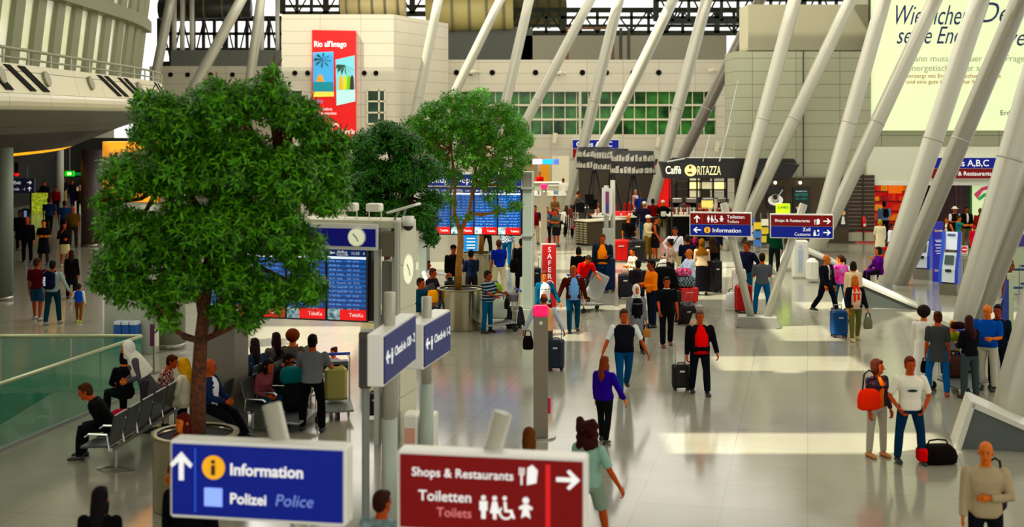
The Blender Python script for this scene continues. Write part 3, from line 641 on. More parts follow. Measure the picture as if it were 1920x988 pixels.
y_, l_ = yaw_between(718, 153, 778, 138); side_sign('nearer slanted check-in sign on a post, dark casing on its left side', 718, 153, l_, 'Check-in 120 - 2', y_, EYE-(628-HZ)/153, .2, .42)
y_, l_ = yaw_between(793, 133.5, 843, 124); side_sign('farther slanted check-in sign on a post, beside the steel planter', 793, 133.5, l_, 'Check-in 1-2', y_, EYE-(608-HZ)/133.5, .24, .3)
p = pt(680, HZ, 148); t = thing('display_case', 'dark narrow display case attached behind the nearer check-in sign', 'display case', (p.x, p.y+.2, 0), 0)
MB().b2(-.075, .085, 0, .3, EYE-(735-HZ)/148, EYE-(628-HZ)/148, .02).build('case_body', mat('#4c453a', .4), t); MB().b2(-.06, .07, -.01, 0, EYE-(728-HZ)/148, EYE-(640-HZ)/148).build('front_pane', mat('#353029', .25), t)
MB().tube([(0, .15, 0), (0, .15, 2.2)], .05, 10).build('post', M_GREY, t)
p = ground(780, 860)
t = thing('ticket_machine', 'pair of white boxes at the foot of the farther check-in sign', 'ticket machine', (p.x, p.y+.4, 0), -.15)
MB().b2(-.26, -.01, 0, .4, 0, .62, .03).build('body', M_WHITE, t); MB().b2(.05, .27, 0, .4, 0, .62, .03).build('body', M_WHITE, t); MB().b2(-.22, -.05, -.02, 0, .1, .4).build('front_panel', mat('#d9a58e', .5), t); MB().b2(.08, .24, -.02, 0, .1, .5).build('front_panel', mat('#e8cdb8', .5), t)
# --- edge-on sign by the cafe
p = ground(1142, 540); t = thing('wayfinding_signpost', 'pale upright signpost with a violet poster box seen edge-on in front of the cafe', 'signpost', (p.x, p.y, 0), 0)
s = F/p.y
def L(px, py): return ((px-1142)/s, EYE-(py-HZ)/s)
q = MB(); x0, za = L(1125, 396); x1, zb = L(1153, 356)
q.add([(x0, -.9, za), (x0+.12, .6, za+.12), (x1, .6, za), (x1-.2, -.9, za-.12), (x0, -.9, zb+.12), (x0+.12, .6, zb-.1), (x1, .6, zb-.06), (x1-.2, -.9, zb+.1)], [(0, 1, 2, 3), (7, 6, 5, 4), (0, 4, 5, 1), (1, 5, 6, 2), (2, 6, 7, 3), (3, 7, 4, 0)]); fix_normals(q.build('poster_box', M_SIGNW, t))
q = MB(); q.add([(x0-.01, -.85, za+.08), (x0+.11, .55, za+.18), (x0+.11, .55, zb-.16), (x0-.01, -.85, zb+.04)], [(0, 1, 2, 3)]); q.m(0); q.build('poster_face', mat('#5b3f8f', .4, 0, .2, 'noise', '#c2324e', .8), t)
MB().b2(x0+.12, x1-.26, -.93, -.91, za, zb).build('poster_face', mat('#3b3f8a', .4, 0, .15, 'noise', '#a03a5e', .8), t)
for dx_, cz in ((-.09, 348), (.12, 338)): MB().tube([(dx_, 0, L(0, 500)[1]), (dx_, 0, L(0, cz)[1])], .08, 16).build('post', M_STRUT, t, True)
MB().b2(-.2, .16, -.12, .12, 0, L(0, 428)[1], .02).build('post_sleeve', mat('#b9bfb4', .4), t)

# ================================================================== DEPARTURE BOARDS
ROWS = '''LH 515   Roma          14:20   120-123
AB 2048  Kos           14:25   201-204
EW 5094  Palma         14:25   141-143
LH 081   Frankfurt     14:30   115-118
XQ 161   Antalya       14:35   211-216
A3 537   Thessaloniki  14:35   150-152
TK 1521  Istanbul-SAW  14:40   131-134
AB 6517  Istanbul-SAW  14:45   171-174
LH 1234  Nice          14:50   117-120
KL 1852  Amsterdam     14:55   160-162
OS 153   Wien          14:55   125-128
LX 1021  Zuerich       15:00   121-123'''
def scr_mat():
    k = 'screen_rows'
    if k in MATS: return MATS[k]
    m = mat('#0c3f86', .25, 0, .55, 'stripe_z', '#1b66b4', .95, 0, 'rows'); MATS[k] = m; return m
def screen(par, x, z, W, H, no, y=-.03, big=True):
    o = MB().b2(x-.02, x+W+.02, y, y+.1, z-.03, z+H+.02, .008).build('screen', M_BLACK, par)
    MB().b2(x, x+W, y-.006, y, z+H*.16, z+H*.9).build('blue_display', scr_mat(), o); MB().b2(x, x+W, y-.007, y, z+H*.9, z+H).build('title_bar', mat('#0a2f6e', .3, 0, .4), o)
    MB().b2(x, x+W, y-.009, y, z+H*.865, z+H*.9).build('column_bar', mat('#dfe8f2', .3, 0, .8), o)
    MB().b2(x+W*.32, x+W, y-.007, y, z, z+H*.15).build('advert_strip', mat('#e01622', .3, 0, .7), o); MB().b2(x, x+W*.32, y-.007, y, z, z+H*.15).build('advert_picture', mat('#1d5a62', .3, 0, .5, 'noise', '#cfe6ea', 2.0), o)
    k = W/.7
    text(ROWS, .05*k, mat('#9cc0e6', .4, 0, .35), o, (x+.03*k, y-.012, z+H*.82), line=H*.064/(.052*k), name='flight_rows', sx=.62, space=1.12)
    text('Abflug', .075*k, M_TXT, o, (x+.17*k, y-.012, z+H*.945)); text('Departures', .045*k, M_TXT, o, (x+.17*k, y-.012, z+H*.913)); text('11:25   '+no, .07*k, M_TXT, o, (x+W-.02, y-.012, z+H*.93), align='RIGHT')
    text('TeleKa', .09*k, M_TXT, o, (x+W*.93, y-.012, z+H*.05), align='RIGHT', bold=.003)
    q = MB(); q.prism([(x+.03*k, z+H*.93), (x+.14*k, z+H*.945), (x+.13*k, z+H*.96), (x+.09*k, z+H*.955), (x+.06*k, z+H*.975), (x+.05*k, z+H*.95)], y-.013, y-.008); q.build('plane_symbol', M_TXT, o)
def clock(par, x, y, z, r, side=False):
    q = MB(); q.disc((0, 0, 0), r, .06, 32); o = q.build('clock', M_WHITE, par); o.location = (x, y, z)
    q = MB(); q.disc((0, -.006, 0), r*.9, .006, 32); q.build('clock_dial', mat('#f3f6d8', .4, 0, .35), o)
    q = MB(); q.box((r*.12, -.012, -r*.2), (.012, .006, r*.5), Matrix.Rotation(-.5, 3, 'Y')); q.box((-r*.18, -.012, r*.18), (.014, .006, r*.55), Matrix.Rotation(-.8, 3, 'Y')); q.build('clock_hand', M_BLACK, o)
    if side: o.rotation_euler = (0, 0, PI/2)
    return o
# near board: local origin at the front right corner, x runs to the left as negative
p = pt(748, HZ, 111); t = thing('departure_board', 'large white departure board with blue screens and clock behind the nearest tree', 'departure board', (p.x, p.y, 0), -math.radians(15))
M_CLAD = mat('#d0cdb6', .45)
q = MB(); q.b2(-.02, .01, 0, .8, .0, 3.78, .0); q.build('side_cladding', M_CLAD, t)
for k in range(5): MB().b2(-.06, .03, .0, .8, .08+k*.745, .08+k*.745+.72, .012).build('cladding_panel', M_CLAD, t)
MB().b2(-.06, .0, -.06, .0, 0, 3.78).build('corner_post', M_LGREY, t)
MB().b2(-.35, -.06, .1, .75, 0, 3.1).build('pillar', mat('#86877a', .45), t); MB().b2(-.44, -.36, -.02, .1, 0, 3.78).build('mullion', M_LGREY, t); MB().b2(-.12, -.06, -.02, .1, 0, 3.3).build('mullion', M_LGREY, t)
MB().b2(-3.78, -3.2, .3, .85, 0, 3.6).build('pillar', mat('#7d776a', .45), t)
MB().b2(-3.6, -.0, .0, .75, 3.68, 3.8, .01).build('roof_beam', M_CLAD, t); MB().b2(-3.55, -.36, -.05, .6, 3.3, 3.74, .01).build('header_box', M_SIGNW, t)
MB().b2(-3.5, -.4, -.065, -.05, 3.36, 3.66).build('header_band', mat('#0b0a86', .5, 0, .2), t)
MB().b2(-.3, -.08, -.05, .1, 3.2, 3.62, .01).build('speaker_box', mat('#77705f', .5), t)
text('Abflug · Departures', .24, M_TXT, t, (-1.5, -.075, 3.43), align='RIGHT', bold=.006); clock(t, -.73, -.1, 3.52, .16); clock(t, .04, .36, 2.95, .27, True)
for k in range(4): screen(t, -.55-.75*(k+1)+.02, 2.1, .7, 1.2, str(4-k))
MB().b2(-3.6, -.53, .08, .5, 2.08, 3.3).build('back_case', mat('#2a2a2a', .5), t)
for x, lab in ((-1.0, 0), (-.55, 0)):
    q = MB(); q.box((x-.02, .35, 4.0), (.26, .2, .14), None, .02); o = q.build('floodlight', M_WHITE, t); q = MB(); q.tube([(x-.12, .35, 3.8), (x-.12, .35, 4.0), (x+.1, .35, 4.0), (x+.1, .35, 3.8)], .012, 6); q.build('bracket', M_WHITE, o)
o = MB().box((-.02, .3, 4.0), (.55, .3, .04), Matrix.Rotation(-.28, 3, 'Y'), .01).build('antenna_plate', M_WHITE, t); MB().tube([(-.2, .3, 3.78), (-.1, .3, 3.97)], .02, 6).build('bracket', M_GREY, o); MB().tube([(-.06, .3, 3.78), (.02, .3, 4.0)], .02, 6).build('bracket', M_GREY, o)
o = MB().cyl((.13, .1), .1, 3.72, 3.88, 20).build('camera_housing', M_WHITE, t, True); q = MB(); q.ell((.13, .1, 3.73), (.095, .095, .1), 16, 8); q.build('camera_dome', M_BLACK, o, True)
# far board
p = pt(998, HZ, 65); t = thing('departure_board', 'second departure board reading Departures above the steel planters', 'departure board', (p.x, p.y, 0), -math.radians(8))
MB().b2(-.29, -.02, 0, .45, 0, 3.95, .01).build('pillar', mat('#8f998e', .45), t); MB().b2(-.02, .0, -.02, .45, 0, 3.95).build('edge_strip', M_LGREY, t)
for z in (2.08, 3.45): MB().b2(-.32, .02, -.04, .47, z, z+.06).build('clamp', M_GREY, t)
MB().b2(-.26, -.04, -.03, 0, 3.5, 3.9).build('amber_box', mat('#7d7a6d', .5), t)
MB().b2(-3.35, -3.1, 0, .45, 0, 3.95, .01).build('pillar', mat('#8f998e', .45), t)
MB().b2(-3.1, -.3, 0, .35, 3.5, 3.9, .01).build('header_box', M_SIGNW, t); MB().b2(-3.05, -.32, -.02, 0, 3.54, 3.86).build('header_band', mat('#0626a0', .5, 0, .25), t)
text('Abflug · Departures', .26, M_TXT, t, (-1.05, -.03, 3.62), align='RIGHT', bold=.006)
MB().b2(-3.1, -.3, .02, .3, 2.1, 3.5).build('back_case', mat('#2a2a2a', .5), t)
for k in range(4): screen(t, -.32-.69*(k+1)+.02, 2.14, .65, 1.32, str(9-k))

# ================================================================== PLANTERS AND TREES
def planter(px, s, label, r=.6, h=1.05):
    p = pt(px, HZ, s); t = thing('steel_planter', label, 'planter', (p.x, p.y, 0), 0)
    q = MB(); q.lathe((0, 0, 0), [(r-.02, 0), (r, .02), (r, h-.03), (r+.015, h), (r-.03, h), (r-.04, h-.2)], 56); q.build('drum', mat('#b8b09c', .16, .95), t, True)
    MB().cyl((0, 0), r-.03, h-.14, h-.05, 40).build('soil', mat('#20170e', .95, 0, 0, 'noise', '#0e0a06', 3), t)
    q = MB(); q.lathe((0, 0, 0), [(r-.02, h-.03), (r+.03, h-.02), (r+.03, h+.01), (r-.05, h+.01)], 56); q.build('rim', mat('#8a8462', .4, .6), t, True)
    return t
planter(366, 131, 'round steel planter of the nearest tree, half hidden by the blue sign', .59)
planter(864, 71.5, 'shiny round steel planter of the forked tree right of the departure board')
planter(898, 57, 'round steel planter behind the man in the navy sweater')
planter(726, 84, 'round steel planter behind the large departure board')
def leaf_mat(c1, c2, name):
    m = bpy.data.materials.new(name); m.use_nodes = True; nt = m.node_tree; n = nt.nodes; L_ = nt.links; b = n['Principled BSDF']
    g = n.new('ShaderNodeNewGeometry'); cr = n.new('ShaderNodeValToRGB'); e = cr.color_ramp.elements
    e[0].color = (*lin(c1), 1); e[1].color = (*lin(c2), 1); L_.new(g.outputs['Random Per Island'], cr.inputs['Fac']); L_.new(cr.outputs['Color'], b.inputs['Base Color'])
    b.inputs['Roughness'].default_value = .5; b.inputs['Specular IOR Level'].default_value = .22; b.inputs['Subsurface Weight'].default_value = 0
    tr = n.new('ShaderNodeBsdfTranslucent'); L_.new(cr.outputs['Color'], tr.inputs['Color']); mx = n.new('ShaderNodeMixShader'); mx.inputs[0].default_value = .22
    L_.new(b.outputs[0], mx.inputs[1]); L_.new(tr.outputs[0], mx.inputs[2]); L_.new(mx.outputs[0], n['Material Output'].inputs['Surface'])
    return m
def foliage(t, base, blobs, s, depth_r, n_whorl, leaf, m, seed, tips=None):
    """blobs in photo pixels give the crown's lobes; each lobe is a ball of leaf whorls at its own depth"""
    rg = np.random.default_rng(seed)
    cx = sum(b_[0]*b_[2] for b_ in blobs)/sum(b_[2] for b_ in blobs)
    spread = max(abs(b_[0]-cx)+b_[2] for b_ in blobs)
    lobes = []
    for (px, py, r) in blobs:
        k = max(0.0, 1-((px-cx)/spread)**2)**.5
        for sg in (-1, -.2, .65):
            dy = sg*depth_r*k*(.7+.3*rg.random()) + rg.normal()*.1
            sl = F/(F/s+dy); lobes.append((pt(px+rg.normal()*4, py+rg.normal()*4, sl), r/sl*.93))
    wts = np.array([l[1]**2 for l in lobes]); wts /= wts.sum()
    V = []; 
    idx = rg.choice(len(lobes), n_whorl, p=wts)
    C = np.array([np.array(lobes[i][0]) for i in idx]); R = np.array([lobes[i][1] for i in idx])
    D = rg.normal(size=(n_whorl, 3)); D[:, 2] = D[:, 2]*.9+.25; D /= np.linalg.norm(D, axis=1)[:, None]
    rad = R*(.5+.5*rg.random(n_whorl)**.6)
    T = C + D*rad[:, None]*np.array([1, 1, .85])
    nl = 7
    allv = np.zeros((n_whorl*nl, 6, 3)); k = 0
    up = D*.8+np.array([0, 0, .35]); up /= np.linalg.norm(up, axis=1)[:, None]
    ref = np.cross(up, rg.normal(size=(n_whorl, 3))); ref /= np.linalg.norm(ref, axis=1)[:, None]
    ref2 = np.cross(up, ref)
    for j in range(nl):
        a = 2*PI*j/nl + rg.normal(size=n_whorl)*.35
        el = rg.uniform(-.15, .8, n_whorl)
        d = (ref*np.cos(a)[:, None]+ref2*np.sin(a)[:, None])*np.cos(el)[:, None] + up*np.sin(el)[:, None]
        d[:, 2] -= .12; d /= np.linalg.norm(d, axis=1)[:, None]
        sd_ = np.cross(d, up); sd_ /= (np.linalg.norm(sd_, axis=1)[:, None]+1e-6); nn = np.cross(sd_, d)
        ln = leaf*rg.uniform(.75, 1.25, n_whorl)[:, None]; wd = ln*.13
        b0 = T + up*(rg.uniform(-.5, .5, n_whorl)*leaf)[:, None]
        q = np.stack([b0, b0+d*ln*.35+sd_*wd+nn*wd*.35, b0+d*ln*.35-sd_*wd+nn*wd*.35, b0+d*ln*.7+sd_*wd*.8-nn*ln*.02+nn*wd*.3, b0+d*ln*.7-sd_*wd*.8-nn*ln*.02+nn*wd*.3, b0+d*ln-nn*ln*.12], 1)
        allv[j::nl] = q
    off_ = np.array(t.location)
    verts = (allv - off_).reshape(-1, 3); N = n_whorl*nl; base_i = np.arange(N)[:, None]*6
    faces = np.concatenate([base_i+np.array([[0, 1, 2]]), base_i+np.array([[3, 5, 4]])], 0)
    quads = base_i+np.array([[1, 3, 4, 2]])
    me = bpy.data.meshes.new('foliage'); me.vertices.add(len(verts)); me.vertices.foreach_set('co', verts.ravel())
    nt_, nq = len(faces), len(quads); me.loops.add(nt_*3+nq*4); me.polygons.add(nt_+nq)
    me.loops.foreach_set('vertex_index', np.concatenate([faces.ravel(), quads.ravel()]))
    me.polygons.foreach_set('loop_start', np.concatenate([np.arange(nt_)*3, nt_*3+np.arange(nq)*4])); me.polygons.foreach_set('loop_total', np.concatenate([np.full(nt_, 3), np.full(nq, 4)]))
    me.update(calc_edges=True); me.materials.append(m)
    o = bpy.data.objects.new('foliage', me); COL.objects.link(o); o.parent = t
    return lobes
def tree(label, px, s, blobs, depth_r, n_whorl, leaf, m, trunkm, seed, fork, base_z=.9, tr=.09):
    p = pt(px, HZ, s); t = thing('ficus_tree', label, 'tree', (p.x, p.y, base_z), 0)
    lobes = foliage(t, p, blobs, s, depth_r, n_whorl, leaf, m, seed)
    rg = random.Random(seed); o_ = Vector(t.location)
    trunks = []
    for path, r0, r1 in fork:
        pts_ = [pt(x, y, s)-o_+Vector((0, dy, 0)) for x, y, dy in path]
        n = len(pts_); q = MB(); q.tube(pts_, [r0+(r1-r0)*i/(n-1) for i in range(n)], 12); q.build('trunk' if not trunks else 'branch', trunkm, t, True); trunks.append(pts_)
    for c, r in lobes[::2]:
        a = min((q_ for tk in trunks for q_ in tk[1:]), key=lambda v: (v-(Vector(c)-o_)).length); e = Vector(c)-o_
        mid = (a+e)/2+Vector((rg.uniform(-.1, .1), rg.uniform(-.1, .1), -.12*rg.random())); q = MB(); q.tube([a, mid, e, e+Vector((rg.uniform(-.15, .15), rg.uniform(-.15, .15), .25))], [tr*.42, tr*.3, tr*.16, .006], 6); q.build('branch', trunkm, t, True)
    return t
BARK = mat('#7a431a', .8, 0, 0, 'noise', '#3a2310', 4, .6); BARK2 = mat('#b0783a', .75, 0, 0, 'noise', '#7d5426', 5, .5)
tree('largest leafy green tree, nearest, growing from the planter behind the blue sign', 368, 131,
     [(300, 215, 52), (345, 235, 60), (400, 205, 62), (455, 200, 50), (505, 185, 42), (508, 158, 26), (503, 138, 14), (270, 195, 24), (405, 165, 22), (585, 205, 24), (195, 380, 22), (190, 530, 20), (640, 270, 22), (635, 345, 24), (545, 215, 50), (590, 245, 42), (615, 300, 45), (245, 325, 58), (330, 320, 80), (440, 310, 90), (540, 330, 75), (605, 375, 45),
      (222, 420, 48), (205, 485, 32), (270, 455, 75), (350, 440, 70), (430, 430, 75), (510, 430, 70), (560, 470, 55), (575, 540, 42), (240, 535, 46), (300, 555, 40), (315, 600, 22), (350, 520, 50), (440, 520, 60), (500, 555, 48), (420, 590, 28), (470, 600, 26), (275, 250, 32)],
     1.35, 12500, .105, leaf_mat('#0a2c02', '#5fae08', 'leaf_bright'), BARK, 3,
     [([(370, 830, 0), (371, 740, 0), (376, 640, .02), (388, 520, .05), (396, 430, 0), (402, 330, 0)], .125, .05), ([(380, 600, 0), (360, 500, .1), (330, 420, .2), (290, 350, .3)], .06, .02), ([(386, 540, 0), (420, 450, -.1), (470, 370, -.2), (520, 300, 0)], .065, .02), ([(396, 440, 0), (340, 330, 0), (310, 260, 0)], .05, .02)], .9, .11)
tree('dark green tree growing behind the large departure board', 726, 84,
     [(690, 275, 34), (730, 262, 36), (765, 275, 36), (800, 325, 32), (660, 320, 34), (700, 335, 48), (755, 335, 48), (815, 375, 22), (680, 385, 42), (735, 400, 46), (790, 405, 34), (805, 440, 16), (650, 370, 30), (715, 250, 20)],
     1.1, 6200, .11, leaf_mat('#062403', '#37840f', 'leaf_dark'), BARK, 5,
     [([(726, 612, 0), (727, 500, 0), (724, 420, 0), (728, 340, 0)], .1, .04), ([(725, 440, 0), (690, 380, 0), (670, 330, 0)], .05, .02), ([(725, 430, 0), (765, 370, 0), (780, 320, 0)], .05, .02)], .9, .1)
tree('fork-trunked broad tree with yellowish bark in front of the second departure board', 860, 71.5,
     [(782, 235, 26), (815, 212, 30), (850, 195, 28), (895, 198, 30), (940, 212, 28), (965, 245, 26), (800, 262, 34), (850, 245, 40), (905, 245, 40), (950, 275, 34), (820, 300, 30), (880, 290, 36), (930, 315, 30), (975, 300, 18), (850, 330, 22), (900, 335, 24), (950, 350, 20), (968, 330, 18), (845, 375, 13), (915, 372, 14), (935, 400, 13), (965, 390, 14), (880, 410, 9), (855, 415, 9)],
     1.2, 6000, .085, leaf_mat('#143e03', '#5cae0a', 'leaf_mid'), BARK2, 8,
     [([(859, 548, 0), (860, 500, 0), (864, 455, 0), (863, 430, 0)], .095, .08), ([(863, 435, 0), (852, 400, 0), (853, 340, 0), (846, 280, 0)], .06, .025), ([(864, 432, 0), (880, 400, 0), (888, 340, 0), (900, 270, 0)], .06, .025)], .9, .07)
t3 = tree('sparse low-hanging tree behind the fork-trunked tree', 902, 57,
     [(975, 265, 24), (985, 300, 16), (962, 235, 22), (900, 185, 20), (970, 345, 18), (985, 330, 14), (900, 378, 18), (955, 395, 18), (980, 400, 14), (935, 370, 16), (860, 395, 18), (915, 420, 12), (840, 370, 16)],
     1.0, 1900, .10, leaf_mat('#134a06', '#5aa814', 'leaf_light'), BARK2, 11,
     [([(902, 478, 0), (903, 440, 0), (905, 380, 0), (900, 300, 0)], .09, .03)], .9, .07)

# yellow-topped pylon
p = pt(193, HZ, 80); t = thing('parking_pylon', 'tall grey pylon with a yellow top behind the nearest tree', 'pylon', (p.x, p.y, 0), -.05)
MB().b2(0, 1.25, 0, .3, 0, 4.0, .01).build('pylon_body', mat('#a3a795', .45), t); MB().b2(-.01, 1.26, -.02, .32, 3.55, 4.97, .01).build('yellow_top', mat('#f7a400', .4, 0, .15), t); MB().b2(.0, .04, -.02, .0, 0, 3.5).build('edge_strip', M_WHITE, t)

# ================================================================== CAFE, SHOPS, COUNTERS
AWB = mat('#0d0b0a', .4)
s = 43.6
p = pt(1236, 334, s); t = thing('cafe_awning', 'long black cafe name board with pale lettering and a round cup emblem', 'awning', (p.x, p.y-.3, p.z))
def ax(px): return (px-1236)/s
def az(py): return (334-py)/s
q = MB(); q.prism([(ax(1245), 0), (ax(1480), 0), (ax(1497), az(308)), (ax(1237), az(303))], 0, .9); fix_normals(q.build('fascia', AWB, t))
q = MB(); q.prism([(ax(1262), az(303)), (ax(1495), az(307)), (ax(1490), az(298)), (ax(1262), az(296))], .4, .9); fix_normals(q.build('upper_fascia', mat('#1d1a17', .4), t))
q = MB(); q.tube([(ax(1250), .0, az(303)), (ax(1290), .5, az(297)), (ax(1380), .6, az(297))], .04, 6); q.build('steel_edge', M_LGREY, t)
text('Caffè', .47, mat('#fbf5dc', .4, 0, .6), t, (ax(1246), -.02, az(325)), bold=.02, sx=.68)
text('RITAZZA', .54, mat('#efe6b8', .4, 0, .5), t, (ax(1305), -.02, az(327)), bold=.01, sx=.46)
q = MB(); q.disc((ax(1293), -.03, az(319)), .25, .03, 28); q.build('emblem', mat('#f5e9a8', .4, 0, .5), t)
q = MB(); q.prism([(ax(1286), az(321)), (ax(1288), az(325)), (ax(1295), az(325)), (ax(1297), az(321))], -.045, -.03); q.lathe((ax(1292), -.04, az(316)), [(.03, 0), (.07, .1), (.02, .14)], 10); q.build('cup_mark', mat('#7a5a28', .5), t)
for xa, ya, xb, yb_ in ((1318, 303, 1338, 253), (1348, 303, 1378, 225), (1350, 303, 1392, 150)):
    q = MB(); q.tube([(ax(xa), .3, az(ya)), (ax(xb), 1.4, az(yb_))], .014, 6); q.build('stay_cable', M_LGREY, t)
for k, px in enumerate((1262, 1310, 1366, 1410)):
    q = MB(); q.tube([(ax(px), .8, 0), (ax(px), .8, -p.z)], .04, 8); q.build('post', mat('#1d1a17', .4), t)
# posters on the brown wall
def cafe_poster(px0, px1, py0, py1, label, kind):
    a = pt(px0, py1, SR*1.004); W, H = (px1-px0)/SR, (py1-py0)/SR; t = thing('framed_poster', label, 'poster', (a.x, YR-.16, a.z))
    MB().b2(0, W, 0, .05, 0, H, .01).build('frame', M_BLACK, t)
    if kind == 'cup':
        MB().b2(.04, W-.04, -.01, 0, .04, H-.04).build('print', mat('#201c14', .4, 0, .05), t); q = MB(); q.lathe((0, 0, 0), [(.02, 0), (.3, .02), (.33, .03)], 24); o = q.build('saucer', mat('#f5f2e6', .4, 0, .3), t); o.rotation_euler = (PI/2, 0, 0); o.location = (W*.5, 0, H*.38); o.scale = (1, .7, 1)
        q = MB(); q.disc((W*.48, -.05, H*.48), .17, .02, 20); q.build('cup', M_WHITE, t); q = MB(); q.disc((W*.48, -.065, H*.52), .11, .012, 20); q.build('coffee', mat('#2d1a0a', .4), t); q = MB(); q.tube([(W*.6, -.06, H*.5), (W*.8, -.06, H*.75), (W*.9, -.06, H*.85)], .03, 6); q.build('spoon', M_WHITE, t)
    elif kind == 'text':
        MB().b2(.04, W-.04, -.01, 0, .04, H-.04).build('print', mat('#12221c', .4, 0, .05), t); text('DAS BESTE AUS', .07, M_TXT, t, (W*.5, -.02, H*.83), align='CENTER'); text('ARTISTI', .17, mat('#1f9a84', .4, 0, .4), t, (W*.5, -.02, H*.68), align='CENTER'); text('DEL CAFFE', .1, mat('#1f9a84', .4, 0, .4), t, (W*.5, -.02, H*.56), align='CENTER')
        q = MB(); q.prism([(W*.3, H*.1), (W*.7, H*.1), (W*.82, H*.3), (W*.18, H*.3)], -.03, -.01); q.build('cup', M_WHITE, t); q = MB(); q.disc((W*.5, -.04, H*.31), .16, .02, 20); o = q.build('coffee', mat('#c78a3c', .4), t)
    else:
        MB().b2(.03, W-.03, -.01, 0, .03, H-.03).build('print', mat('#241a10', .4), t); q = MB(); q.disc((W*.5, -.03, H*.68), .1, .02, 18); q.build('face_print', mat('#c99a62', .5, 0, .2), t); q = MB(); q.prism([(W*.25, H*.1), (W*.75, H*.1), (W*.62, H*.5), (W*.38, H*.5)], -.03, -.01); q.build('shirt_print', mat('#d8d4c6', .5, 0, .2), t)
cafe_poster(1438, 1471, 350, 391, 'square black poster of a white coffee cup on the brown wall', 'cup'); cafe_poster(1487, 1519, 351, 404, 'tall poster with green lettering above a coffee cup on the brown wall', 'text'); cafe_poster(1574, 1589, 388, 424, 'narrow dark portrait poster behind the slanting tubes', 'por')
for px in (1456, 1503):
    a = pt(px, 343, SR*1.01); t = thing('wall_lamp', 'small bright spot lamp above a cafe poster', 'lamp', (a.x, YR-.3, a.z), 0, 'spot lamps above the cafe posters'); MB().ell((0, 0, 0), (.07, .07, .07), 12, 8).build('bulb', mat('#fff2c8', .4, 0, 4.0), t, True); MB().tube([(0, .02, .05), (0, .25, .16)], .02, 6).build('arm', M_BLACK, t)
# roller shutter
t = thing('roller_shutter', 'closed brown slatted roller shutter right of the cafe wall', 'shutter', (rx(1591), YR+.1, 0))
wS = rx(1641)-rx(1591)
for k in range(15): 
    q = MB(); q.prism([(0, 0), (wS, 0), (wS, .13), (0, .13)], 0, .05); o = q.build('slat', mat('#33200f', .35, .3) , t); o.location = (0, -.02*(k % 2), .5+k*.165)
for k in range(15): MB().b2(0, wS, .0, .03, .63+k*.165, .665+k*.165).build('slat_gap', mat('#8a7860', .4, .3), t)
MB().b2(wS*.55, wS*.6, -.06, .02, .1, 3.0).build('centre_post', mat('#241708', .4), t); MB().b2(0, wS, 0, .1, .08, .46).build('base_panel', mat('#a9a68e', .5), t)
a = pt(1627, 430, SR*1.01); t = thing('fire_extinguisher', 'red fire extinguisher hanging in front of the roller shutter', 'fire extinguisher', (a.x, YR+.02, a.z)); MB().lathe((0, 0, 0), [(.0, 0), (.1, .02), (.1, .42), (.05, .5), (.03, .56)], 16).build('cylinder', mat('#c80f12', .35), t, True); MB().tube([(0, 0, .52), (.08, 0, .58), (.14, 0, .4)], .015, 6).build('hose', M_BLACK, t); MB().b2(-.05, .05, -.105, -.09, .1, .2).build('badge', M_WHITE, t)
# red lit shop shelves
rng = random.Random(5)
t = thing('shop_shelving', 'red lit wall shelving inside the shop beside the shutter', 'shelf', (rx(1643), YR+3.2, 0))
MB().b2(0, 2.6, 0, .3, 0, 3.1).build('back_panel', mat('#b80c05', .5, 0, .55), t)
for z in (.7, 1.15, 1.6, 2.05, 2.5): MB().b2(0, 2.6, -.3, 0, z, z+.05).build('shelf_board', mat('#7a1005', .5, 0, .2), t)
MB().b2(1.35, 1.95, -.35, -.3, 2.0, 2.6).build('notice', mat('#e8781e', .5, 0, .7), t)
for z in (.75, 1.2, 1.65, 2.1, 2.55):
    x = .08
    while x < 2.45:
        wd = rng.uniform(.1, .26); h = rng.uniform(.14, .34); c = rng.choice(['#e8541a', '#f08a2a', '#d8200c', '#f5b05a', '#b31208', '#f0632c'])
        q = MB(); q.b2(-wd/2, wd/2, -.1, .1, 0, h, .01); q.b2(-wd/2+.02, wd/2-.02, -.104, -.1, h*.3, h*.7)
        o = q.build('boxed_goods', mat(c, .45, 0, .3)); o.location = (rx(1643)+x+wd/2, YR+3.05, z); tag(o, 'boxed sweets in red and orange packs on the red lit shop shelves', 'package', 'boxed goods on the red shelves'); x += wd+.03
for k, (px, c) in enumerate(((1762, '#4a120a'), (1775, '#5c1d0e'), (1800, '#3a0d08'), (1815, '#561a10'))):
    a = pt(px, 400, 38); t = thing('shop_cabinet', ['dark red shop cabinet beside the blue kiosk', 'maroon shop cabinet behind the walking woman', 'dark cabinet behind the man in the black suit', 'brown red cabinet at the shop rear wall'][k], 'cabinet', (a.x, YR+6.5+k*.3, 0)); MB().b2(-.45, .45, 0, .5, 0, 2.4, .02).build('body', mat(c, .5, 0, .03, 'noise', '#4a0f08', 1.5), t)
    for z in (.8, 1.3, 1.8): MB().b2(-.42, .42, -.05, 0, z, z+.04).build('shelf_board', mat('#2a0a06', .5), t)
t = thing('lightbox_poster', 'green framed pale lightbox poster with a wavy ribbon in the shop front', 'poster', (rx(1828), YR+.6, .4)); MB().b2(0, 1.25, 0, .15, 0, 2.55).build('frame', mat('#2f6a34', .5, 0, .1), t); MB().b2(.08, 1.2, -.02, 0, .06, 2.3).build('print', mat('#cfe0b4', .4, 0, .45), t)
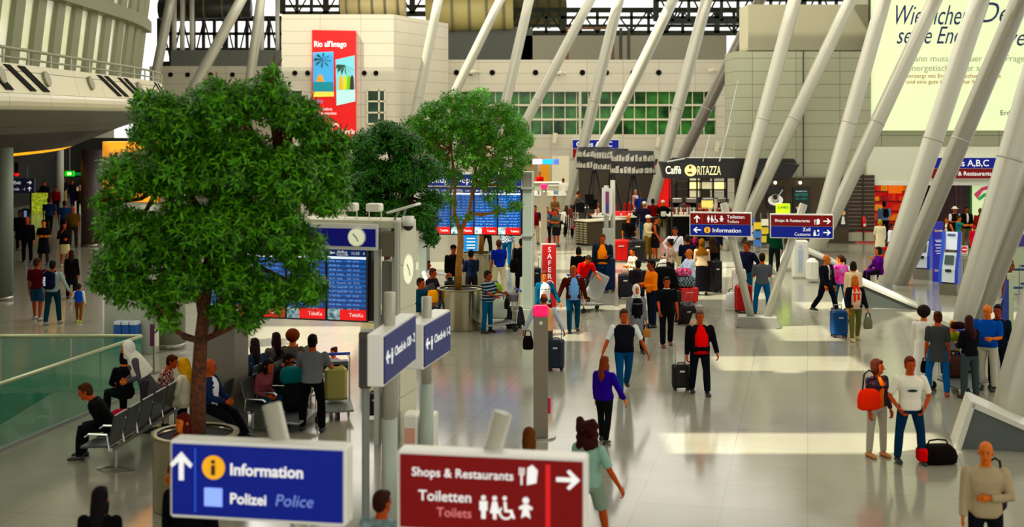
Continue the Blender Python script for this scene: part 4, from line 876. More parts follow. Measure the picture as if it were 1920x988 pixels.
q = MB(); q.prism([(.15, 1.7), (.5, 2.0), (1.1, 2.15), (1.1, 2.0), (.55, 1.85), (.3, 1.5)], -.04, -.02); q.build('ribbon', mat('#c2486a', .5, 0, .3), t); q = MB(); q.prism([(.3, 1.5), (.6, 1.75), (1.0, 1.7), (1.0, 1.6), (.65, 1.6), (.4, 1.42)], -.045, -.025); q.build('ribbon', mat('#3c9a5a', .5, 0, .3), t)
# striped lamp shades on tripods
def drum_shade(px0, px1, pyt, pyb, s, label):
    cx = (px0+px1)/2; p = pt(cx, pyb, s); t = thing('tripod_lamp', label, 'floor lamp', (p.x, p.y, 0)); W = (px1-px0)/s/2; zb, zt = p.z, EYE-(pyt-HZ)/s
    n = 36; rings = [[(math.cos(2*PI*k/n)*r, math.sin(2*PI*k/n)*r*.7, z) for k in range(n)] for r, z in ((W, zb), (W*.96, zb+(zt-zb)*.5), (W*.9, zt), (W*.86, zt), (W*.95, zb))]
    q = MB(); q.loft(rings, False); q.build('lamp_shade', mat('#17130f', .6), t, True)
    rg = random.Random(int(px0)); H = zt-zb
    for row, z0 in enumerate((zb+H*.08, zb+H*.58)):
        q = MB(); a0 = PI*1.04
        while a0 < PI*1.94:
            da = rg.uniform(.1, .22); hh = H*rg.uniform(.2, .32); r = W*1.01 if row == 0 else W*.965
            pts_ = [(math.cos(a)*r, math.sin(a)*r*.7) for a in (a0, a0+da)]
            q.add([(pts_[0][0], pts_[0][1]-.02, z0), (pts_[1][0], pts_[1][1]-.02, z0), (pts_[1][0], pts_[1][1]-.02, z0+hh), (pts_[0][0], pts_[0][1]-.02, z0+hh*rg.uniform(.6, 1))], [(0, 1, 2, 3)]); a0 += da+rg.uniform(.02, .06)
        q.build('photo_strip', mat('#bdb9ac', .6, 0, 0, 'speck', '#3a372f', 1.1), t)
    for a in (.3, 2.3, 4.4): q = MB(); q.tube([(0, 0, zb+.3), (math.cos(a)*.75, math.sin(a)*.6, .02)], .05, 8); q.build('leg', mat('#1a120c', .5), t)
    MB().cyl((0, 0), .08, zb-.2, zb+.5, 12).build('hub', M_BLACK, t)
drum_shade(1080, 1148, 276, 317, 38.5, 'black lamp shade with white photo strips, leftmost and rearmost of the three tripod lamps')
drum_shade(1112, 1182, 279, 320, 40.0, 'middle black tripod lamp shade with photo strips, between the other two')
drum_shade(1144, 1230, 283, 327, 41.5, 'widest black tripod lamp shade with photo strips, next to the cafe name board')
# counters
def counter(label, px0, px1, pyb, h, d, colr, top, yaw=0, slats=False, s=None):
    s = s or gs(pyb); p = pt(px0, HZ+EYE*s, s); W = (px1-px0)/s; t = thing('cafe_counter', label, 'counter', (p.x, p.y, 0), yaw)
    MB().b2(0, W, 0, d, .05, h, .01).build('body', mat(colr, .85, 0, 0, None, None, 1, 0, None, .1), t); MB().b2(-.05, W+.05, -.06, d+.05, h, h+.05, .01).build('worktop', mat(top, .35), t); MB().b2(.04, W-.04, .03, d-.03, 0, .06).build('toe_kick', M_BLACK, t)
    if slats:
        for c in range(3):
            for k in range(9): MB().b2(.04+c*W/3, (c+1)*W/3-.04, -.03, 0, .1+k*.1, .16+k*.1).build('slat', mat('#a09478', .45), t)
    return t
counter('slatted grey-brown cafe counter end with pale base', 1079, 1113, 448, 1.02, 2.2, '#4a4234', '#cfc6ae', -.9, True, 43.5)
counter('long black cafe counter behind the edge-on signpost', 1113, 1192, 452, 1.05, .8, '#0e0c0a', '#c9c2b0', 0, False, 42.4)
counter('black serving counter behind the backpacker queue', 1254, 1378, 453, 1.1, .8, '#0b0a09', '#e6dfcb', 0, False, 42.4)
counter('black rear counter with coffee machines under the awning', 1260, 1378, 430, 1.05, .7, '#14110e', '#bcb29a', 0, False, 39.0)
counter('white desk at the back near the stroller', 1000, 1062, 400, 1.05, .8, '#b9b49e', '#efeadb', 0, False, 33.5)
counter('grey check-in desk under the blue screens', 1000, 1052, 366, 1.1, .8, '#a39f8b', '#dcd8c6', 0, False, 28.5)
counter('pale kiosk desk beside the far slanting tubes', 1030, 1075, 380, 1.2, .9, '#c4bfa8', '#e8e4d4', 0, False, 30.5)
for k, (px, w_) in enumerate(((1008, 20), (1026, 22), (1043, 10))):
    a = pt(px, 303, 27.5); t = thing('desk_monitor', ['pink and white lit screen over the check-in desk', 'bright blue lit screen over the check-in desk', 'small blue screen right of the bright one'][k], 'screen', a); MB().b2(-w_/55, w_/55, 0, .1, -.2, .2, .02).build('case', M_GREY, t); MB().b2(-w_/55+.03, w_/55-.03, -.01, 0, -.17, .17).build('display', mat(['#e8b8d8', '#3f9be8', '#4a6ae0'][k], .4, 0, .9), t); MB().tube([(0, .05, .2), (0, .05, .8)], .03, 6).build('hanger', M_GREY, t)
t = thing('shop_entrance', 'orange brown lit doorway beneath the blue screens', 'doorway', (pt(1022, 350, 27)+Vector((0, 1, 0)))*1.0); t.location.z = 0; MB().b2(-.35, .35, 0, .2, 0, 2.6).build('door_leaf', mat('#c58a3a', .5, 0, .3), t); MB().b2(-1.6, -.5, 0, .2, 0, 2.7).build('lit_panel', mat('#8f7c5a', .5, 0, .2), t); MB().b2(.5, 1.7, 0, .2, 0, 2.7).build('lit_panel', mat('#d6cfb5', .5, 0, .1), t)
# grid shelf + red wall behind the bar
t = thing('bottle_rack', 'black grid rack with lit cells behind the coffee machines', 'rack', (rx(1290), YR+9, 0))
for k in range(6): MB().b2(k*.62-.03, k*.62+.03, 0, .4, .9, 3.1).build('upright', M_BLACK, t)
for k in range(6): MB().b2(0, 3.1, 0, .4, .95+k*.42, .99+k*.42).build('shelf_board', M_BLACK, t)
for k in range(9): 
    i, j = rng.randrange(5), rng.randrange(5); MB().b2(i*.62+.06, i*.62+.56, .3, .35, 1.02+j*.42, 1.34+j*.42).build('lit_cell', mat('#d9cfa8', .4, 0, .8), t)
t = thing('red_panel', 'tall red lit panel beside the slanting tubes at the bar', 'panel', (rx(1262), YR+8, 0)); MB().b2(0, .75, 0, .12, .8, 3.1, .02).build('panel_face', mat('#e00f0c', .5, 0, .5), t); MB().b2(-.05, .8, .12, .2, .6, 3.2).build('backing', M_BLACK, t)
t = thing('red_panel', 'small round-topped red lit panel right of the tall red one', 'panel', (rx(1290), YR+8.2, 0)); MB().b2(0, .3, 0, .12, 1.4, 2.9, .04).build('panel_face', mat('#c80d0c', .5, 0, .4), t); MB().b2(-.04, .34, .12, .2, .6, 3.0).build('backing', M_BLACK, t)
def espresso(px, py, s, label, w_=.6):
    a = pt(px, py, s); t = thing('coffee_machine', label, 'coffee machine', a); MB().b2(-w_/2, w_/2, -.2, .2, .28, .5, .03).build('body', mat('#a7a39a', .3, .7), t); MB().b2(-w_/2, w_/2, 0, .2, 0, .28, .02).build('back', M_DARK, t); MB().b2(-w_/2, w_/2, -.2, .2, 0, .05).build('drip_tray', M_STEEL, t)
    for x in (-w_/4, w_/4): MB().tube([(x, -.12, .28), (x, -.12, .2), (x, -.26, .19)], .022, 6).build('group_handle', M_BLACK, t)
s2 = 39.0; zt_ = HZ+(EYE-1.1)*39.0
for k, px in enumerate((1268, 1296, 1328, 1356)): espresso(px, zt_, s2*.995, ['coffee machine at the left end of the rear bar', 'coffee machine second from the left on the rear bar', 'coffee machine third from the left on the rear bar', 'coffee machine at the right end of the rear bar'][k], .52)
zt2 = HZ+(EYE-1.155)*42.4
def smallgoods(kind, px, s, z, c):
    a = pt(px, HZ+(EYE-z)*s, s); a.y += .12+rng.random()*.5; q = MB()
    if kind == 'bottle': q.lathe((0, 0, 0), [(0, 0), (.04, 0), (.042, .2), (.016, .27), (.016, .34), (0, .34)], 12); g_, cat_, lab = 'bottles on the cafe counters', 'bottle', 'bottle standing on the cafe bar counters'
    elif kind == 'cup': q.lathe((0, 0, 0), [(0, 0), (.03, 0), (.045, .11), (.04, .11), (.03, .02)], 12); g_, cat_, lab = 'white cups on the cafe counters', 'cup', 'white cup on the cafe bar counters'
    else: q.box((0, 0, .09), (.26, .2, .18), None, .02); q.box((0, 0, .19), (.2, .15, .03), None, .01); g_, cat_, lab = 'tubs on the cafe counters', 'tub', 'food tub on the cafe bar counters'
    o = q.build({'bottle': 'bottle', 'cup': 'coffee_cup', 'tub': 'food_tub'}[kind], mat(c, .3, 0, .05), None, kind != 'tub', a); tag(o, lab, cat_, g_)
for k in range(34): smallgoods('bottle', 1262+k*3.3+rng.random()*2, 42.3, 1.15, rng.choice(['#a3431c', '#d9cfc0', '#c0281c', '#7a5a20', '#e6dfcb', '#3b2a18']))
for k in range(26): smallgoods('cup', 1258+k*4.6, 42.3, 1.15, '#f2efe4')
for k in range(14): smallgoods('cup', 1118+k*5.2, 42.3, 1.1, '#f2efe4')
for k in range(16): smallgoods('tub', 1264+k*7, 39.0, 1.1, rng.choice(['#e9e3d2', '#c9b88c', '#d8d4c8', '#8a3a20', '#3a3a3a', '#f0e6b0']))
for k, (px, c) in enumerate(((1160, '#d9241e'), (1171, '#e03a2a'), (1182, '#c01814'))): smallgoods('tub', px, 42.3, 1.1, c)
for k in range(9): smallgoods('tub', 1004+k*6, 33.4, 1.1, rng.choice(['#e9e3d2', '#d0c8b0', '#f0ead8', '#6f8fa8']))
# paper bags / napkin holder near the toilets sign
a = pt(1326, HZ+(EYE-1.1)*39, 39); t = thing('pastry_case', 'glowing yellow pastry display on the rear bar', 'display case', a); MB().b2(-.25, .25, -.2, .2, 0, .4, .02).build('case', mat('#f3dc8a', .4, 0, .6), t); MB().b2(-.27, .27, -.22, .22, .4, .44).build('lid', M_STEEL, t)
# cafe tables and stools
def table(px, py, label, c='#c9c2ae', h=.75):
    b = ground(px, py); t = thing('round_table', label, 'table', b); MB().cyl((0, 0), .36, h-.03, h, 28).build('tabletop', mat(c, .35), t); MB().cyl((0, 0), .035, .03, h-.03, 12).build('pole', M_STEEL, t); MB().cyl((0, 0), .22, 0, .03, 24).build('base', M_STEEL, t)
def stool(px, py, label, c='#c8121a', rz_=0):
    b = ground(px, py); t = thing('chair', label, 'chair', b, rz_); MB().box((0, 0, .45), (.42, .42, .05), None, .02).build('seat', mat(c, .5), t); MB().box((0, .2, .7), (.4, .04, .4), None, .02).build('backrest', mat(c, .5), t)
    for x in (-.17, .17):
        for y in (-.17, .17): MB().tube([(x, y, .43), (x*1.1, y*1.1, 0)], .015, 6).build('leg', M_STEEL, t)
table(1062, 437, 'high round table before the seated women near the slatted counter', '#e5dfcc', .95); table(1088, 402, 'round table between the seated couple by the far tubes'); table(1100, 415, 'round cafe table behind the slatted counter'); table(1195, 418, 'round cafe table below the widest striped lamp')
stool(1076, 448, 'red chair at the slatted counter end', rz_=.4); stool(1030, 432, 'red chair behind the woman in teal', rz_=-.6); stool(1160, 418, 'red chair behind the long black counter', '#d6281e', 1.2); stool(1140, 412, 'dark red chair further along the long counter', '#9c1410', .2); stool(1212, 425, 'dark chair by the queue at the bar', '#1a1410', 2.0)
# laptop like black screens at the cafe
for k, (px, py) in enumerate(((1112, 388), (1088, 394), (1105, 378))):
    a = pt(px, py, 40); t = thing('cash_register', ['black till screen above the slatted counter', 'black till screen by the seated couple', 'dark till screen farthest back in the cafe'][k], 'till', a); MB().box((0, 0, .18), (.42, .05, .34), Matrix.Rotation(-.2, 3, 'X'), .01).build('till_screen', M_DARK, t); MB().b2(-.2, .2, -.1, .25, -.1, .0, .02).build('base', M_DARK, t); MB().tube([(0, .05, -.02), (0, .03, .1)], .03, 8).build('neck', M_DARK, t)
# green advert sign above shops sign
p = ground(1470, 575); t = thing('advert_sign', 'yellow green sign plate rising behind the shops and customs sign', 'sign', (pt(1468, 400, 50).x, pt(1468, 400, 50).y, 0)); zc = EYE-(395-HZ)/50; MB().b2(-.26, .28, 0, .06, zc-.3, zc+.27, .03).build('sign_plate', mat('#b9e00c', .4, 0, .4), t); text('JUMBO', .13, mat('#12200a', .5), t, (0, -.01, zc+.08), align='CENTER'); MB().tube([(0, .05, 0), (0, .05, zc-.3)], .03, 8).build('post', M_STEEL, t)
MB().cyl((0, .03), .2, 0, .03, 16).build('foot', M_STEEL, t)
# stand racks right of toilets sign
for k, (px, py) in enumerate(((1408, 462), (1420, 474), (1433, 466))):
    b = ground(px, py); t = thing('brochure_stand', ['chrome brochure stand partly behind the toilets sign', 'chrome brochure stand with yellow covers between the two signs', 'chrome brochure stand nearest the shops sign'][k], 'display stand', b)
    for x in (-.15, .15): MB().tube([(x, 0, 0), (x, 0, 1.5)], .02, 8).build('upright', M_CHROME, t)
    for z in (.4, .75, 1.1): MB().box((0, -.05, z), (.32, .06, .28), Matrix.Rotation(-.2, 3, 'X')).build('brochure_shelf', mat(['#d9c05a', '#e8e2cc', '#4a78b8'][(k+int(z*10)) % 3], .5), t)
    MB().b2(-.2, .2, -.15, .15, 0, .03).build('foot', M_CHROME, t)
# ------------------------------------------------------------------ free-standing items
def infopost(px, pyt, pyb, label, w_, s=None):
    s = s or gs(pyb); p = pt(px, HZ+EYE*s, s); t = thing('info_post', label, 'post', (p.x, p.y, 0)); z = EYE-(pyt-HZ)/s
    MB().b2(-w_/2, w_/2, 0, .16, 0, z-.08, .01).build('column_body', mat('#867d6c', .5), t); o = MB().b2(-w_/2-.01, w_/2+.01, -.03, .12, z-.19, z, .03).build('pink_screen', mat('#f0186c', .4, 0, .5), t)
    q = MB(); q.disc((0, -.02, z-.3), .03, .02, 12); q.build('button', M_WHITE, t); MB().b2(w_/2, w_/2+.05, 0, .12, .42, .7, .02).build('side_badge', mat('#d8145c', .4), t); MB().cyl((0, .08), .26, 0, .03, 20).build('foot', M_STEEL, t)
    return t
infopost(1014, 573, 822, 'tall taupe info post with a pink top standing before the man in the cream waistcoat', .25)
infopost(1020, 345, 478, 'distant taupe info post with a pink top near the cafe', .24)
p = ground(1029, 585); t = thing('banner_stand', 'red upright banner stand with white letters stacked vertically', 'banner', (p.x, p.y, 0)); s = F/p.y
h = EYE-(459-HZ)/s; w_ = 27/s
MB().b2(-w_/2-.02, w_/2+.0, 0, .12, 0, h+.03, .01).build('stand_body', M_LGREY, t); MB().b2(-w_/2+.02, w_/2, -.015, 0, .05, h).build('red_face', mat('#c40812', .4, 0, .25), t)
for k, ch in enumerate('SAFER'): text(ch, .2, M_TXT, t, (.02, -.025, h-.2-k*.19), align='CENTER', bold=.006)
q = MB(); q.lathe((0, 0, 0), [(.1, 0), (.12, 0), (.12, .01), (.1, .01), (.1, 0)], 24); o = q.build('round_emblem', M_TXT, t); o.rotation_euler = (PI/2, 0, 0); o.location = (.02, -.02, h-1.12); MB().b2(-.03, .07, -.025, -.015, h-1.17, h-1.06).build('emblem_mark', M_TXT, t); text('0', .2, M_TXT, t, (.02, -.025, h-1.38), align='CENTER')
MB().b2(-w_/2-.08, w_/2+.08, -.08, .25, 0, .04).build('foot', M_STEEL, t)
# self-service kiosks
def kiosk(px, pyb, label, yaw, body='#7d7a66'):
    b = ground(px, pyb); t = thing('check_in_kiosk', label, 'kiosk', b, yaw)
    prof = [(-.38, .35), (-.3, .9), (-.12, 1.25), (.0, 1.28), (.02, .9), (.05, .35)]
    def side(pts, x0, x1, nm, m): 
        n = len(pts); q = MB(); q.add([(x0, y, z) for y, z in pts]+[(x1, y, z) for y, z in pts], [tuple(range(n)), tuple(range(2*n-1, n-1, -1))]+[(i, n+i, n+(i+1) % n, (i+1) % n) for i in range(n)]); return fix_normals(q.build(nm, m, t))
    side([(-.36, 0), (-.38, .35), (.0, .4), (.1, 1.1), (.3, .95), (.36, .5), (.34, 0)], -.27, .27, 'body', mat(body, .4, .3))
    side([(-.38, .35), (-.34, .8), (-.14, 1.3), (.02, 1.95), (.1, 1.95), (.02, 1.3), (-.0, .9), (-.05, .4)], -.3, -.2, 'blue_side', mat('#0b53c4', .35, 0, .12)); side([(-.38, .35), (-.34, .8), (-.14, 1.3), (.02, 1.95), (.1, 1.95), (.02, 1.3), (-.0, .9), (-.05, .4)], .2, .3, 'blue_side', mat('#0b3fb0', .35, 0, .12))
    side([(-.37, .4), (-.33, .8), (-.12, 1.3), (-.08, 1.3), (-.28, .8), (-.3, .4)], -.2, .2, 'front_panel', mat('#d4dfe2', .3))
    R = Matrix.Rotation(-.38, 3, 'X')
    MB().box((0, -.245, 1.08), (.28, .03, .3), R, .008).build('touch_screen', mat('#4a5a54', .2, 0, .05), t); MB().box((0, -.352, .76), (.18, .05, .09), None, .01).build('ticket_slot', M_BLACK, t)
    MB().box((0, .03, 1.66), (.36, .04, .56), Matrix.Rotation(-.13, 3, 'X'), .01).build('header_panel', mat('#dfe6ec', .35, 0, .25), t); MB().box((0, .0, 1.84), (.24, .02, .08), Matrix.Rotation(-.13, 3, 'X')).build('header_print', mat('#5a6ca0', .4), t)
    return t
kiosk(1733, 522, 'blue and grey check-in kiosk left of the tall blue totem', -.6, '#8d877a'); kiosk(1784, 551, 'blue and grey check-in kiosk beside the no entry sign', -.6)
b = ground(1760, 528); t = thing('info_totem', 'tall dark blue totem standing between the two check-in kiosks', 'totem', b, .2); MB().b2(-.17, .17, 0, .12, 0, 2.0, .01).build('totem_body', mat('#1414a8', .35, 0, .25), t)
text('Condor', .1, mat('#f4d36a', .4, 0, .6), t, (0, -.01, 1.68), align='CENTER'); text('Condor', .1, mat('#f4d36a', .4, 0, .6), t, (0, -.01, .35), align='CENTER')
for k, (z, w2) in enumerate(((1.38, .26), (1.33, .2), (1.22, .26), (1.12, .2), (1.02, .24), (.94, .16))): MB().b2(-w2/2, w2/2, -.008, 0, z, z+.022).build('text_line', M_TXT, t)
b = ground(1808, 540); t = thing('no_entry_sign', 'white sign with a red no entry disc on a stand behind the nearer kiosk', 'sign', b); s = F/b.y; zc = EYE-(468-HZ)/s; MB().b2(-.13, .13, 0, .03, zc-.15, zc+.13, .01).build('plate', M_WHITE, t); q = MB(); q.disc((0, -.01, zc), .1, .012, 24); q.build('red_disc', mat('#d01020', .4, 0, .3), t); MB().b2(-.07, .07, -.022, -.01, zc-.015, zc+.02).build('white_bar', M_TXT, t); MB().b2(-.13, .13, 0, .03, zc-.29, zc-.17, .01).build('text_plate', M_LGREY, t); text('No entry', .06, mat('#2a2a2a', .5), t, (0, -.01, zc-.25), align='CENTER'); MB().tube([(0, .03, 0), (0, .03, zc-.2)], .02, 8).build('post', M_STEEL, t); MB().cyl((0, .03), .18, 0, .03, 16).build('foot', M_STEEL, t)
b = ground(1872, 648); t = thing('blue_stand', 'dark blue slanted board rising behind the man in the blue shirt', 'display board', b); q = MB(); q.prism([(-.05, 0), (.25, 0), (.25, 1.6), (.2, 1.6)], 0, .08); q.prism([(-.35, 0), (.25, 0), (.25, 1.45)], .02, .06); fix_normals(q.build('board', mat('#0a2f88', .4), t)); MB().b2(.25, .36, -.02, .1, 0, 1.75).build('side_post', mat('#a9b59a', .5), t)
# white cut-out door figures at the plinth
b = ground(1502, 522); t = thing('white_display_stand', 'glossy white upright stand with a figure slot behind the plinth', 'display stand', b); s = F/b.y
MB().b2(-.27, .27, 0, .3, 0, 1.3, .06).build('body', M_WHITE, t); q = MB(); q.disc((-.02, -.02, 1.08), .06, .02, 14); q.prism([(-.1, .2), (-.05, .2), (-.03, .6), (0, .2), (.05, .2), (.08, .98), (-.1, .98)], -.02, 0); q.build('figure_relief', mat('#b9c4d8', .5), t)
b = ground(1480, 508); t = thing('white_display_stand', 'leaning white block left of the figure stand', 'display stand', b); q = MB(); q.prism([(-.45, 0), (.1, 0), (.3, .75), (-.05, .8)], 0, .35); fix_normals(q.build('body', M_WHITE, t)); MB().b2(-.42, .06, -.02, 0, .02, .12).build('base_strip', M_LGREY, t)
b = ground(1525, 530); t = thing('white_display_stand', 'low rounded white block right of the figure stand', 'display stand', b); MB().b2(-.2, .2, 0, .35, 0, .8, .12).build('body', M_WHITE, t); MB().b2(-.16, .16, -.02, 0, .04, .12).build('base_strip', M_LGREY, t)
# right edge desk and barrier
p = pt(1912, 560, 52); t = thing('service_desk_wall', 'pale service wall with a violet panel at the right edge', 'partition', (p.x, p.y, 0)); MB().b2(-.25, 2.5, 0, .3, 0, EYE-(437-HZ)/52, .02).build('wall_body', mat('#a9b79a', .5), t); MB().b2(-.1, 1.5, -.03, 0, EYE-(462-HZ)/52, EYE-(440-HZ)/52).build('violet_panel', mat('#2b1a6a', .4, 0, .3), t)
for k, (px, py) in enumerate(((1912, 552), (1876, 560), (1920, 600))):
    b = ground(px, py); t = thing('barrier_post', ['queue barrier post with blue belt beside the service wall', 'queue barrier post with blue belt by the man in brown', 'queue barrier post with blue belt nearest the camera'][k], 'barrier', b); MB().cyl((0, 0), .03, 0, .95, 12).build('post', M_STEEL, t); MB().cyl((0, 0), .16, 0, .03, 20).build('foot', M_STEEL, t)
    MB().b2(0, .9, -.01, .01, .85, .92).build('belt', mat('#1c3f6a', .5), t); MB().b2(0, .9, -.01, .01, .3, .37).build('belt', mat('#1c3f6a', .5), t)
b = ground(1896, 520); t = thing('small_sign', 'small dark sign on a stand between the barriers and the tubes', 'sign', b); MB().tube([(0, 0, 0), (0, 0, 1.5)], .02, 8).build('post', M_STEEL, t); MB().b2(-.1, .1, -.03, 0, 1.3, 1.5).build('dark_plate', mat('#17213a', .4), t); MB().b2(-.1, .1, -.03, 0, 1.1, 1.28).build('pale_plate', M_WHITE, t); MB().cyl((0, 0), .15, 0, .02, 16).build('foot', M_STEEL, t)
# steel bollard like desk shapes behind toilets sign and small boxes
for k, (px, py) in enumerate(((1360, 470), (1348, 466))):
    b = ground(px, py); t = thing('steel_bin', ['polished steel litter bin under the toilets sign', 'polished steel litter bin just left of the other one'][k], 'bin', b); MB().cyl((0, 0), .17, 0, .95, 24).build('drum', M_CHROME, t, True); MB().cyl((0, 0), .18, .93, 1.0, 24).build('lid', M_GREY, t, True)
b = ground(234, 668); t = thing('recycling_bins', 'blue and white recycling bin block behind the glass balustrade', 'recycling bin', b, -.1)
for k in range(3): o = MB().b2(-.28+k*.19, -.1+k*.19, 0, .3, 0, .72, .02).build('bin', mat('#0a58a8', .4), t); MB().b2(-.27+k*.19, -.11+k*.19, -.01, .3, .72, .8, .01).build('lid', mat('#cfd8e0', .4), t)
b = ground(222, 636); t = thing('info_stand', 'teal topped info stand behind the recycling bins', 'display stand', b, 0); MB().b2(-.25, .25, 0, .1, .6, 1.05, .01).build('panel', mat('#0a6f6a', .4, 0, .15), t); MB().tube([(0, .05, 0), (0, .05, .6)], .04, 8).build('post', M_STEEL, t); MB().cyl((0, .05), .2, 0, .03, 16).build('foot', M_STEEL, t)
b = ground(288, 700); t = thing('small_sign', 'small purple and white sign on a slim post behind the white-scarfed person', 'sign', b); s = F/b.y; zc = EYE-(625-HZ)/s; MB().b2(-.08, .02, 0, .05, zc-.28, zc+.2).build('purple_plate', mat('#5a0c4a', .4), t); MB().b2(.02, .09, 0, .05, zc-.28, zc+.1).build('white_plate', M_WHITE, t); MB().tube([(0, .03, 0), (0, .03, zc-.25)], .025, 8).build('post', M_STEEL, t); MB().cyl((0, .03), .14, 0, .02, 16).build('foot', M_STEEL, t)
b = ground(883, 505); t = thing('info_board', 'light blue info board beneath the second departure board', 'display board', b); MB().b2(-.28, .24, 0, .06, .55, 1.25, .01).build('blue_face', mat('#2f7fc0', .4, 0, .25), t)
for z in (1.1, .98, .86, .76): MB().b2(-.15, .15, -.01, 0, z, z+.03).build('text_line', M_TXT, t)
MB().tube([(0, .03, 0), (0, .03, .6)], .03, 8).build('post', M_STEEL, t); MB().cyl((0, .03), .18, 0, .02, 16).build('foot', M_STEEL, t)

# ================================================================== LUGGAGE AND SEATS
def suitcase(px, py, w_, h, c, label, yaw=0, handle=.35, d=.26, tilt=0, s=None, z=0):
    b = ground(px, py) if s is None else pt(px, HZ+(EYE-z)*s, s); 
    t = thing('suitcase', label, 'suitcase', b, yaw); t.rotation_euler = (tilt, 0, yaw)
    m = mat(c, .45, 0, 0, None, None, 1, .1, None, .2); dk = mat('#151515', .5)
    z0 = .06
    MB().box((0, 0, z0+h/2), (w_, d, h), None, .045).build('shell', m, t, False)
    q = MB(); q.box((0, 0, z0+h/2), (w_+.012, .02, h*.98), None, .01); q.build('zip_band', dk, t)
    q = MB(); [q.box((x*w_/3.4, -d/2-.004, z0+h/2), (.02, .012, h*.8), None, .004) for x in (-1, 0, 1)]; q.build('shell_ribs', m, t)
    q = MB(); q.box((0, -d/2-.012, z0+h*.72), (w_*.3, .01, .035), None, .004); q.build('badge', mat('#c9c9c0', .3, .5), t)
    for x in (-1, 1):
        for y in (-1, 1): q = MB(); q.tube([(x*(w_/2-.05)-.015, y*(d/2-.05), .03), (x*(w_/2-.05)+.015, y*(d/2-.05), .03)], .03, 12); q.box((x*(w_/2-.05), y*(d/2-.05), .055), (.05, .05, .03)); q.build('wheel', M_RUB, t)
    if handle > 0: q = MB(); q.tube([(-.1, d*.3, z0+h), (-.1, d*.3, z0+h+handle), (.1, d*.3, z0+h+handle), (.1, d*.3, z0+h)], .011, 6); q.build('telescopic_handle', M_STEEL, t)
    q = MB(); q.tube([(-.07, 0, z0+h), (-.06, 0, z0+h+.03), (.06, 0, z0+h+.03), (.07, 0, z0+h)], .012, 6); q.build('carry_handle', dk, t)
    return t
def bag(pos, w_, h, d, c, label, yaw=0, name='handbag', cat='bag', strap=.25, pattern=None, c2=None):
    t = thing(name, label, cat, pos, yaw); m = cloth(c, pattern, c2, 1.0)
    n = 16; rings = []
    for z, k in ((0, .75), (.08, .95), (.4, 1.0), (.75, .9), (.96, .7), (1.0, .4)):
        rings.append([((abs(math.cos(a))**.6*(1 if math.cos(a) > 0 else -1))*w_/2*k, (abs(math.sin(a))**.6*(1 if math.sin(a) > 0 else -1))*d/2*k, z*h) for a in (2*PI*i/n for i in range(n))])
    q = MB(); q.loft(rings); q.build('bag_body', m, t, True)
    if strap: q = MB(); q.tube([(-w_*.3, 0, h*.9), (-w_*.22, 0, h+strap*.8), (0, 0, h+strap), (w_*.22, 0, h+strap*.8), (w_*.3, 0, h*.9)], .014, 6); q.build('strap', cloth('#1a1512'), t)
    q = MB(); q.box((0, -d/2-.002, h*.5), (w_*.5, .012, h*.3), None, .005); q.build('front_pocket', m, t)
    return t
def trolley(px, py, yaw, label, c='#b9b6a8', basket='#8f938f', s=None):
    b = ground(px, py); t = thing('luggage_trolley', label, 'luggage trolley', b, yaw)
    MB().box((0, -.05, .2), (.55, .85, .04), Matrix.Rotation(.08, 3, 'X'), .01).build('platform', mat(basket, .4, .6), t)
    q = MB(); q.tube([(-.26, .38, .2), (-.27, .46, 1.0), (-.2, .5, 1.05), (.2, .5, 1.05), (.27, .46, 1.0), (.26, .38, .2)], .018, 8); q.build('rear_frame', mat(c, .3, .7), t)
    q = MB(); q.tube([(-.28, .5, 1.05), (.28, .5, 1.05)], .028, 10); q.build('push_handle', mat('#0b3fae', .4), t)
    q = MB(); [q.tube([(x, .4, .25), (x, .43, .9)], .008, 6) for x in (-.18, -.09, 0, .09, .18)]; q.build('back_grid', mat(c, .3, .7), t)
    MB().box((0, .35, .86), (.46, .22, .18), None, .01).build('hand_basket', mat('#5f6466', .4, .5), t)
    for x, y in ((-.24, .36), (.24, .36), (0, -.42)): q = MB(); q.tube([(x-.02, y, .07), (x+.02, y, .07)], .07, 14); q.tube([(x, y, .07), (x, y, .2)], .015, 6); q.build('wheel', M_RUB, t)
    return t
suitcase(1277, 731, .36, .47, '#23201d', 'black trolley suitcase pulled by the man in the red shirt', .1, .42, .24)
suitcase(1164, 491, .72, .78, '#b00a16', 'big red hard suitcase beside the bald man in the black T-shirt', 0, 0, .4)
suitcase(1193, 492, .62, .78, '#17110f', 'big black suitcase with a dark red front next to the red one', .2, .1, .4)
suitcase(1126, 546, .9, 1.0, '#0b2350', 'large dark blue suitcase in front of the man in the orange T-shirt', .1, 0, .4)
suitcase(1043, 694, .34, .62, '#222c3c', 'dark suitcase with a pale top wheeled by the man in the cream waistcoat', -.2, .28, .28)
suitcase(1573, 632, .4, .62, '#0a4a80', 'blue soft suitcase at the left side of the blonde woman', .1, .12, .3)
suitcase(1394, 586, .46, .72, '#b20c12', 'red suitcase behind the left leg of the toilets signpost', .2, .1, .3)
suitcase(1262, 590, .44, .62, '#160f0d', 'black suitcase standing by the trolley with the red carton', .4, 0, .3, .0)
suitcase(1277, 607, .4, .6, '#1c120e', 'tilted dark brown suitcase pulled by the man in the black shirt', .5, .3, .26, .5)
suitcase(1172, 560, .42, .7, '#15161a', 'black case held upright by the boy in the grey suit jacket', 0, .1, .28)
suitcase(845, 568, .36, .6, '#0f1417', 'black suitcase between the seated travellers and the planter', 0, .1, .26)
suitcase(1218, 475, .3, .45, '#a9725a', 'small salmon cabin case behind the man in the beige cap', .2, .5, .2)
suitcase(702, 783, .36, .4, '#10151c', 'dark blue case with a red patch beneath the check-in signs', .2, .15, .24)
suitcase(1342, 548, .34, .95, '#0c0a0c', 'tall narrow black case beside the woman in the long black skirt', .3, 0, .3)
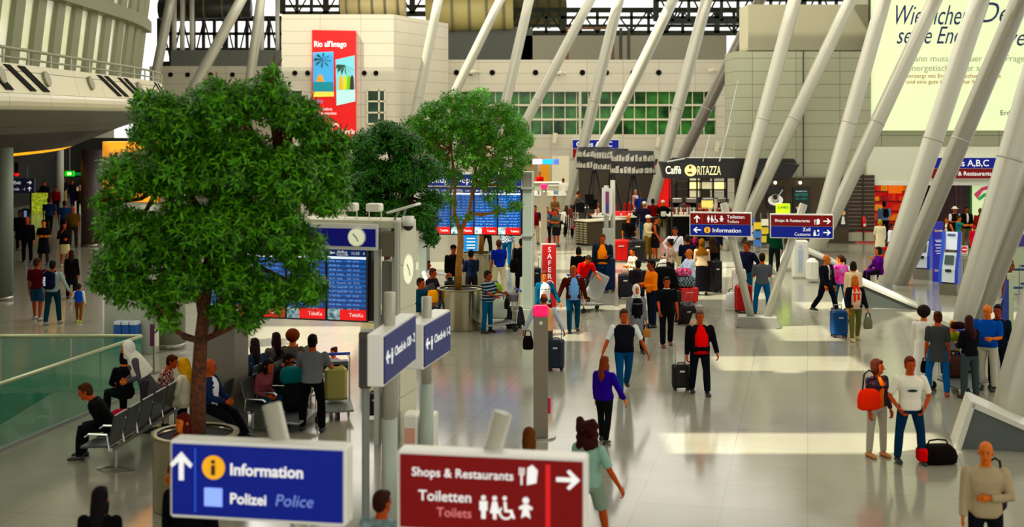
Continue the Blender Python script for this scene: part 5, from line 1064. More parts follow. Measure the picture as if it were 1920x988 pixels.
suitcase(968, 615, .5, .5, '#0e0f12', 'tilted black travel bag on wheels right of the striped-shirt man', .6, .25, .3, -.35)
suitcase(1005, 540, .32, .6, '#181a1f', 'folded dark stroller bag behind the grey board pillar', .2, .3, .25)
# metallic silver case on trolley
trolley(1100, 583, 2.3, 'luggage trolley carrying the tilted silver case')
o = thing('silver_case', 'tilted silver hard case loaded on the trolley by the man in the red T-shirt', 'suitcase', pt(1106, 570, 63.5)+Vector((0, -.1, .18))); o.rotation_euler = (0, .45, .15)
MB().box((0, 0, .42), (.5, .3, .78), None, .04).build('shell', mat('#a9aaa8', .28, .6), o); MB().box((0, 0, .42), (.515, .02, .79), None, .01).build('rim', M_STEEL, o); MB().box((0, 0, .84), (.16, .03, .03), None, .01).build('carry_handle', M_DARK, o)
trolley(1288, 583, .4, 'luggage trolley with the red carton pushed by the bald man in light blue')
o = pt(1283, 582, 65); t = thing('carton', 'red carton on the luggage trolley', 'box', (o.x, o.y-.1, .24), .4); MB().box((0, 0, .2), (.55, .6, .4), None, .01).build('box_body', mat('#d8140c', .5), t); MB().box((0, 0, .405), (.1, .61, .006)).build('tape', mat('#a80f0a', .4), t)
bag((o.x, o.y-.1, .66), .6, .3, .45, '#26343a', 'dark checked bag lying on top of the red carton', .4, 'travel_bag', 'bag', .1, 'check', '#8a9aa0'); bag((o.x-.05, o.y-.1, .97), .5, .22, .35, '#c2486a', 'pink bundle on top of the dark checked bag', .2, 'bundle', 'bag', 0, 'speck', '#e8b0c8')
trolley(936, 620, -1.3, 'luggage trolley with a green bag pushed by the man in the striped shirt'); o = ground(936, 618); bag((o.x, o.y, .3), .42, .5, .34, '#c9d2c2', 'pale grey bag standing on the trolley platform', 0, 'travel_bag', 'bag', .1); bag((o.x-.15, o.y, .95), .45, .26, .32, '#7fa02c', 'green bag lying in the trolley basket', .3, 'travel_bag', 'bag', .05)
trolley(632, 778, .2, 'luggage trolley with a yellowish case behind the standing man in grey'); o = ground(630, 775); t = thing('hard_case', 'upright yellowish hard case on the trolley near the child', 'suitcase', (o.x, o.y-.05, .26), .2); MB().box((0, 0, .32), (.42, .26, .62), None, .05).build('shell', mat('#a39a5c', .45), t); MB().box((0, 0, .32), (.43, .02, .63), None, .01).build('rim', M_DARK, t); MB().box((0, 0, .65), (.14, .03, .03), None, .01).build('carry_handle', M_DARK, t)
trolley(556, 800, -.3, 'crowded luggage trolley in front of the standing man in grey'); o = ground(553, 795); bag((o.x, o.y, .26), .5, .5, .4, '#15181a', 'black bag on the crowded trolley', 0, 'travel_bag', 'bag', .1); bag((o.x-.05, o.y, .76), .45, .28, .35, '#0d6a6a', 'teal bag stacked above the black bag', .3, 'travel_bag', 'bag', .08)
trolley(1790, 733, .3, 'luggage trolley in the middle of the shopping family'); o = ground(1788, 728); bag((o.x, o.y, .26), .5, .42, .4, '#4a2f2a', 'brown bag on the family trolley', 0, 'travel_bag', 'bag', .08)
trolley(1822, 722, -.2, 'second luggage trolley beside the man in the blue shirt'); o = ground(1820, 717); bag((o.x, o.y, .26), .5, .62, .38, '#9aa0a0', 'pale grey bag stacked on the second family trolley', 0, 'travel_bag', 'bag', .08)
o = ground(1758, 868); t = bag((o.x, o.y, 0), .62, .3, .36, '#120d0b', 'black bag with an orange end lying beside the man in the white T-shirt', .1, 'holdall', 'bag', .08); MB().box((-.27, -.02, .15), (.12, .3, .22), None, .04).build('orange_end', cloth('#d8340c'), t)
o = ground(990, 690); bag((o.x, o.y-.05, .42), .24, .3, .14, '#14100f', 'black handbag carried low by the man in the cream waistcoat', 0, 'handbag', 'bag', .12)
# airport seats
def seats(a, yaw, n, label, side=1, col='#3f453f'):
    t = thing('bench_seating', label, 'bench', a, yaw); pit = .58
    MB().b2(-.1, n*pit-.4+.1, -.03, .03, .34, .4).build('beam', M_STEEL, t)
    m = mat(col, .35, .5)
    for k in range(n):
        x = k*pit+.02; MB().box((x, -.22*side, .44), (.5, .46, .035), Matrix.Rotation(.05*side, 3, 'X'), .012).build('seat', m, t)
        MB().box((x, .06*side, .7), (.5, .03, .48), Matrix.Rotation(-.22*side, 3, 'X'), .012).build('backrest', m, t)
        q = MB(); q.tube([(x-.27, .04*side, .4), (x-.27, -.0*side, .64), (x-.27, -.3*side, .64), (x-.27, -.36*side, .6)], .018, 6); q.build('armrest', M_CHROME, t)
    for x in (.1, (n-1)*pit-.1): q = MB(); q.tube([(x, 0, .36), (x, 0, .05)], .03, 8); q.tube([(x, -.3, .02), (x, 0, .06), (x, .3, .02)], .02, 6); q.build('leg', M_STEEL, t)
    return t
ang = math.atan2(3.5, .35)
seats((-6.25, 20.9, 0), ang, 6, 'row of grey metal seats nearest the glass balustrade', -1)
ang2 = math.atan2(4.6, .75)
seats((-5.08, 23.5, 0), ang2, 7, 'row of grey metal seats facing left in front of the departure board', -1); seats((-4.6, 23.5, 0), ang2, 7, 'row of grey metal seats facing right, back to back with the other row', 1)
p = ground(800, 600); seats((p.x-.1, p.y-1.2, 0), math.radians(80), 4, 'row of seats behind the large departure board with resting travellers', 1, '#2c302d')

# ================================================================== PEOPLE
SKIN = {k_: mat(c_, .6, 0, 0, None, None, 1, 0, None, .2) for k_, c_ in (('light', '#cb7242'), ('mid', '#b25322'), ('tan', '#934118'), ('dark', '#562a12'))}
M_EYE = mat('#1a0f0a', .3); M_LIP = mat('#8a2a20', .5)
PENDING = []         # (object, detail MB, voxel) to be fused into one continuous surface
def rx_(v, a): c, s_ = math.cos(a), math.sin(a); return Vector((v.x, v.y*c-v.z*s_, v.y*s_+v.z*c))
def rz_(v, a): c, s_ = math.cos(a), math.sin(a); return Vector((v.x*c-v.y*s_, v.x*s_+v.y*c, v.z))
ARMS = {  # forward swing, outward, elbow bend, inward share
 'down': (4, 7, 12, .1), 'fwd': (22, 6, 25, .1), 'back': (-24, 8, 14, 0), 'hip': (-18, 42, 82, 1.0), 'hold': (12, 8, 85, .35), 'push': (38, 10, 40, .1),
 'cross': (22, 12, 95, .95), 'phone': (35, 10, 120, .25), 'reach': (72, 8, 20, 0), 'point': (80, 12, 5, 0), 'out': (8, 24, 12, 0), 'lap': (28, 6, 55, .6), 'low': (15, 12, 20, .2), 'face': (50, 12, 135, .4), 'pull': (-30, 14, 8, 0), 'back2': (-30, 16, 60, .95)}
LEGS = {'stand': ((2, 2, 4), (-2, 2, 4)), 'wide': ((3, 2, 10), (-3, 3, 9)), 'walkA': ((24, 6, 2), (-18, 22, 2)), 'walkB': ((-18, 24, 2), (24, 6, 2)), 'stepA': ((12, 4, 3), (-9, 8, 3)), 'stepB': ((-9, 8, 3), (12, 4, 3)),
        'sit': ((84, 82, 8), (82, 78, 8)), 'sitx': ((70, 40, 6), (66, 30, 6)), 'stride': ((34, 8, 2), (-28, 18, 2))}
NP = 0
def person(px, py, h, face, label, top, bottom, hair, legs='stand', arms=('down', 'down'), skin='mid', fem=False, lean=0, turn=0, nod=0, s=None, wide=1.0, shoes='#15110f', opt=(), z_seat=.45, group=None):
    """px, py: where the feet touch the floor in the photo (or s given: px and scale); face: 0 towards the camera, 90 to the right, 180 away.
       top=(kind, colour, [inner colour], [pattern], [c2]); bottom=(kind, colour, ...); hair=(style, colour)"""
    global NP
    NP += 1
    s = s or gs(py); p = pt(px, HZ+EYE*s, s); k = h/1.75
    root = thing('person', label, 'person', (p.x, p.y, 0), math.radians(face), group)
    vox = .015 if s > 90 else (.018 if s > 58 else .023)
    lean_ = math.radians(lean); shw = (.175 if fem else .2)*wide; hpw = .095
    Lg = []; seated = legs in ('sit', 'sitx')
    for side, (sw, kn, ab) in zip((1, -1), LEGS[legs]):
        sw, kn, ab = map(math.radians, (sw, kn, ab)); hip = Vector((side*hpw, 0, 0))
        u = Vector((side*math.sin(ab), -math.sin(sw)*math.cos(ab), -math.cos(sw)*math.cos(ab))); knee = hip+u*.43
        a2 = sw-kn; v = Vector((side*math.sin(ab)*.3, -math.sin(a2), -math.cos(a2))).normalized(); ank = knee+v*.42
        Lg.append((hip, knee, ank, side, a2))
    low = min(l[2].z for l in Lg); H0 = (z_seat/k+.1) if seated else (-low+.085)
    O = Vector((0, 0, H0))
    if seated and H0+low < .085:                                   # shins must reach the floor, not pass it
        H0 = -low+.085; O = Vector((0, 0, H0))
    def T(v): v = rx_(Vector(v), lean_); return (O+v)
    def ring(c, rx__, ry__, n=16, tilt=0.0, sup=.82):
        c = Vector(c); out = []
        for i in range(n):
            a = 2*PI*i/n; x = math.copysign(abs(math.cos(a))**sup, math.cos(a))*rx__; y = math.copysign(abs(math.sin(a))**sup, math.sin(a))*ry__
            out.append(T(c+Vector((x, y, 0)))*k)
        return out
    bust = .022 if fem else 0; belly = .0 if wide < 1.1 else .05
    TOR = [(-.12, .12*wide, .10, 0), (-.04, (.175 if fem else .165)*wide, .12+belly*.4, 0), (.03, (.17 if fem else .16)*wide, .118+belly*.8, -belly*.5), (.13, (.132 if fem else .148)*wide, .105+belly, -belly*.7), (.24, (.142 if fem else .16)*wide, .112+belly*.6, -.004-belly*.4), (.34, (.158 if fem else .182)*wide, .12+bust, -.008-bust*.6), (.42, (.16 if fem else .185)*wide, .1, 0), (.465, .115*wide, .078, .006), (.49, .082, .066, .008), (.51, .066, .06, .008)]
    def torso(q, off, z0, z1, flare=0.0, offt=0):
        rings = []
        zs = [r for r in TOR if z0-.001 <= r[0] <= z1+.001]
        def at(z):
            for a, b in zip(TOR, TOR[1:]):
                if a[0] <= z <= b[0]: f = (z-a[0])/(b[0]-a[0]); return tuple(a[i]+(b[i]-a[i])*f for i in range(4))
            return TOR[0] if z < TOR[0][0] else TOR[-1]
        lst = [at(z0)]+zs+[at(z1)]
        lst[0] = (z0, *lst[0][1:]); lst[-1] = (z1, *lst[-1][1:])
        last = None
        for z, a, b, cy in lst:
            if last is not None and z-last < .004: continue
            last = z; fl = flare*max(0, (.1-z)); rings.append(ring((0, cy, z), a+off+fl, b+off+fl))
        q.loft(rings)
    # joints of the arms
    AR = []
    for side, nm in zip((1, -1), arms):
        sw, ab, bd, inn = ARMS[nm] if isinstance(nm, str) else nm
        sw, ab, bd = map(math.radians, (sw, ab, bd))
        u = Vector((side*math.sin(ab), -math.sin(sw)*math.cos(ab), -math.cos(sw)*math.cos(ab))).normalized()
        fw_ = Vector((0, -1, 0)); f = fw_-u*fw_.dot(u); f = f.normalized() if f.length > .1 else Vector((0, 0, 1))
        if abs(sw) > math.radians(60): f = (Vector((0, 0, 1))-u*u.z).normalized()
        iw = Vector((-side, 0, 0)); iw = iw-u*iw.dot(u)-f*iw.dot(f); iw = iw.normalized() if iw.length > .05 else f
        v = (u*math.cos(bd)+(f*(1-inn*.7)+iw*inn).normalized()*math.sin(bd)).normalized()
        sh = Vector((side*shw, 0, .425)); el = sh+u*.29; wr = el+v*.25
        AR.append((T(sh), T(el), T(wr), (T(wr)-T(el)).normalized(), side))
    hc = T((0, -.02-.05*math.sin(math.radians(nod)), .662)); hr = Matrix.Rotation(lean_*.5+math.radians(nod), 3, 'X') @ Matrix.Rotation(math.radians(turn), 3, 'Z')
    hr = Matrix.Rotation(math.radians(turn), 3, 'Z') @ Matrix.Rotation(lean_*.5+math.radians(nod), 3, 'X')
    HS = 1.1 if h > 1.4 else 1.1+(1.4-h)*.6
    def HD(v): return (hc + hr @ (Vector(v)*HS))*k
    # ---- body
    q = MB(); torso(q, 0, -.12, .51)
    nb = T((0, .01, .48)); q.tube([nb*k, HD((0, .01, -.06))], [.066*k, .062*k], 12)
    rr = []
    for z, a, b, cy in ((-.118, .022, .028, -.052), (-.1, .038, .048, -.04), (-.06, .058, .073, -.018), (-.01, .068, .088, -.002), (.03, .073, .094, .004), (.07, .068, .086, .008), (.1, .048, .06, .01), (.118, .02, .026, .01)):
        rr.append([HD((a*math.cos(2*PI*i/14), cy+b*math.sin(2*PI*i/14), z)) for i in range(14)])
    q.loft(rr)
    for sh, el, wr, d, side in AR:
        q.tube([sh*k, (sh+(el-sh)*.3)*k, el*k, (el+(wr-el)*.3)*k, wr*k], [.056*k, .05*k, .039*k, .041*k, .027*k], 12)
        q.ell(sh*k, (.06*k,)*3, 10, 6)
    for hip, kn, an, side, a2 in Lg:
        A, B, C_ = O+hip, O+kn, O+an
        q.tube([A*k, (A+(B-A)*.4)*k, B*k, (B+(C_-B)*.3)*k, C_*k], [.09*k, .082*k, .056*k, .057*k, .036*k], 12)
        toe = C_+Vector((0, -.13, -.05)); q.tube([(C_+Vector((0, .03, -.035)))*k, (C_+Vector((0, -.06, -.045)))*k, toe*k], [.028*k, .03*k, .02*k], 8)
    det = MB()                                                      # face, ears, hands
    det.m(0); det.tube([HD((0, -.088, .012)), HD((0, -.108, -.018)), HD((0, -.114, -.03)), HD((0, -.09, -.038))], [.008*k, .012*k, .015*k, .008*k], 8)
    for sx_ in (-1, 1):
        det.ell(HD((sx_*.074, .012, -.008)), (.012*k, .02*k, .032*k), 8, 6, hr)
    det.m(1)
    for sx_ in (-1, 1): det.ell(HD((sx_*.028, -.088, .008)), (.013*k, .007*k, .007*k), 8, 5, hr); det.ell(HD((sx_*.029, -.091, .03)), (.02*k, .005*k, .0045*k), 8, 4, hr)
    det.m(2); det.ell(HD((0, -.084, -.066)), (.024*k, .009*k, .007*k), 8, 5, hr); det.m(0)
    for sh, el, wr, d, side in AR:
        palm = Vector((-side, 0, 0)); palm = palm-d*palm.dot(d); palm = palm.normalized() if palm.length > .1 else Vector((0, -1, 0)); wd = d.cross(palm)
        if wd.z > 0 and abs(wd.z) > .8: wd = wd
        c0 = wr; rngs = []
        for t_, a, b in ((0, .024, .024), (.03, .036, .019), (.07, .043, .016), (.095, .041, .013)):
            rngs.append([(c0+d*t_+wd*math.cos(2*PI*i/8)*a+palm*math.sin(2*PI*i/8)*b)*k for i in range(8)])
        det.loft(rngs)
        for fi, (o_, ln) in enumerate(((-.031, .9), (-.011, 1.0), (.011, .95), (.03, .75))):
            b0 = c0+d*.09+wd*o_; b1 = b0+d*.036*ln+palm*.012; b2 = b1+d*.022*ln+palm*.024; b3 = b2+palm*.02-d*.002
            det.tube([b0*k, b1*k, b2*k, b3*k], [.0095*k, .0088*k, .008*k, .0065*k], 6)
        sg = -1 if wd.y > 0 else 1
        b0 = c0+d*.03+wd*sg*.032; b1 = b0+d*.03+wd*sg*.022+palm*.008; b2 = b1+d*.028+palm*.012; det.tube([b0*k, b1*k, b2*k], [.012*k, .0105*k, .008*k], 6)
    o = q.build('body', SKIN[skin], root, True); o.data.materials.append(M_EYE); o.data.materials.append(M_LIP); PENDING.append((o, det, vox))
    # ---- top garment
    kind, colr = top[0], top[1]; inner = top[2] if len(top) > 2 else None; pat = top[3] if len(top) > 3 else None; c2 = top[4] if len(top) > 4 else None
    mt = cloth(colr, pat, c2)
    q = MB(); off = .024 if kind in ('jacket', 'coat', 'hoodie', 'suit') else .016
    z0 = {'tee': -.06, 'shirt': -.04, 'jacket': -.10, 'suit': -.13, 'coat': -.42, 'hoodie': -.08, 'vest': -.05, 'tank': -.03, 'dress': -.5, 'robe': -.72, 'long': -.22}[kind]
    zb = max(z0, -.12)
    torso(q, off, zb, .498)
    if z0 < -.12 and not seated:
        r0 = (.165*wide+off, .12+off); rings = []
        n_ = 5
        for i in range(n_+1):
            f = i/n_; z = -.02+(z0+.02)*f; fl = {'robe': .10, 'dress': .07, 'coat': .035, 'long': .02, 'suit': .0}.get(kind, .0)*f
            rings.append(ring((0, 0, z), r0[0]+fl, r0[1]+fl*1.2+.02*f))
        q.loft(rings)
    elif z0 < -.12 and seated:
        A = (Lg[0][1]+Lg[1][1])/2; rings = []
        for f in (0, .35, .7, 1.0): c = O+A*f; rings.append([(c+Vector((math.cos(2*PI*i/16)*.2, 0, math.sin(2*PI*i/16)*(.12-.02*f))))*k for i in range(16)])
        q.loft(rings)
    if kind in ('jacket', 'suit', 'coat', 'shirt', 'hoodie', 'robe', 'dress', 'long'): sl = 1.0
    elif kind == 'tee': sl = .5
    else: sl = 0.0
    if 'short' in opt: sl = .5
    for sh, el, wr, d, side in AR:
        if sl > 0:
            e = [sh, sh+(el-sh)*.5, el, el+(wr-el)*.5, wr-(wr-el)*.04] if sl == 1 else [sh, sh+(el-sh)*.5, sh+(el-sh)*.85]
            rd = ([.068, .062, .053, .049, .04] if sl == 1 else [.07, .066, .062])
            q.tube([v*k for v in e], [(r+ (off-.016))*k for r in rd], 12); q.ell(sh*k, (.071*k,)*3, 10, 6)
        elif kind == 'vest': q.ell(sh*k, (.06*k,)*3, 10, 6)
    if kind == 'hoodie': q.ell(T((0, .09, .5))*k, (.11*k, .06*k, .07*k), 12, 8)
    nm = {'tee': 't_shirt', 'shirt': 'shirt', 'jacket': 'jacket', 'suit': 'suit_jacket', 'coat': 'coat', 'hoodie': 'hooded_top', 'vest': 'waistcoat', 'tank': 'sleeveless_top', 'dress': 'dress', 'robe': 'robe', 'long': 'tunic'}[kind]
    o = q.build(nm, mt, root, True); PENDING.append((o, None, vox))
    if kind == 'vest' and inner:                                    # shirt showing under a waistcoat
        q = MB(); torso(q, .008, .3, .505); ln_ = 1.0 if 'longshirt' in opt else .5
        for sh, el, wr, d, side in AR:
            e = [sh, el, wr] if ln_ == 1 else [sh, sh+(el-sh)*.5, sh+(el-sh)*.9]
            q.tube([v*k for v in e], [.062*k, .055*k, .045*k] if ln_ == 1 else [.064*k, .062*k, .06*k], 12); q.ell(sh*k, (.066*k,)*3, 10, 6)
        o = q.build('shirt', cloth(inner), root, True); PENDING.append((o, None, vox))
    elif inner:                                                     # front opening of a jacket shows the shirt
        q = MB(); rings = []; w2 = .145 if kind in ('jacket', 'coat', 'hoodie', 'long') else .06
        for z, ww in ((max(z0, -.08) if kind != 'suit' else .1, w2*(1 if kind != 'suit' else .2)), (.13, w2*(.95 if kind != 'suit' else .4)), (.26, w2*.95), (.36, w2*.9), (.44, w2*.7), (.5, .04)):
            for a, b in zip(TOR, TOR[1:]):
                if a[0] <= z <= b[0]: f = (z-a[0])/(b[0]-a[0]); ry_ = a[2]+(b[2]-a[2])*f; cy = a[3]+(b[3]-a[3])*f; break
            yy = cy-ry_-off*(1.0 if z < .46 else .5)-.008
            rings.append([T((x, yy+dy, z))*k for x, dy in ((-ww, .004+ww*.2), (-ww*.5, .0), (0, -.004), (ww*.5, .0), (ww, .004+ww*.2), (ww*.5, .06), (-ww*.5, .06))])
        q.loft(rings); q.build('shirt_front', cloth(inner), root, True)
        if kind == 'suit' and 'tie' in opt: q = MB(); q.loft([[T((x*w_, -.155+y*.004, z))*k for x, y in ((-1, 0), (0, -1), (1, 0), (0, 1))] for z, w_ in ((.12, .004), (.2, .024), (.4, .018), (.46, .022))]); q.build('tie', cloth('#5a0f16'), root, True)
    if 'belly_print' in opt: q = MB(); q.ell(T((0, -.15, .27))*k, (.085*k, .012*k, .022*k), 12, 6); q.build('chest_print', cloth('#2c3a34'), root, True)
    if 'scarf' in opt: q = MB(); q.ell(T((0, -.02, .5))*k, (.1*k, .09*k, .04*k), 14, 8); q.tube([T((-.05, -.11, .5))*k, T((-.06, -.16, .3))*k, T((-.05, -.16, .12))*k], .035*k, 8); q.tube([T((.05, -.11, .5))*k, T((.05, -.16, .3))*k, T((.05, -.155, .16))*k], .035*k, 8); o = q.build('scarf', cloth('#e24a26'), root, True); PENDING.append((o, None, vox))
    if 'shawl' in opt: q = MB(); q.tube([T((-.2, -.08, .45))*k, T((-.08, -.17, .3))*k, T((.12, -.16, .0))*k, T((.18, -.1, -.2))*k], [.05*k, .07*k, .09*k, .06*k], 10); o = q.build('shawl', cloth('#5a3a22'), root, True); PENDING.append((o, None, vox))
    # ---- lower garment
    bk, bc = bottom[0], bottom[1]; mb_ = cloth(bc, *(bottom[2:4] if len(bottom) > 2 else ()))
    if bk in ('trousers', 'jeans', 'shorts', 'slim', 'leggings'):
        q = MB(); o_ = {'trousers': .022, 'jeans': .016, 'shorts': .022, 'slim': .012, 'leggings': .006}[bk]; torso(q, .01, -.12, .06)
        for hip, kn, an, side, a2 in Lg:
            A, B, C_ = O+hip, O+kn, O+an
            if bk == 'shorts': e, rd = [A, A+(B-A)*.5, A+(B-A)*.92], [.098, .09, .08]
            else: e, rd = [A, A+(B-A)*.4, B, B+(C_-B)*.4, C_+(B-C_)*.0], [.097, .085, .06, .058, .044]
            q.tube([v*k for v in e], [(r+o_*(.4+.6*i/(len(rd)-1)))*k for i, r in enumerate(rd)], 14)
        q.ell((O+Vector((0, 0, -.03)))*k, (.15*k*wide, .11*k, .09*k), 14, 8)
        o = q.build('jeans' if bk == 'jeans' else ('shorts' if bk == 'shorts' else 'trousers'), mb_, root, True); PENDING.append((o, None, vox))
    elif bk in ('skirt', 'longskirt'):
        q = MB(); zl = -.42 if bk == 'skirt' else -.80
        if seated:
            A = (Lg[0][1]+Lg[1][1])/2; rings = []
            for f in (0, .35, .7, 1.05): c = O+A*f; rings.append([(c+Vector((math.cos(2*PI*i/16)*.2, 0, math.sin(2*PI*i/16)*(.12-.02*f))))*k for i in range(16)])
            q.loft(rings)
        else: q.loft([ring((0, 0, z), a, b) for z, a, b in ((.07, .155, .12), (-.04, .185, .14), (zl*.5, .2, .16), (zl, .19 if bk == 'skirt' else .25, .16 if bk == 'skirt' else .22))])
        o = q.build('skirt', mb_, root, True); PENDING.append((o, None, vox))
    # ---- shoes
    ms = mat(shoes, .5)
    for hip, kn, an, side, a2 in Lg:
        C_ = O+an; q = MB(); rings = []
        for y, a, hgt in ((.085, .025, .06), (.06, .044, .085), (0, .048, .1), (-.06, .05, .08), (-.12, .054, .066), (-.17, .042, .05), (-.195, .015, .025)):
            zb_ = -.085; rings.append([(C_+Vector((math.cos(t)*a, y, zb_+hgt/2+math.sin(t)*hgt/2)))*k for t in (2*PI*i/10 for i in range(10))])
        q.loft(rings); q.build('shoe', ms, root, True)
    # ---- hair and head wear
    st, hcol = hair[0], hair[1]; mh = mat(hcol, .75, 0, 0, 'noise', None, 3, .5, None, .12)
    q = MB(); E = lambda c, r: q.ell(HD(c), tuple(x*k*HS for x in r), 16, 10, hr)
    if st in ('short', 'long', 'bob', 'tail', 'bun', 'afro', 'thin', 'curly'):
        if st == 'thin': E((0, .035, .0), (.079, .082, .07))
        else: E((0, .022, .032), (.083, .098, .102)); E((0, .05, -.01), (.076, .066, .085)); E((0, -.04, .082), (.062, .05, .035))
        if st == 'bob': E((.062, .02, -.04), (.03, .06, .085)); E((-.062, .02, -.04), (.03, .06, .085)); E((0, .06, -.05), (.07, .045, .08))
        if st == 'long': q.tube([HD((0, .05, .03)), HD((0, .075, -.08)), T((0, .105, .42))*k, T((0, .12, .3))*k], [.08*k, .085*k, .075*k, .03*k], 14); E((.06, .0, -.07), (.028, .05, .1)); E((-.06, .0, -.07), (.028, .05, .1))
        if st == 'tail': q.tube([HD((0, .1, .05)), HD((0, .15, .02)), HD((0, .15, -.1)), HD((0, .12, -.18))], [.02*k, .035*k, .03*k, .01*k], 10)
        if st == 'bun': E((0, .09, .09), (.05, .05, .045))
        if st == 'afro': E((0, .03, .04), (.13, .13, .125))
        if st == 'curly':
            rg = random.Random(NP)
            for _ in range(34): a = rg.uniform(0, 2*PI); z = rg.uniform(-.2, .14); E((math.cos(a)*.1, .05+abs(math.sin(a))*.07, z), (.05, .05, .05))
        o = q.build('hair', mh, root, True); PENDING.append((o, None, max(vox*.8, .014)))
    elif st in ('hijab', 'veil'):
        E((0, .025, .015), (.094, .108, .13)); E((.055, -.03, -.05), (.035, .05, .09)); E((-.055, -.03, -.05), (.035, .05, .09)); E((0, -.035, -.115), (.065, .06, .05))
        q.loft([[T((x*math.cos(2*PI*i/14), .01+y*math.sin(2*PI*i/14), z))*k for i in range(14)] for z, x, y in (((.3, .2, .15), (.4, .2, .13), (.48, .13, .11), (.56, .08, .085)) if st == 'hijab' else ((.1, .26, .2), (.3, .24, .17), (.44, .2, .14), (.56, .09, .095)))])
        o = q.build('headscarf', cloth(hcol), root, True); PENDING.append((o, None, vox))
    elif st in ('cap', 'hat'):
        E((0, .012, .055), (.088, .104, .075)); q.loft([[HD((math.cos(2*PI*i/16)*a, -.0+math.sin(2*PI*i/16)*b-(.045 if st == 'cap' else 0), z)) for i in range(16)] for z, a, b in (((.05, .07, .13), (.06, .07, .13)) if st == 'cap' else ((.035, .14, .16), (.045, .14, .16)))])
        o = q.build('cap' if st == 'cap' else 'sun_hat', cloth(hcol), root, True)
    if 'glasses' in opt: q = MB(); [q.tube([HD((x-.02, -.098, .008)), HD((x+.02, -.098, .008))], .013*k, 6) for x in (-.03, .03)]; q.tube([HD((-.072, -.02, .015)), HD((-.05, -.1, .012)), HD((.05, -.1, .012)), HD((.072, -.02, .015))], .003*k, 5); q.build('glasses', M_BLACK, root)
    if 'collar' in opt: q = MB(); q.ell(T((0, -.0, .505))*k, (.085*k, .075*k, .022*k), 14, 6); q.build('collar', cloth('#e8e4da' if 'green' not in opt else '#3f9a4a'), root, True)
    if 'straps' in opt: q = MB(); q.tube([T((-.16, -.13, .05))*k, T((0, -.155, .3))*k, T((.12, -.06, .5))*k], .018*k, 6); q.build('shoulder_strap', cloth('#120e0c'), root, True)
    root['hand_r'] = 0; del root['hand_r']
    return root, [a[2]*k for a in AR], (T((0, .2, .3))*k), k
def place(root, v):
    a = root.rotation_euler.z; return Vector(root.location)+rz_(Vector(v), a)
def backpack(P, c, label, sc_=1.0, pocket=None, name='backpack'):
    root, hands, bk, k = P; pos = place(root, bk+Vector((0, .07, -.24*sc_)))
    t = thing(name, label, 'backpack', pos, root.rotation_euler.z); m = cloth(c)
    MB().box((0, 0, .23*sc_), (.3*sc_, .18*sc_, .46*sc_), None, .05).build('pack_body', m, t); MB().box((0, .1*sc_, .15*sc_), (.22*sc_, .06, .2*sc_), None, .025).build('pocket', cloth(pocket or c), t)
    for x in (-.1, .1): q = MB(); q.tube([(x*sc_, -.07, .42*sc_), (x*sc_, -.16, .47*sc_), (x*sc_, -.2, .44*sc_)], .016, 6); q.tube([(x*sc_, -.07, .05), (x*sc_, -.1, .12)], .014, 6); q.build('strap', m, t)
    q = MB(); q.tube([(-.03, 0, .455*sc_), (0, 0, .5*sc_), (.03, 0, .455*sc_)], .01, 6); q.build('grab_loop', m, t)
    return t
def handbag(P, hand, w_, h_, d_, c, label, strap=.25, drop=0, pattern=None, c2=None, name='handbag'):
    root, hands, bk, k = P; pos = place(root, hands[hand]+Vector((0, -.05, -.09)))
    return bag((pos.x, pos.y, max(.02, pos.z-h_-strap-drop)), w_, h_, d_, c, label, root.rotation_euler.z+.3, name, 'bag', strap, pattern, c2)
J = ('jeans', '#14406e'); DK = ('trousers', '#131214')
# ---- walking towards the camera
person(1170, 738, 1.78, 4, 'man in a dark sleeveless waistcoat over a white short-sleeved shirt and blue jeans, walking forward', ('vest', '#10131c', '#d8dcd8'), ('jeans', '#174b78'), ('short', '#4a2a18'), 'walkB', ('out', 'out'), 'mid', wide=1.12)
person(1312, 739, 1.72, 5, 'man in a black jacket over a bright red shirt pulling a black trolley suitcase', ('jacket', '#0b0b12', '#e0122c'), ('trousers', '#10131c'), ('short', '#6a5244'), 'stepA', ('low', 'down'), 'mid', wide=1.12)
person(1133, 829, 1.5, 150, 'child with long auburn hair in a violet hooded top and dark trousers', ('hoodie', '#2b148c'), ('slim', '#0e1212'), ('long', '#7d3a16'), 'stepA', ('down', 'out'), 'light', True)
person(1250, 649, 1.71, 5, 'man in black polo shirt and trousers striding between trolley and grey-coated woman', ('tee', '#0b0c10'), ('trousers', '#0d0e12'), ('short', '#2b1a12'), 'stepB', ('down', 'fwd'), 'mid', opt=('collar',), shoes='#6a3a20')
P_ = person(1193, 660, 1.62, 8, 'woman in a white headscarf and long grey coat with a black front', ('coat', '#77787a', '#0f0f12'), ('trousers', '#15161a'), ('hijab', '#d9d6d2'), 'stepA', ('down', 'low'), 'light', True)
handbag(P_, 0, .22, .2, .1, '#a8774a', 'small tan handbag hanging from the grey-coated woman', .1)
person(1222, 613, 1.8, -70, 'man in an orange long-sleeved top and dark trousers seen from the side', ('shirt', '#e8820c'), ('trousers', '#101826'), ('short', '#120d0a'), 'stand', ('hold', 'hold'), 'tan')
P_ = person(1196, 596, 1.62, 165, 'boy in a dark grey suit jacket with a green collar seen from behind', ('suit', '#2b2e30'), DK, ('short', '#16100c'), 'stand', ('hold', 'down'), 'tan', opt=('collar', 'green'), turn=30)
backpack(P_, '#241c24', 'dark backpack on the boy in the grey suit jacket', .9)
person(1187, 556, 1.52, -60, 'woman in a cream flower-print top behind the boy in the grey suit jacket', ('shirt', '#cbbfa4', None, 'speck', '#7a4a4a'), ('trousers', '#6a2a20'), ('bun', '#17100c'), 'stand', ('hold', 'hold'), 'light', True)
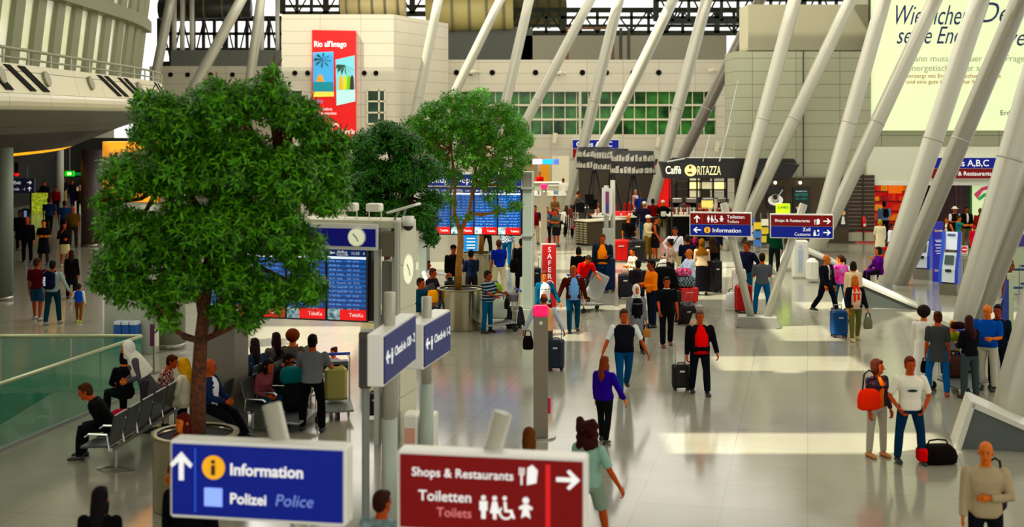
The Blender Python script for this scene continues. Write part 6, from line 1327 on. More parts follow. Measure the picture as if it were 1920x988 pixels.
person(1075, 622, 1.74, 6, 'man in maroon jacket and light blue shirt holding hands with the woman in teal', ('jacket', '#471811', '#7aa8dd'), ('jeans', '#13405f'), ('short', '#a8683a'), 'stepB', ('low', 'out'), 'mid', wide=1.08)
person(1021, 628, 1.66, 8, 'woman in a teal cardigan over a white top holding hands with the man in maroon', ('jacket', '#0a5a76', '#e9e6e0'), ('slim', '#7a1a1c'), ('short', '#6a3018'), 'stepA', ('out', 'down'), 'light', True)
person(1020, 692, 1.7, 180, 'man in a cream waistcoat with pale blue sleeves behind the pink-topped info post', ('vest', '#d9a878', '#b4c0cf'), ('trousers', '#4a4a44'), ('thin', '#4a3424'), 'stepA', ('out', 'out'), 'mid', opt=('longshirt',), wide=1.12)
person(1091, 572, 1.68, 25, 'man in a red T-shirt bending over the tilted silver case', ('tee', '#cf1018'), ('trousers', '#3a3a34'), ('short', '#2a1a10'), 'wide', ('reach', 'push'), 'mid', lean=38, nod=10)
person(1085, 560, 1.6, 180, 'child in black with dark hair standing behind the man in the red T-shirt', ('shirt', '#0e0e10'), DK, ('bob', '#1c0f0a'), 'stand', ('down', 'down'), 'light')
P_ = person(1130, 548, 1.86, -8, 'tall man in a dark grey jacket over an orange T-shirt beside the signpost', ('jacket', '#1b232d', '#f08c0c'), ('jeans', '#152f58'), ('short', '#5a2e16'), 'stand', ('hold', 'down'), 'mid', wide=1.15)
backpack(P_, '#15171b', 'black backpack on the tall man with the orange T-shirt', .85)
person(1178, 488, 1.78, 150, 'bald man in a black T-shirt with a small white print, hand on the red suitcase', ('tee', '#0b0b0d'), ('trousers', '#2c2e2e'), ('thin', '#a86a44'), 'stand', ('down', 'low'), 'light', turn=40)
person(1215, 489, 1.78, 55, 'man in a pale cap and beige shirt with khaki trousers', ('shirt', '#c9b890'), ('trousers', '#7a6030'), ('cap', '#dcd8cc'), 'stand', ('down', 'hold'), 'tan', opt=('glasses',))
person(1229, 489, 1.72, 70, 'woman in a black sleeveless top with bare arm beside the man in the cap', ('tank', '#0d0c0e'), ('skirt', '#0e0d10'), ('short', '#2a1a14'), 'stand', ('down', 'low'), 'mid', True, opt=('glasses',))
P_ = person(1243, 447, 1.76, 178, 'backpacker in a black top and khaki trousers queueing at the bar', ('tee', '#17150f'), ('trousers', '#76663c'), ('cap', '#d8c8b8'), 'wide', ('hold', 'hold'), 'light')
backpack(P_, '#0f0e0e', 'black backpack with a pale panel on the queueing backpacker', 1.1, '#e0dccc')
person(1208, 452, 1.78, 170, 'queueing man in a dark maroon and navy jacket and jeans', ('jacket', '#1d1526'), ('jeans', '#1f4258'), ('cap', '#c9c6c0'), 'stand', ('hip', 'hold'), 'mid')
person(1224, 441, 1.72, 170, 'person in a dark red top between the queueing jacket wearer and the backpacker', ('shirt', '#7a0f14'), DK, ('short', '#16100c'), 'stand', ('hold', 'hold'), 'tan')
person(1236, 425, 1.7, -150, 'orange-brown haired person in a black and orange top near the bar tubes', ('shirt', '#14100e', '#d2521c'), DK, ('short', '#5a2a14'), 'stand', ('face', 'hold'), 'mid')
person(1200, 425, 1.74, 175, 'person in a royal blue top at the front of the bar queue', ('shirt', '#1c2f8a'), ('jeans', '#1b3350'), ('short', '#6a4a34'), 'stand', ('hold', 'hold'), 'light')
person(1192, 415, 1.68, -20, 'person in a pale lilac shirt talking beyond the bar queue', ('shirt', '#c8c4e0'), DK, ('short', '#b89a78'), 'stand', ('hold', 'down'), 'light')
person(1183, 419, 1.74, 150, 'slim woman in a pink sleeveless top beyond the bar queue', ('tank', '#e8b49a'), ('skirt', '#d8d0c4'), ('long', '#8a5a3a'), 'stand', ('down', 'down'), 'light', True)
person(1256, 425, 1.74, 160, 'person in a grey green shirt right of the backpacker at the bar', ('shirt', '#8a9a6a'), DK, ('short', '#7a3a1c'), 'stand', ('hold', 'hold'), 'mid')
P_ = person(1266, 522, 1.78, -15, 'man in a white shirt with a dark diagonal strap, hand on hip', ('shirt', '#e4dfe8'), ('trousers', '#b8ab80'), ('short', '#1c1210'), 'stand', ('down', 'hip'), 'mid', opt=('straps',), turn=-10)
P_h = handbag(P_, 1, .28, .26, .14, '#241810', 'dark brown shoulder bag at the side of the man in the white shirt', .02)
person(1289, 542, 1.76, 172, 'man in navy suit jacket seen from behind next to the white-shirted man', ('suit', '#10162c'), DK, ('short', '#2c1a12'), 'stand', ('hold', 'hold'), 'mid')
person(1303, 512, 1.5, -20, 'small woman in a dark plum top half hidden behind the bald man', ('shirt', '#2a0c18', '#8a1a3a'), DK, ('short', '#1c0f0c'), 'stand', ('hold', 'hold'), 'mid', True)
person(1293, 577, 1.74, -75, 'bald man in a light blue shirt pushing the trolley with the red carton', ('shirt', '#c2d2ea'), ('trousers', '#384a56'), ('thin', '#a05a34'), 'stepA', ('push', 'push'), 'light', wide=1.1)
person(1316, 553, 1.76, 175, 'woman in a brown headscarf, cream cardigan and long black skirt seen from behind', ('shirt', '#b7a084'), ('longskirt', '#0c0a10'), ('hijab', '#6a431a'), 'stand', ('down', 'hold'), 'light', True)
person(1336, 546, 1.74, 200, 'woman in a long black robe with a brown shawl next to the cream cardigan', ('robe', '#0c0a0e'), DK, ('hijab', '#3a2414'), 'stand', ('down', 'down'), 'light', True, opt=('shawl',))
person(1340, 503, 1.74, 170, 'person in a dark navy jacket with white letters below the toilets sign', ('jacket', '#0a1424'), DK, ('short', '#1c1410'), 'stand', ('hold', 'down'), 'mid')
t = bpy.data.objects[-1] if False else None
person(1401, 566, 1.84, -55, 'tall man in a navy jacket with a badge behind the leaning sign leg', ('jacket', '#10142a'), ('jeans', '#1d4a62'), ('short', '#4a3426'), 'stand', ('back2', 'down'), 'mid', wide=1.15)
person(1429, 591, 1.76, 178, 'man in a plain grey T-shirt and blue jeans standing with his back turned', ('tee', '#575a60'), ('jeans', '#1a5a8a'), ('short', '#1a0f0a'), 'wide', ('hold', 'hold'), 'mid')
P_ = person(1385, 583, 1.5, 150, 'woman all in white with a big white shoulder bag behind the left sign leg', ('long', '#e6e2da'), ('trousers', '#efe9dd'), ('long', '#b88a58'), 'stepA', ('down', 'hold'), 'light', True)
handbag(P_, 0, .5, .45, .2, '#e9edf2', 'big white and pale blue shoulder bag carried by the woman all in white', .1)
# ---- right half
person(1549, 588, 1.74, 35, 'man in a dark suit with a red tie and glasses striding', ('suit', '#12131e', '#e8e4e4'), ('trousers', '#11121c'), ('thin', '#b08058'), 'walkA', ('down', 'low'), 'light', opt=('tie', 'glasses'), turn=25)
person(1576, 582, 1.62, 195, 'woman in a bright pink jacket and jeans seen from behind', ('jacket', '#e0208c', None, 'noise', '#c88ac8'), ('slim', '#0f5a7c'), ('tail', '#3a1c10'), 'stepA', ('hold', 'down'), 'light', True, turn=40)
person(1600, 604, 1.66, 170, 'dark-haired woman in a cream top behind the blonde woman', ('shirt', '#e0c9a8'), ('trousers', '#c9b896'), ('bob', '#241610'), 'stand', ('down', 'down'), 'light', True)
P_ = person(1603, 638, 1.64, 4, 'blonde woman in a black coat with an orange scarf pulling a blue suitcase', ('jacket', '#121218', '#d9b8a0'), ('slim', '#6a6638'), ('long', '#b8702c'), 'stepB', ('low', 'low'), 'light', True, opt=('scarf',), shoes='#b8a070')
handbag(P_, 0, .24, .28, .1, '#6f6f58', 'grey green handbag held by the blonde woman', .12)
P_ = person(1648, 540, 1.66, -82, 'seated woman in a violet coat with one hand raised, on the grey plinth', ('coat', '#5a1478'), ('slim', '#16121c'), ('bob', '#241210'), 'sit', ('phone', 'lap'), 'light', True, s=60, z_seat=.62)
person(1661, 530, 1.5, 180, 'person in a red top sitting behind the woman in violet', ('shirt', '#d80c2c'), DK, ('hat', '#c80a28'), 'sit', ('lap', 'lap'), 'mid', s=56.5, z_seat=.45)
P_ = person(1658, 451, 1.76, 180, 'man in a light blue shirt with a black bag strap facing the red shop shelves', ('shirt', '#7a9ac0'), DK, ('short', '#1c1210'), 'stand', ('down', 'hold'), 'mid', wide=1.1)
backpack(P_, '#14110f', 'black shoulder pack on the man facing the red shop shelves', .8)
P_ = person(1650, 485, 1.56, 175, 'woman in a long cream jacket carrying a dark shoulder bag near the shop', ('coat', '#d9d0b0'), ('slim', '#5a5a4a'), ('bob', '#b8924a'), 'stand', ('hold', 'down'), 'light', True)
handbag(P_, 1, .3, .34, .16, '#17140f', 'dark shoulder bag on the woman in the long cream jacket', .1)
P_ = person(1670, 492, 1.5, 70, 'woman in a white shirt carrying a black and white bag near the slanting tubes', ('shirt', '#dfe0ea'), ('trousers', '#15151a'), ('short', '#2a1610'), 'stand', ('hold', 'down'), 'tan', True)
handbag(P_, 1, .5, .28, .16, '#17171a', 'black and white patterned bag by the woman in the white shirt', .02, 0, 'speck', '#e8e8e4')
person(1790, 463, 1.74, 10, 'person in a white sun hat in the shop opening', ('vest', '#15130f', '#e4e0d8'), DK, ('hat', '#e9e6da'), 'stand', ('hold', 'hold'), 'mid')
person(1797, 472, 1.5, 70, 'child in a blue and green T-shirt stretching both arms in the shop opening', ('tee', '#3a7fc0', None, 'noise', '#3a8a3a'), ('shorts', '#1a1a1e'), ('short', '#4a2616'), 'stand', ('reach', 'reach'), 'light')
person(1812, 464, 1.76, 5, 'man in a black suit with white collar in the shop opening', ('suit', '#0c0b0d', '#e8e4e0'), ('trousers', '#7a6f4a'), ('short', '#140d0a'), 'stand', ('down', 'down'), 'tan')
person(1838, 466, 1.72, 170, 'man in a rust-red shirt before the green framed lightbox', ('shirt', '#8a2a12'), ('trousers', '#3a241c'), ('thin', '#7a4428'), 'stand', ('down', 'hold'), 'dark')
person(1826, 476, 1.15, 180, 'small child in magenta clothes near the no entry sign', ('dress', '#d8104c'), ('leggings', '#a8103c'), ('short', '#d0103c'), 'stand', ('down', 'down'), 'light', True)
person(1775, 474, 1.58, -30, 'slim woman with flying scarf striding through the shop opening', ('tank', '#3a2218', '#e8d8c8'), ('trousers', '#6a5a40'), ('short', '#5a3018'), 'stride', ('out', 'out'), 'light', True)
P_ = person(1644, 856, 1.62, 25, 'woman in a dark flower-print blouse with pale trousers and an orange shoulder bag', ('shirt', '#33222c', '#e0703c', 'speck', '#5a3a4a'), ('slim', '#a8a090'), ('bob', '#4a1c0e'), 'stand', ('down', 'down'), 'mid', True, turn=35, shoes='#c08050')
root = P_[0]; pos = place(root, Vector((-.2, -.05, .82))); bag((pos.x, pos.y, .8), .42, .34, .16, '#e84a0c', 'bright orange shoulder bag of the woman in the flower-print blouse', .3, 'shoulder_bag', 'bag', .3)
person(1706, 868, 1.74, 0, 'man in a white T-shirt with a dark print and jeans, hands at his waist', ('tee', '#e2dccb'), ('jeans', '#12304e'), ('short', '#6a2c1a'), 'wide', ((-5, 22, 62, .7), (-5, 22, 62, .7)), 'mid', opt=('belly_print',), wide=1.06)
person(1848, 1098, 1.74, -12, 'bald man in a beige jacket with a dark bag strap in the lower right corner', ('jacket', '#a8987c'), ('trousers', '#14161a'), ('thin', '#7a5a44'), 'stand', ('cross', 'down'), 'light', turn=-10, wide=1.05)
P2 = pt(1872, 930, 158); bag((P2.x, P2.y+.12, P2.z-.2), .3, .42, .16, '#3a2a36', 'dark plum shoulder bag of the bald man in beige', .2, 'shoulder_bag', 'bag', .2)
P_ = person(1732, 729, 1.7, 160, 'woman in a long white dress with her dark hair gathered up', ('robe', '#e6e2d6'), ('slim', '#d8d4c8'), ('afro', '#1c0c0a'), 'stand', ('hold', 'hold'), 'light', True)
P_ = person(1758, 741, 1.7, 165, 'woman in a grey sleeveless wrap over a pale T-shirt and blue jeans', ('long', '#3f4242'), ('jeans', '#0f5a94'), ('bun', '#4a1c0c'), 'wide', ('down', 'down'), 'mid', True, opt=('short',), turn=15, shoes='#a84030')
handbag(P_, 0, .2, .24, .1, '#100e0e', 'small black handbag held by the woman in the grey wrap', .06)
P_ = person(1787, 722, 1.35, 20, 'child in a yellow green top between the two trolleys', ('tee', '#a8a01c', None, 'noise', '#5a6a10'), ('shorts', '#1c2f7a'), ('short', '#b8884a'), 'stand', ('hold', 'hold'), 'light')
person(1818, 747, 1.66, -160, 'long-haired woman in a black top and grey trousers beside the blue-shirted man', ('shirt', '#100f14'), ('trousers', '#3d4a4a'), ('long', '#3a1a12'), 'stand', ('hold', 'hold'), 'light', True, turn=-30, shoes='#5a201c')
o = pt(1796, 607, 93); bag((o.x, o.y, o.z-.1), .28, .14, .2, '#2a0f10', 'dark maroon cap held up over the family trolley', .1, 'peaked_cap', 'cap', 0)
person(1852, 731, 1.76, -35, 'bald man in a royal blue shirt and pale trousers reading by the family trolley', ('tee', '#0a4aa0'), ('trousers', '#b8b4a0'), ('thin', '#c87a50'), 'stand', ('hold', 'hold'), 'light', wide=1.15, nod=12)
person(1871, 728, 1.74, -30, 'dark-haired person in dark clothes right behind the blue-shirted man', ('shirt', '#131c2a'), ('trousers', '#12182a'), ('short', '#120a08'), 'stand', ('down', 'down'), 'tan')
person(1888, 560, 1.5, 10, 'person in a brown patterned top behind the queue barriers', ('tee', '#6a4a2a', None, 'speck', '#c8a070'), ('skirt', '#7a2a3a'), ('short', '#5a3a1c'), 'stand', ('hold', 'hold'), 'tan', True)
person(1452, 514, 1.76, 160, 'security worker in dark green clothes half hidden by the shops and customs sign', ('shirt', '#0f3a26'), ('trousers', '#0c1a14'), ('short', '#1c120c'), 'stand', ('hold', 'down'), 'mid')
person(1257, 541, 1.62, -120, 'dark-haired woman in a pale flowered top among the luggage beside the navy suit', ('shirt', '#c8b0a0', None, 'speck', '#8a4a4a'), ('trousers', '#2a2420'), ('bun', '#1a0f0c'), 'stand', ('hold', 'down'), 'light', True)
b = ground(1247, 585); bag((b.x, b.y+.3, 0), .85, 1.25, .5, '#0c0b0b', 'tall dark padded bag between the orange top and the black polo shirt', .2, 'padded_bag', 'bag', .1)
b = ground(1248, 528); bag((b.x, b.y, 0), .5, .75, .4, '#e8e4da', 'white bulky bag in front of the man with the diagonal strap', .2, 'travel_bag', 'bag', .06)
# ---- around the steel planters and the second board
P_ = person(914, 624, 1.62, 60, 'boy in blue and white striped shirt pushing the trolley with the green bag', ('tee', '#17222f', None, 'stripe_z', '#8a9aa8'), ('jeans', '#1c5478'), ('short', '#1a0f0c'), 'stand', ('push', 'push'), 'tan', wide=1.1)
handbag(P_, 0, .28, .26, .12, '#16150f', 'dark olive bag hanging at the hip of the striped-shirt boy', .02)
person(936, 552, 1.74, -150, 'man in a cobalt blue polo shirt and cream trousers', ('tee', '#0b2a9a'), ('trousers', '#d8cfae'), ('short', '#5a3422'), 'stepA', ('down', 'hold'), 'tan', turn=-30)
person(912, 484, 1.74, 175, 'person in black with a light blue shirt tail beneath the second board', ('shirt', '#0e1014'), DK, ('short', '#1c1410'), 'wide', ('hold', 'hold'), 'mid')
person(950, 500, 1.74, 170, 'person in a blue checked shirt and jeans behind the cobalt polo shirt', ('shirt', '#33455a', None, 'check', '#c2ccd8'), ('jeans', '#1c4a72'), ('short', '#3a2418'), 'stepA', ('hold', 'down'), 'mid')
person(884, 590, 1.66, -150, 'man in a navy sweater seen from behind the shiny steel planter', ('shirt', '#101b33'), DK, ('short', '#0e0908'), 'stand', ('hold', 'hold'), 'mid', turn=-40, s=64)
person(850, 560, 1.72, 20, 'person in black with reddish face hidden behind the fork-trunked tree', ('jacket', '#100e10'), DK, ('cap', '#17100e'), 'stand', ('face', 'down'), 'mid', s=62.5)
person(978, 548, 1.72, 190, 'person in black with a dark shoulder bag behind the grey board pillar', ('coat', '#0f0f13'), DK, ('short', '#17100e'), 'stand', ('down', 'push'), 'mid')
b = pt(972, 495, 60); bag((b.x-.12, b.y-.15, b.z-.25), .3, .42, .2, '#0c0b0c', 'black shoulder bag left of the grey board pillar', .1, 'shoulder_bag', 'bag', .35)
person(800, 566, 1.72, 70, 'seated man in a white shirt pointing with his outstretched arm', ('shirt', '#e0dcd8'), ('jeans', '#6a1018'), ('short', '#2a1a12'), 'sit', ('point', 'lap'), 'tan', s=64)
person(806, 585, 1.7, 60, 'seated traveller slumped in a plum scarf behind the departure board', ('jacket', '#241a26'), ('jeans', '#1c2f66'), ('short', '#4a2a1a'), 'sit', ('lap', 'lap'), 'mid', s=67, lean=8)
person(788, 612, 1.7, 60, 'seated traveller in a teal sweater with a mustard bag on the lap', ('shirt', '#0d3f56'), ('jeans', '#123444'), ('short', '#2a1610'), 'sit', ('lap', 'lap'), 'mid', s=71.5)
b = pt(812, 548, 72); bag((b.x, b.y-.1, b.z-.25), .3, .32, .2, '#e8a00c', 'mustard yellow bag on the teal-sweatered lap', 0, 'bag', 'bag', 0)
# ---- far cafe side
person(1025, 460, 1.68, 5, 'long-haired woman in a teal jacket and black trousers near the cafe seats', ('jacket', '#0f3346', '#5a6a7a'), ('slim', '#0c0c10'), ('long', '#5a2c18'), 'stand', ('down', 'cross'), 'light', True)
person(1003, 458, 1.7, 20, 'person in a dark jacket with a red bag at the edge of the grey pillar', ('jacket', '#16202e', '#7a1a1c'), ('trousers', '#c0a888'), ('short', '#2a1a14'), 'stand', ('hold', 'down'), 'mid')
person(1043, 462, 1.62, -40, 'woman with folded arms in a grey T-shirt and black skirt', ('tee', '#4a4f44'), ('skirt', '#14151a'), ('tail', '#6a2a16'), 'stand', ('cross', 'cross'), 'mid', True)
person(1062, 450, 1.66, 200, 'seated woman in a white top with long hair at the high table', ('shirt', '#e8e0d4'), ('trousers', '#1a1414'), ('long', '#4a2416'), 'sit', ('hold', 'hold'), 'light', True, z_seat=.7)
person(1070, 458, 1.66, 190, 'seated woman with a dark striped wrap at the high table', ('coat', '#3a3232', None, 'stripe_x', '#a89a90'), ('trousers', '#141012'), ('long', '#6a3018'), 'sit', ('hold', 'hold'), 'light', True, z_seat=.7)
person(1074, 418, 1.76, 110, 'man in a grey jacket leaning across the cafe table', ('jacket', '#4c463c'), DK, ('short', '#1c100c'), 'stand', ('reach', 'reach'), 'mid', lean=28)
person(1090, 405, 1.68, -20, 'seated person in a white and orange top facing the camera in the cafe', ('shirt', '#f0ece4', '#d88a3a'), ('skirt', '#e8e4dc'), ('short', '#a8582a'), 'sit', ('face', 'lap'), 'light', True)
person(1056, 386, 1.74, 180, 'tall man all in white by the far slanting tubes', ('long', '#ece8da'), ('trousers', '#10264a'), ('thin', '#3a2a20'), 'stand', ('down', 'down'), 'tan')
person(1040, 428, 1.62, 30, 'brown-haired child behind the folded-arms woman', ('shirt', '#7a5a3a'), DK, ('short', '#8a4a1c'), 'stand', ('hold', 'hold'), 'light')
person(1120, 438, 1.6, -100, 'bald seated man in a salmon shirt behind the slatted counter', ('shirt', '#e8b4a0'), DK, ('thin', '#d08a60'), 'sit', ('hold', 'hold'), 'light', s=39.3, z_seat=.6)
person(1178, 420, 1.68, 150, 'seated person in a red T-shirt behind the long black counter', ('tee', '#c81c1c'), DK, ('short', '#5a2a1a'), 'sit', ('hold', 'hold'), 'mid', s=37.5, z_seat=.6)
person(1012, 372, 1.7, 10, 'staff member in a red top at the far check-in desk', ('shirt', '#b81c1c'), DK, ('short', '#2a1a12'), 'stand', ('hold', 'hold'), 'mid', s=27.5)
# ---- left lower hall
person(84, 392, 1.76, 0, 'man in a dark jacket walking alone, farthest left of the rear walkers', ('jacket', '#12141a'), ('jeans', '#1a2c3c'), ('short', '#1c1410'), 'walkA', ('down', 'out'), 'mid')
person(119, 386, 1.76, 0, 'man in a black T-shirt and cream trousers in front of the slim column', ('tee', '#17181f', '#2a3040'), ('trousers', '#a89a70'), ('short', '#4a2a1c'), 'stand', ('out', 'down'), 'mid')
person(136, 388, 1.68, 0, 'slim woman in dark blue beside the man in cream trousers', ('jacket', '#10101c'), ('slim', '#0c1244'), ('long', '#2a100c'), 'stepA', ('down', 'down'), 'mid', True)
person(150, 406, 1.74, 0, 'grey-haired man in a dark coat beside the thick dark column', ('jacket', '#15130f', '#2a221a'), DK, ('short', '#a08a78'), 'stand', ('down', 'down'), 'mid')
person(105, 405, 1.66, 0, 'person in a red top among the rear walkers', ('shirt', '#7a0f10'), DK, ('short', '#1c100c'), 'stand', ('down', 'down'), 'tan')
person(92, 440, 1.78, 180, 'broad man in a dark blue shirt walking away on the left', ('tee', '#1a2c54'), DK, ('short', '#1c120e'), 'stepA', ('down', 'down'), 'tan', wide=1.15)
person(121, 448, 1.76, 180, 'broad man in a medium blue shirt walking away beside the dark blue one', ('tee', '#20406e'), DK, ('short', '#1c120e'), 'stepB', ('down', 'down'), 'tan', wide=1.15)
person(137, 464, 1.76, 10, 'man with a reddish face in a khaki shirt in the left hall', ('tee', '#5a4422'), ('trousers', '#2c2a22'), ('thin', '#5a2a1a'), 'stand', ('down', 'down'), 'mid', wide=1.12)
person(51, 492, 1.76, 10, 'man in a dark suit standing under the navy exit sign', ('suit', '#0e0c12'), ('trousers', '#0d0b14'), ('thin', '#5a2c1a'), 'stand', ('down', 'down'), 'mid')
person(82, 496, 1.7, 10, 'woman in a dark waistcoat dress with folded arms', ('dress', '#121218'), ('slim', '#3a2a22'), ('short', '#1a0f0c'), 'stand', ('cross', 'cross'), 'light', True, opt=('short',))
person(121, 500, 1.68, 15, 'woman in black with a cream skirt hem in the left hall', ('jacket', '#120e10'), ('skirt', '#b8ab84'), ('long', '#2a120e'), 'stepA', ('hold', 'phone'), 'mid', True, shoes='#b8a890')
person(38, 470, 1.7, 0, 'shadowy person in black right behind the suited man', ('coat', '#0b0a0c'), DK, ('short', '#0e0a08'), 'stand', ('down', 'down'), 'dark')
person(70, 600, 1.72, 180, 'man in a maroon T-shirt and blue shorts walking away beside the backpack wearer', ('tee', '#4a0d1c'), ('shorts', '#1f4055'), ('short', '#3a1a10'), 'stepA', ('down', 'down'), 'tan', turn=-40, shoes='#8a8a86')
P_ = person(99, 608, 1.74, 178, 'man in light grey top with a navy backpack holding a child by the hand', ('shirt', '#8a9a94'), ('jeans', '#123440'), ('short', '#17110e'), 'stepB', ('down', 'out'), 'mid', shoes='#8a8a86')
t = backpack(P_, '#0c1030', 'navy backpack with white vertical lettering', 1.0); text('adidas', .1, M_TXT, t, (.05, .135, .1), rot=(PI/2, -PI/2, PI), bold=.004)
person(148, 604, 1.05, 178, 'small child in a blue vest with white sleeves in the left hall', ('vest', '#0c4ab8', '#d8dcd8'), ('slim', '#7a4a1c'), ('short', '#2a1810'), 'stepA', ('out', 'down'), 'mid', opt=('longshirt',), shoes='#a8b41c')
person(134, 560, 1.5, 180, 'person in black just ahead of the small child in the left hall', ('coat', '#0d0b0d'), DK, ('long', '#1a100e'), 'stand', ('down', 'down'), 'mid', True)
# ---- seated travellers on the left
person(205, 868, 1.74, -85, 'man in a black top leaning forward on the nearest metal seat', ('shirt', '#0e0f10', '#d8dcd0'), ('trousers', '#0f1012'), ('short', '#4a2a10'), 'sit', ('hold', 'hold'), 'mid', lean=34, s=115)
person(234, 800, 1.68, -140, 'dark-haired woman in a black cardigan with a bright pink hem sitting upright', ('shirt', '#101214'), ('trousers', '#101418'), ('bob', '#0c0908'), 'sit', ('lap', 'lap'), 'light', True, s=104, z_seat=.5)
o = pt(232, 768, 103); bag((o.x, o.y-.12, o.z-.12), .42, .14, .34, '#c80c48', 'bright pink cloth folded round the waist of the black-cardiganed woman', 0, 'waist_bundle', 'cloth', 0)
person(272, 808, 1.7, -70, 'person in a white headscarf and grey robe bending towards the dark-haired woman', ('robe', '#5a5458'), ('trousers', '#3a3638'), ('veil', '#e6e2d2'), 'stand', ('hold', 'hold'), 'light', True, lean=26, s=106)
person(345, 792, 1.66, -100, 'person in a cream long top with blond hair seated left of the tree trunk', ('robe', '#ddd4b8'), ('trousers', '#c9c0a4'), ('long', '#d8a24a'), 'sit', ('hold', 'hold'), 'light', True, s=106)
person(300, 800, 1.6, 90, 'person in a red checked shirt and black trousers sitting opposite the blond-haired one', ('shirt', '#7a3438', None, 'check', '#c8b0a8'), DK, ('short', '#4a2010'), 'sit', ('lap', 'lap'), 'mid', s=103, lean=20)
person(392, 818, 1.76, 80, 'man in a navy jacket and white shirt stretching black trousered legs right of the trunk', ('jacket', '#1b2a4a', '#e0e0e0'), ('trousers', '#0d0d10'), ('thin', '#8a4a24'), 'sitx', ('lap', 'lap'), 'mid', s=109)
person(345, 1000, 1.62, -40, 'red-brown haired woman whose head shows above the blue sign', ('shirt', '#6a2a1c'), DK, ('long', '#5a1a0e'), 'stand', ('down', 'down'), 'light', True, s=140)
for px, s_, hh, lab, c, tc in ((452, 103, 1.68, 'long dark-haired woman, first on the seats left of the standing man', '#1c0f0e', '#2a3448'), (478, 99, 1.7, 'long brown-haired woman in blue, second on the seats facing left', '#2c1814', '#2c3f5a'), (518, 96, 1.66, 'dark-haired woman with an orange sleeve, third on the seats', '#241010', '#6a5a58')):
    person(px, 0, hh, -150, lab, ('shirt', tc), ('trousers', '#1a1c20'), ('long', c), 'sit', ('lap', 'lap'), 'light', True, s=s_, z_seat=.5)
person(549, 0, 1.72, 170, 'big curly auburn-haired person beside the standing man in grey', ('shirt', '#4a5a50', None, 'noise', '#7a4a30'), ('trousers', '#1c2428'), ('afro', '#7a3410'), 'sit', ('reach', 'lap'), 'light', True, s=97, z_seat=.55)
person(484, 0, 1.6, 60, 'person with a pink top and dark braid bent over the bags at the seats', ('shirt', '#8a4a50'), ('jeans', '#1c3a4a'), ('long', '#1c100e'), 'sit', ('hold', 'hold'), 'mid', True, s=104, lean=22)
person(512, 0, 1.62, 75, 'person in a dark coat bending by the teal bag near the seats', ('jacket', '#1c2228'), ('jeans', '#25506a'), ('short', '#17100c'), 'sit', ('reach', 'lap'), 'mid', s=101, lean=30)
person(586, 808, 1.74, 176, 'man in grey short-sleeved shirt and black trousers standing, back turned, by the seats', ('tee', '#75777a'), ('trousers', '#0c0c0e'), ('short', '#120c0a'), 'wide', ('push', 'push'), 'mid', wide=1.1)
person(626, 752, 1.05, -30, 'small child in a pink top perched on the trolley', ('tee', '#e2b8c0'), ('slim', '#2c2c30'), ('bun', '#4a1c10'), 'stand', ('hold', 'out'), 'light', True, shoes='#e04a4a')
# ---- along the bottom edge
person(187, 1208, 1.7, 180, 'dark-haired person in black at the bottom edge on the left', ('shirt', '#0b090b'), DK, ('long', '#0e0909'), 'stand', ('down', 'down'), 'mid', True, s=178)
person(716, 1210, 1.66, 160, 'brown-haired person in a pale jacket at the bottom edge between the two near signs', ('shirt', '#9fb4b4', None, 'noise', '#3f5a60'), DK, ('short', '#3a1a12'), 'stand', ('down', 'down'), 'mid', s=178, turn=-20)
person(355, 1160, 1.75, 180, 'person in black showing only below the blue information sign', ('jacket', '#0c0c0f'), DK, ('short', '#1a100c'), 'stand', ('down', 'down'), 'mid', s=168, wide=1.1)
person(992, 1042, 1.66, 180, 'woman with long light brown hair right behind the red sign', ('shirt', '#6a6a6a'), DK, ('long', '#6a3c1a'), 'stand', ('down', 'down'), 'light', True, s=148)
person(1104, 1030, 1.72, 150, 'woman with curly dark brown hair in a pale green T-shirt walking past the red sign', ('tee', '#8fae9c'), ('shorts', '#8a9a86'), ('curly', '#3a1410'), 'walkB', ('down', 'out'), 'mid', True, s=145, shoes='#4a6a66')

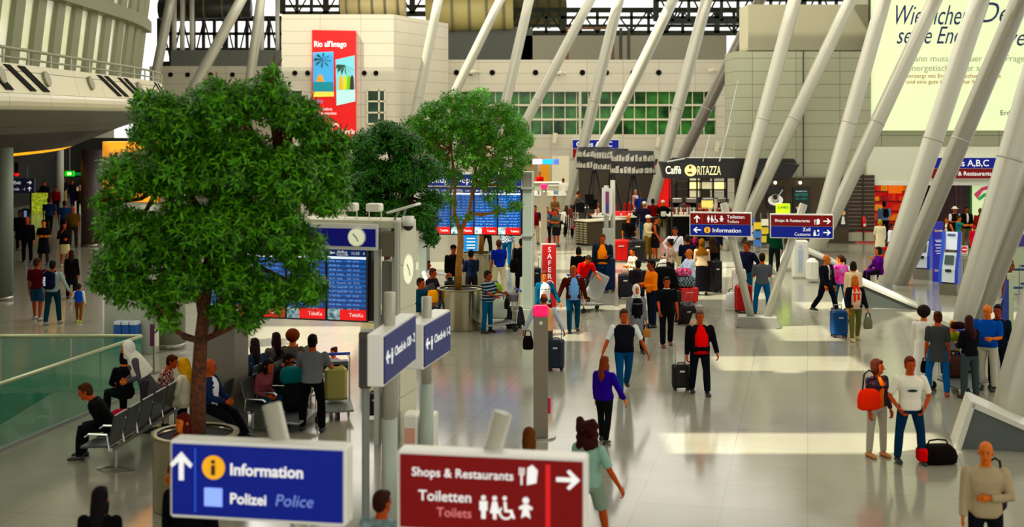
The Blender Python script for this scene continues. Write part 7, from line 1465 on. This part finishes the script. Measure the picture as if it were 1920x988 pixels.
# ------------------------------------------------------------------ fuse the pending surfaces
for o, det, vox in PENDING:
    md = o.modifiers.new('fuse', 'REMESH'); md.mode = 'VOXEL'; md.voxel_size = vox; md.use_smooth_shade = True
    sm = o.modifiers.new('smooth', 'SMOOTH'); sm.factor = .5; sm.iterations = 2
bpy.context.view_layer.update()
dg = bpy.context.evaluated_depsgraph_get()
for o, det, vox in PENDING:
    me = bpy.data.meshes.new_from_object(o.evaluated_get(dg))
    if len(me.polygons) == 0: o.modifiers.clear(); continue
    if det is not None:
        dm = det.mesh(); nv = len(me.vertices); nl = len(me.loops); npo = len(me.polygons)
        v1 = np.empty(nv*3, 'f'); me.vertices.foreach_get('co', v1); v2 = np.empty(len(dm.vertices)*3, 'f'); dm.vertices.foreach_get('co', v2)
        l1 = np.empty(nl, 'i'); me.loops.foreach_get('vertex_index', l1); l2 = np.empty(len(dm.loops), 'i'); dm.loops.foreach_get('vertex_index', l2)
        s1_ = np.empty(npo, 'i'); me.polygons.foreach_get('loop_start', s1_); s2_ = np.empty(len(dm.polygons), 'i'); dm.polygons.foreach_get('loop_start', s2_)
        m2 = np.empty(len(dm.polygons), 'i'); dm.polygons.foreach_get('material_index', m2)
        nm = bpy.data.meshes.new(o.name); nm.vertices.add(nv+len(dm.vertices)); nm.vertices.foreach_set('co', np.concatenate([v1, v2]))
        nm.loops.add(nl+len(dm.loops)); nm.loops.foreach_set('vertex_index', np.concatenate([l1, l2+nv]))
        nm.polygons.add(npo+len(dm.polygons)); nm.polygons.foreach_set('loop_start', np.concatenate([s1_, s2_+nl]))
        nm.polygons.foreach_set('material_index', np.concatenate([np.zeros(npo, 'i'), m2])); nm.update(calc_edges=True); nm.validate()
        for m_ in o.data.materials: nm.materials.append(m_)
        me = nm
    me.polygons.foreach_set('use_smooth', [True]*len(me.polygons)); me.update()
    if len(me.materials) == 0:
        for m_ in o.data.materials: me.materials.append(m_)
    o.modifiers.clear(); o.data = me

# ------------------------------------------------------------------ lettering becomes plain geometry
bpy.context.view_layer.update(); dg = bpy.context.evaluated_depsgraph_get()
for o in [x for x in sc.objects if x.type == 'FONT']:
    me = bpy.data.meshes.new_from_object(o.evaluated_get(dg)); nm = o.name; me.name = nm
    n = bpy.data.objects.new(nm+'_', me); COL.objects.link(n); n.parent = o.parent; n.location = o.location; n.rotation_euler = o.rotation_euler; n.scale = o.scale
    bpy.data.objects.remove(o); n.name = nm
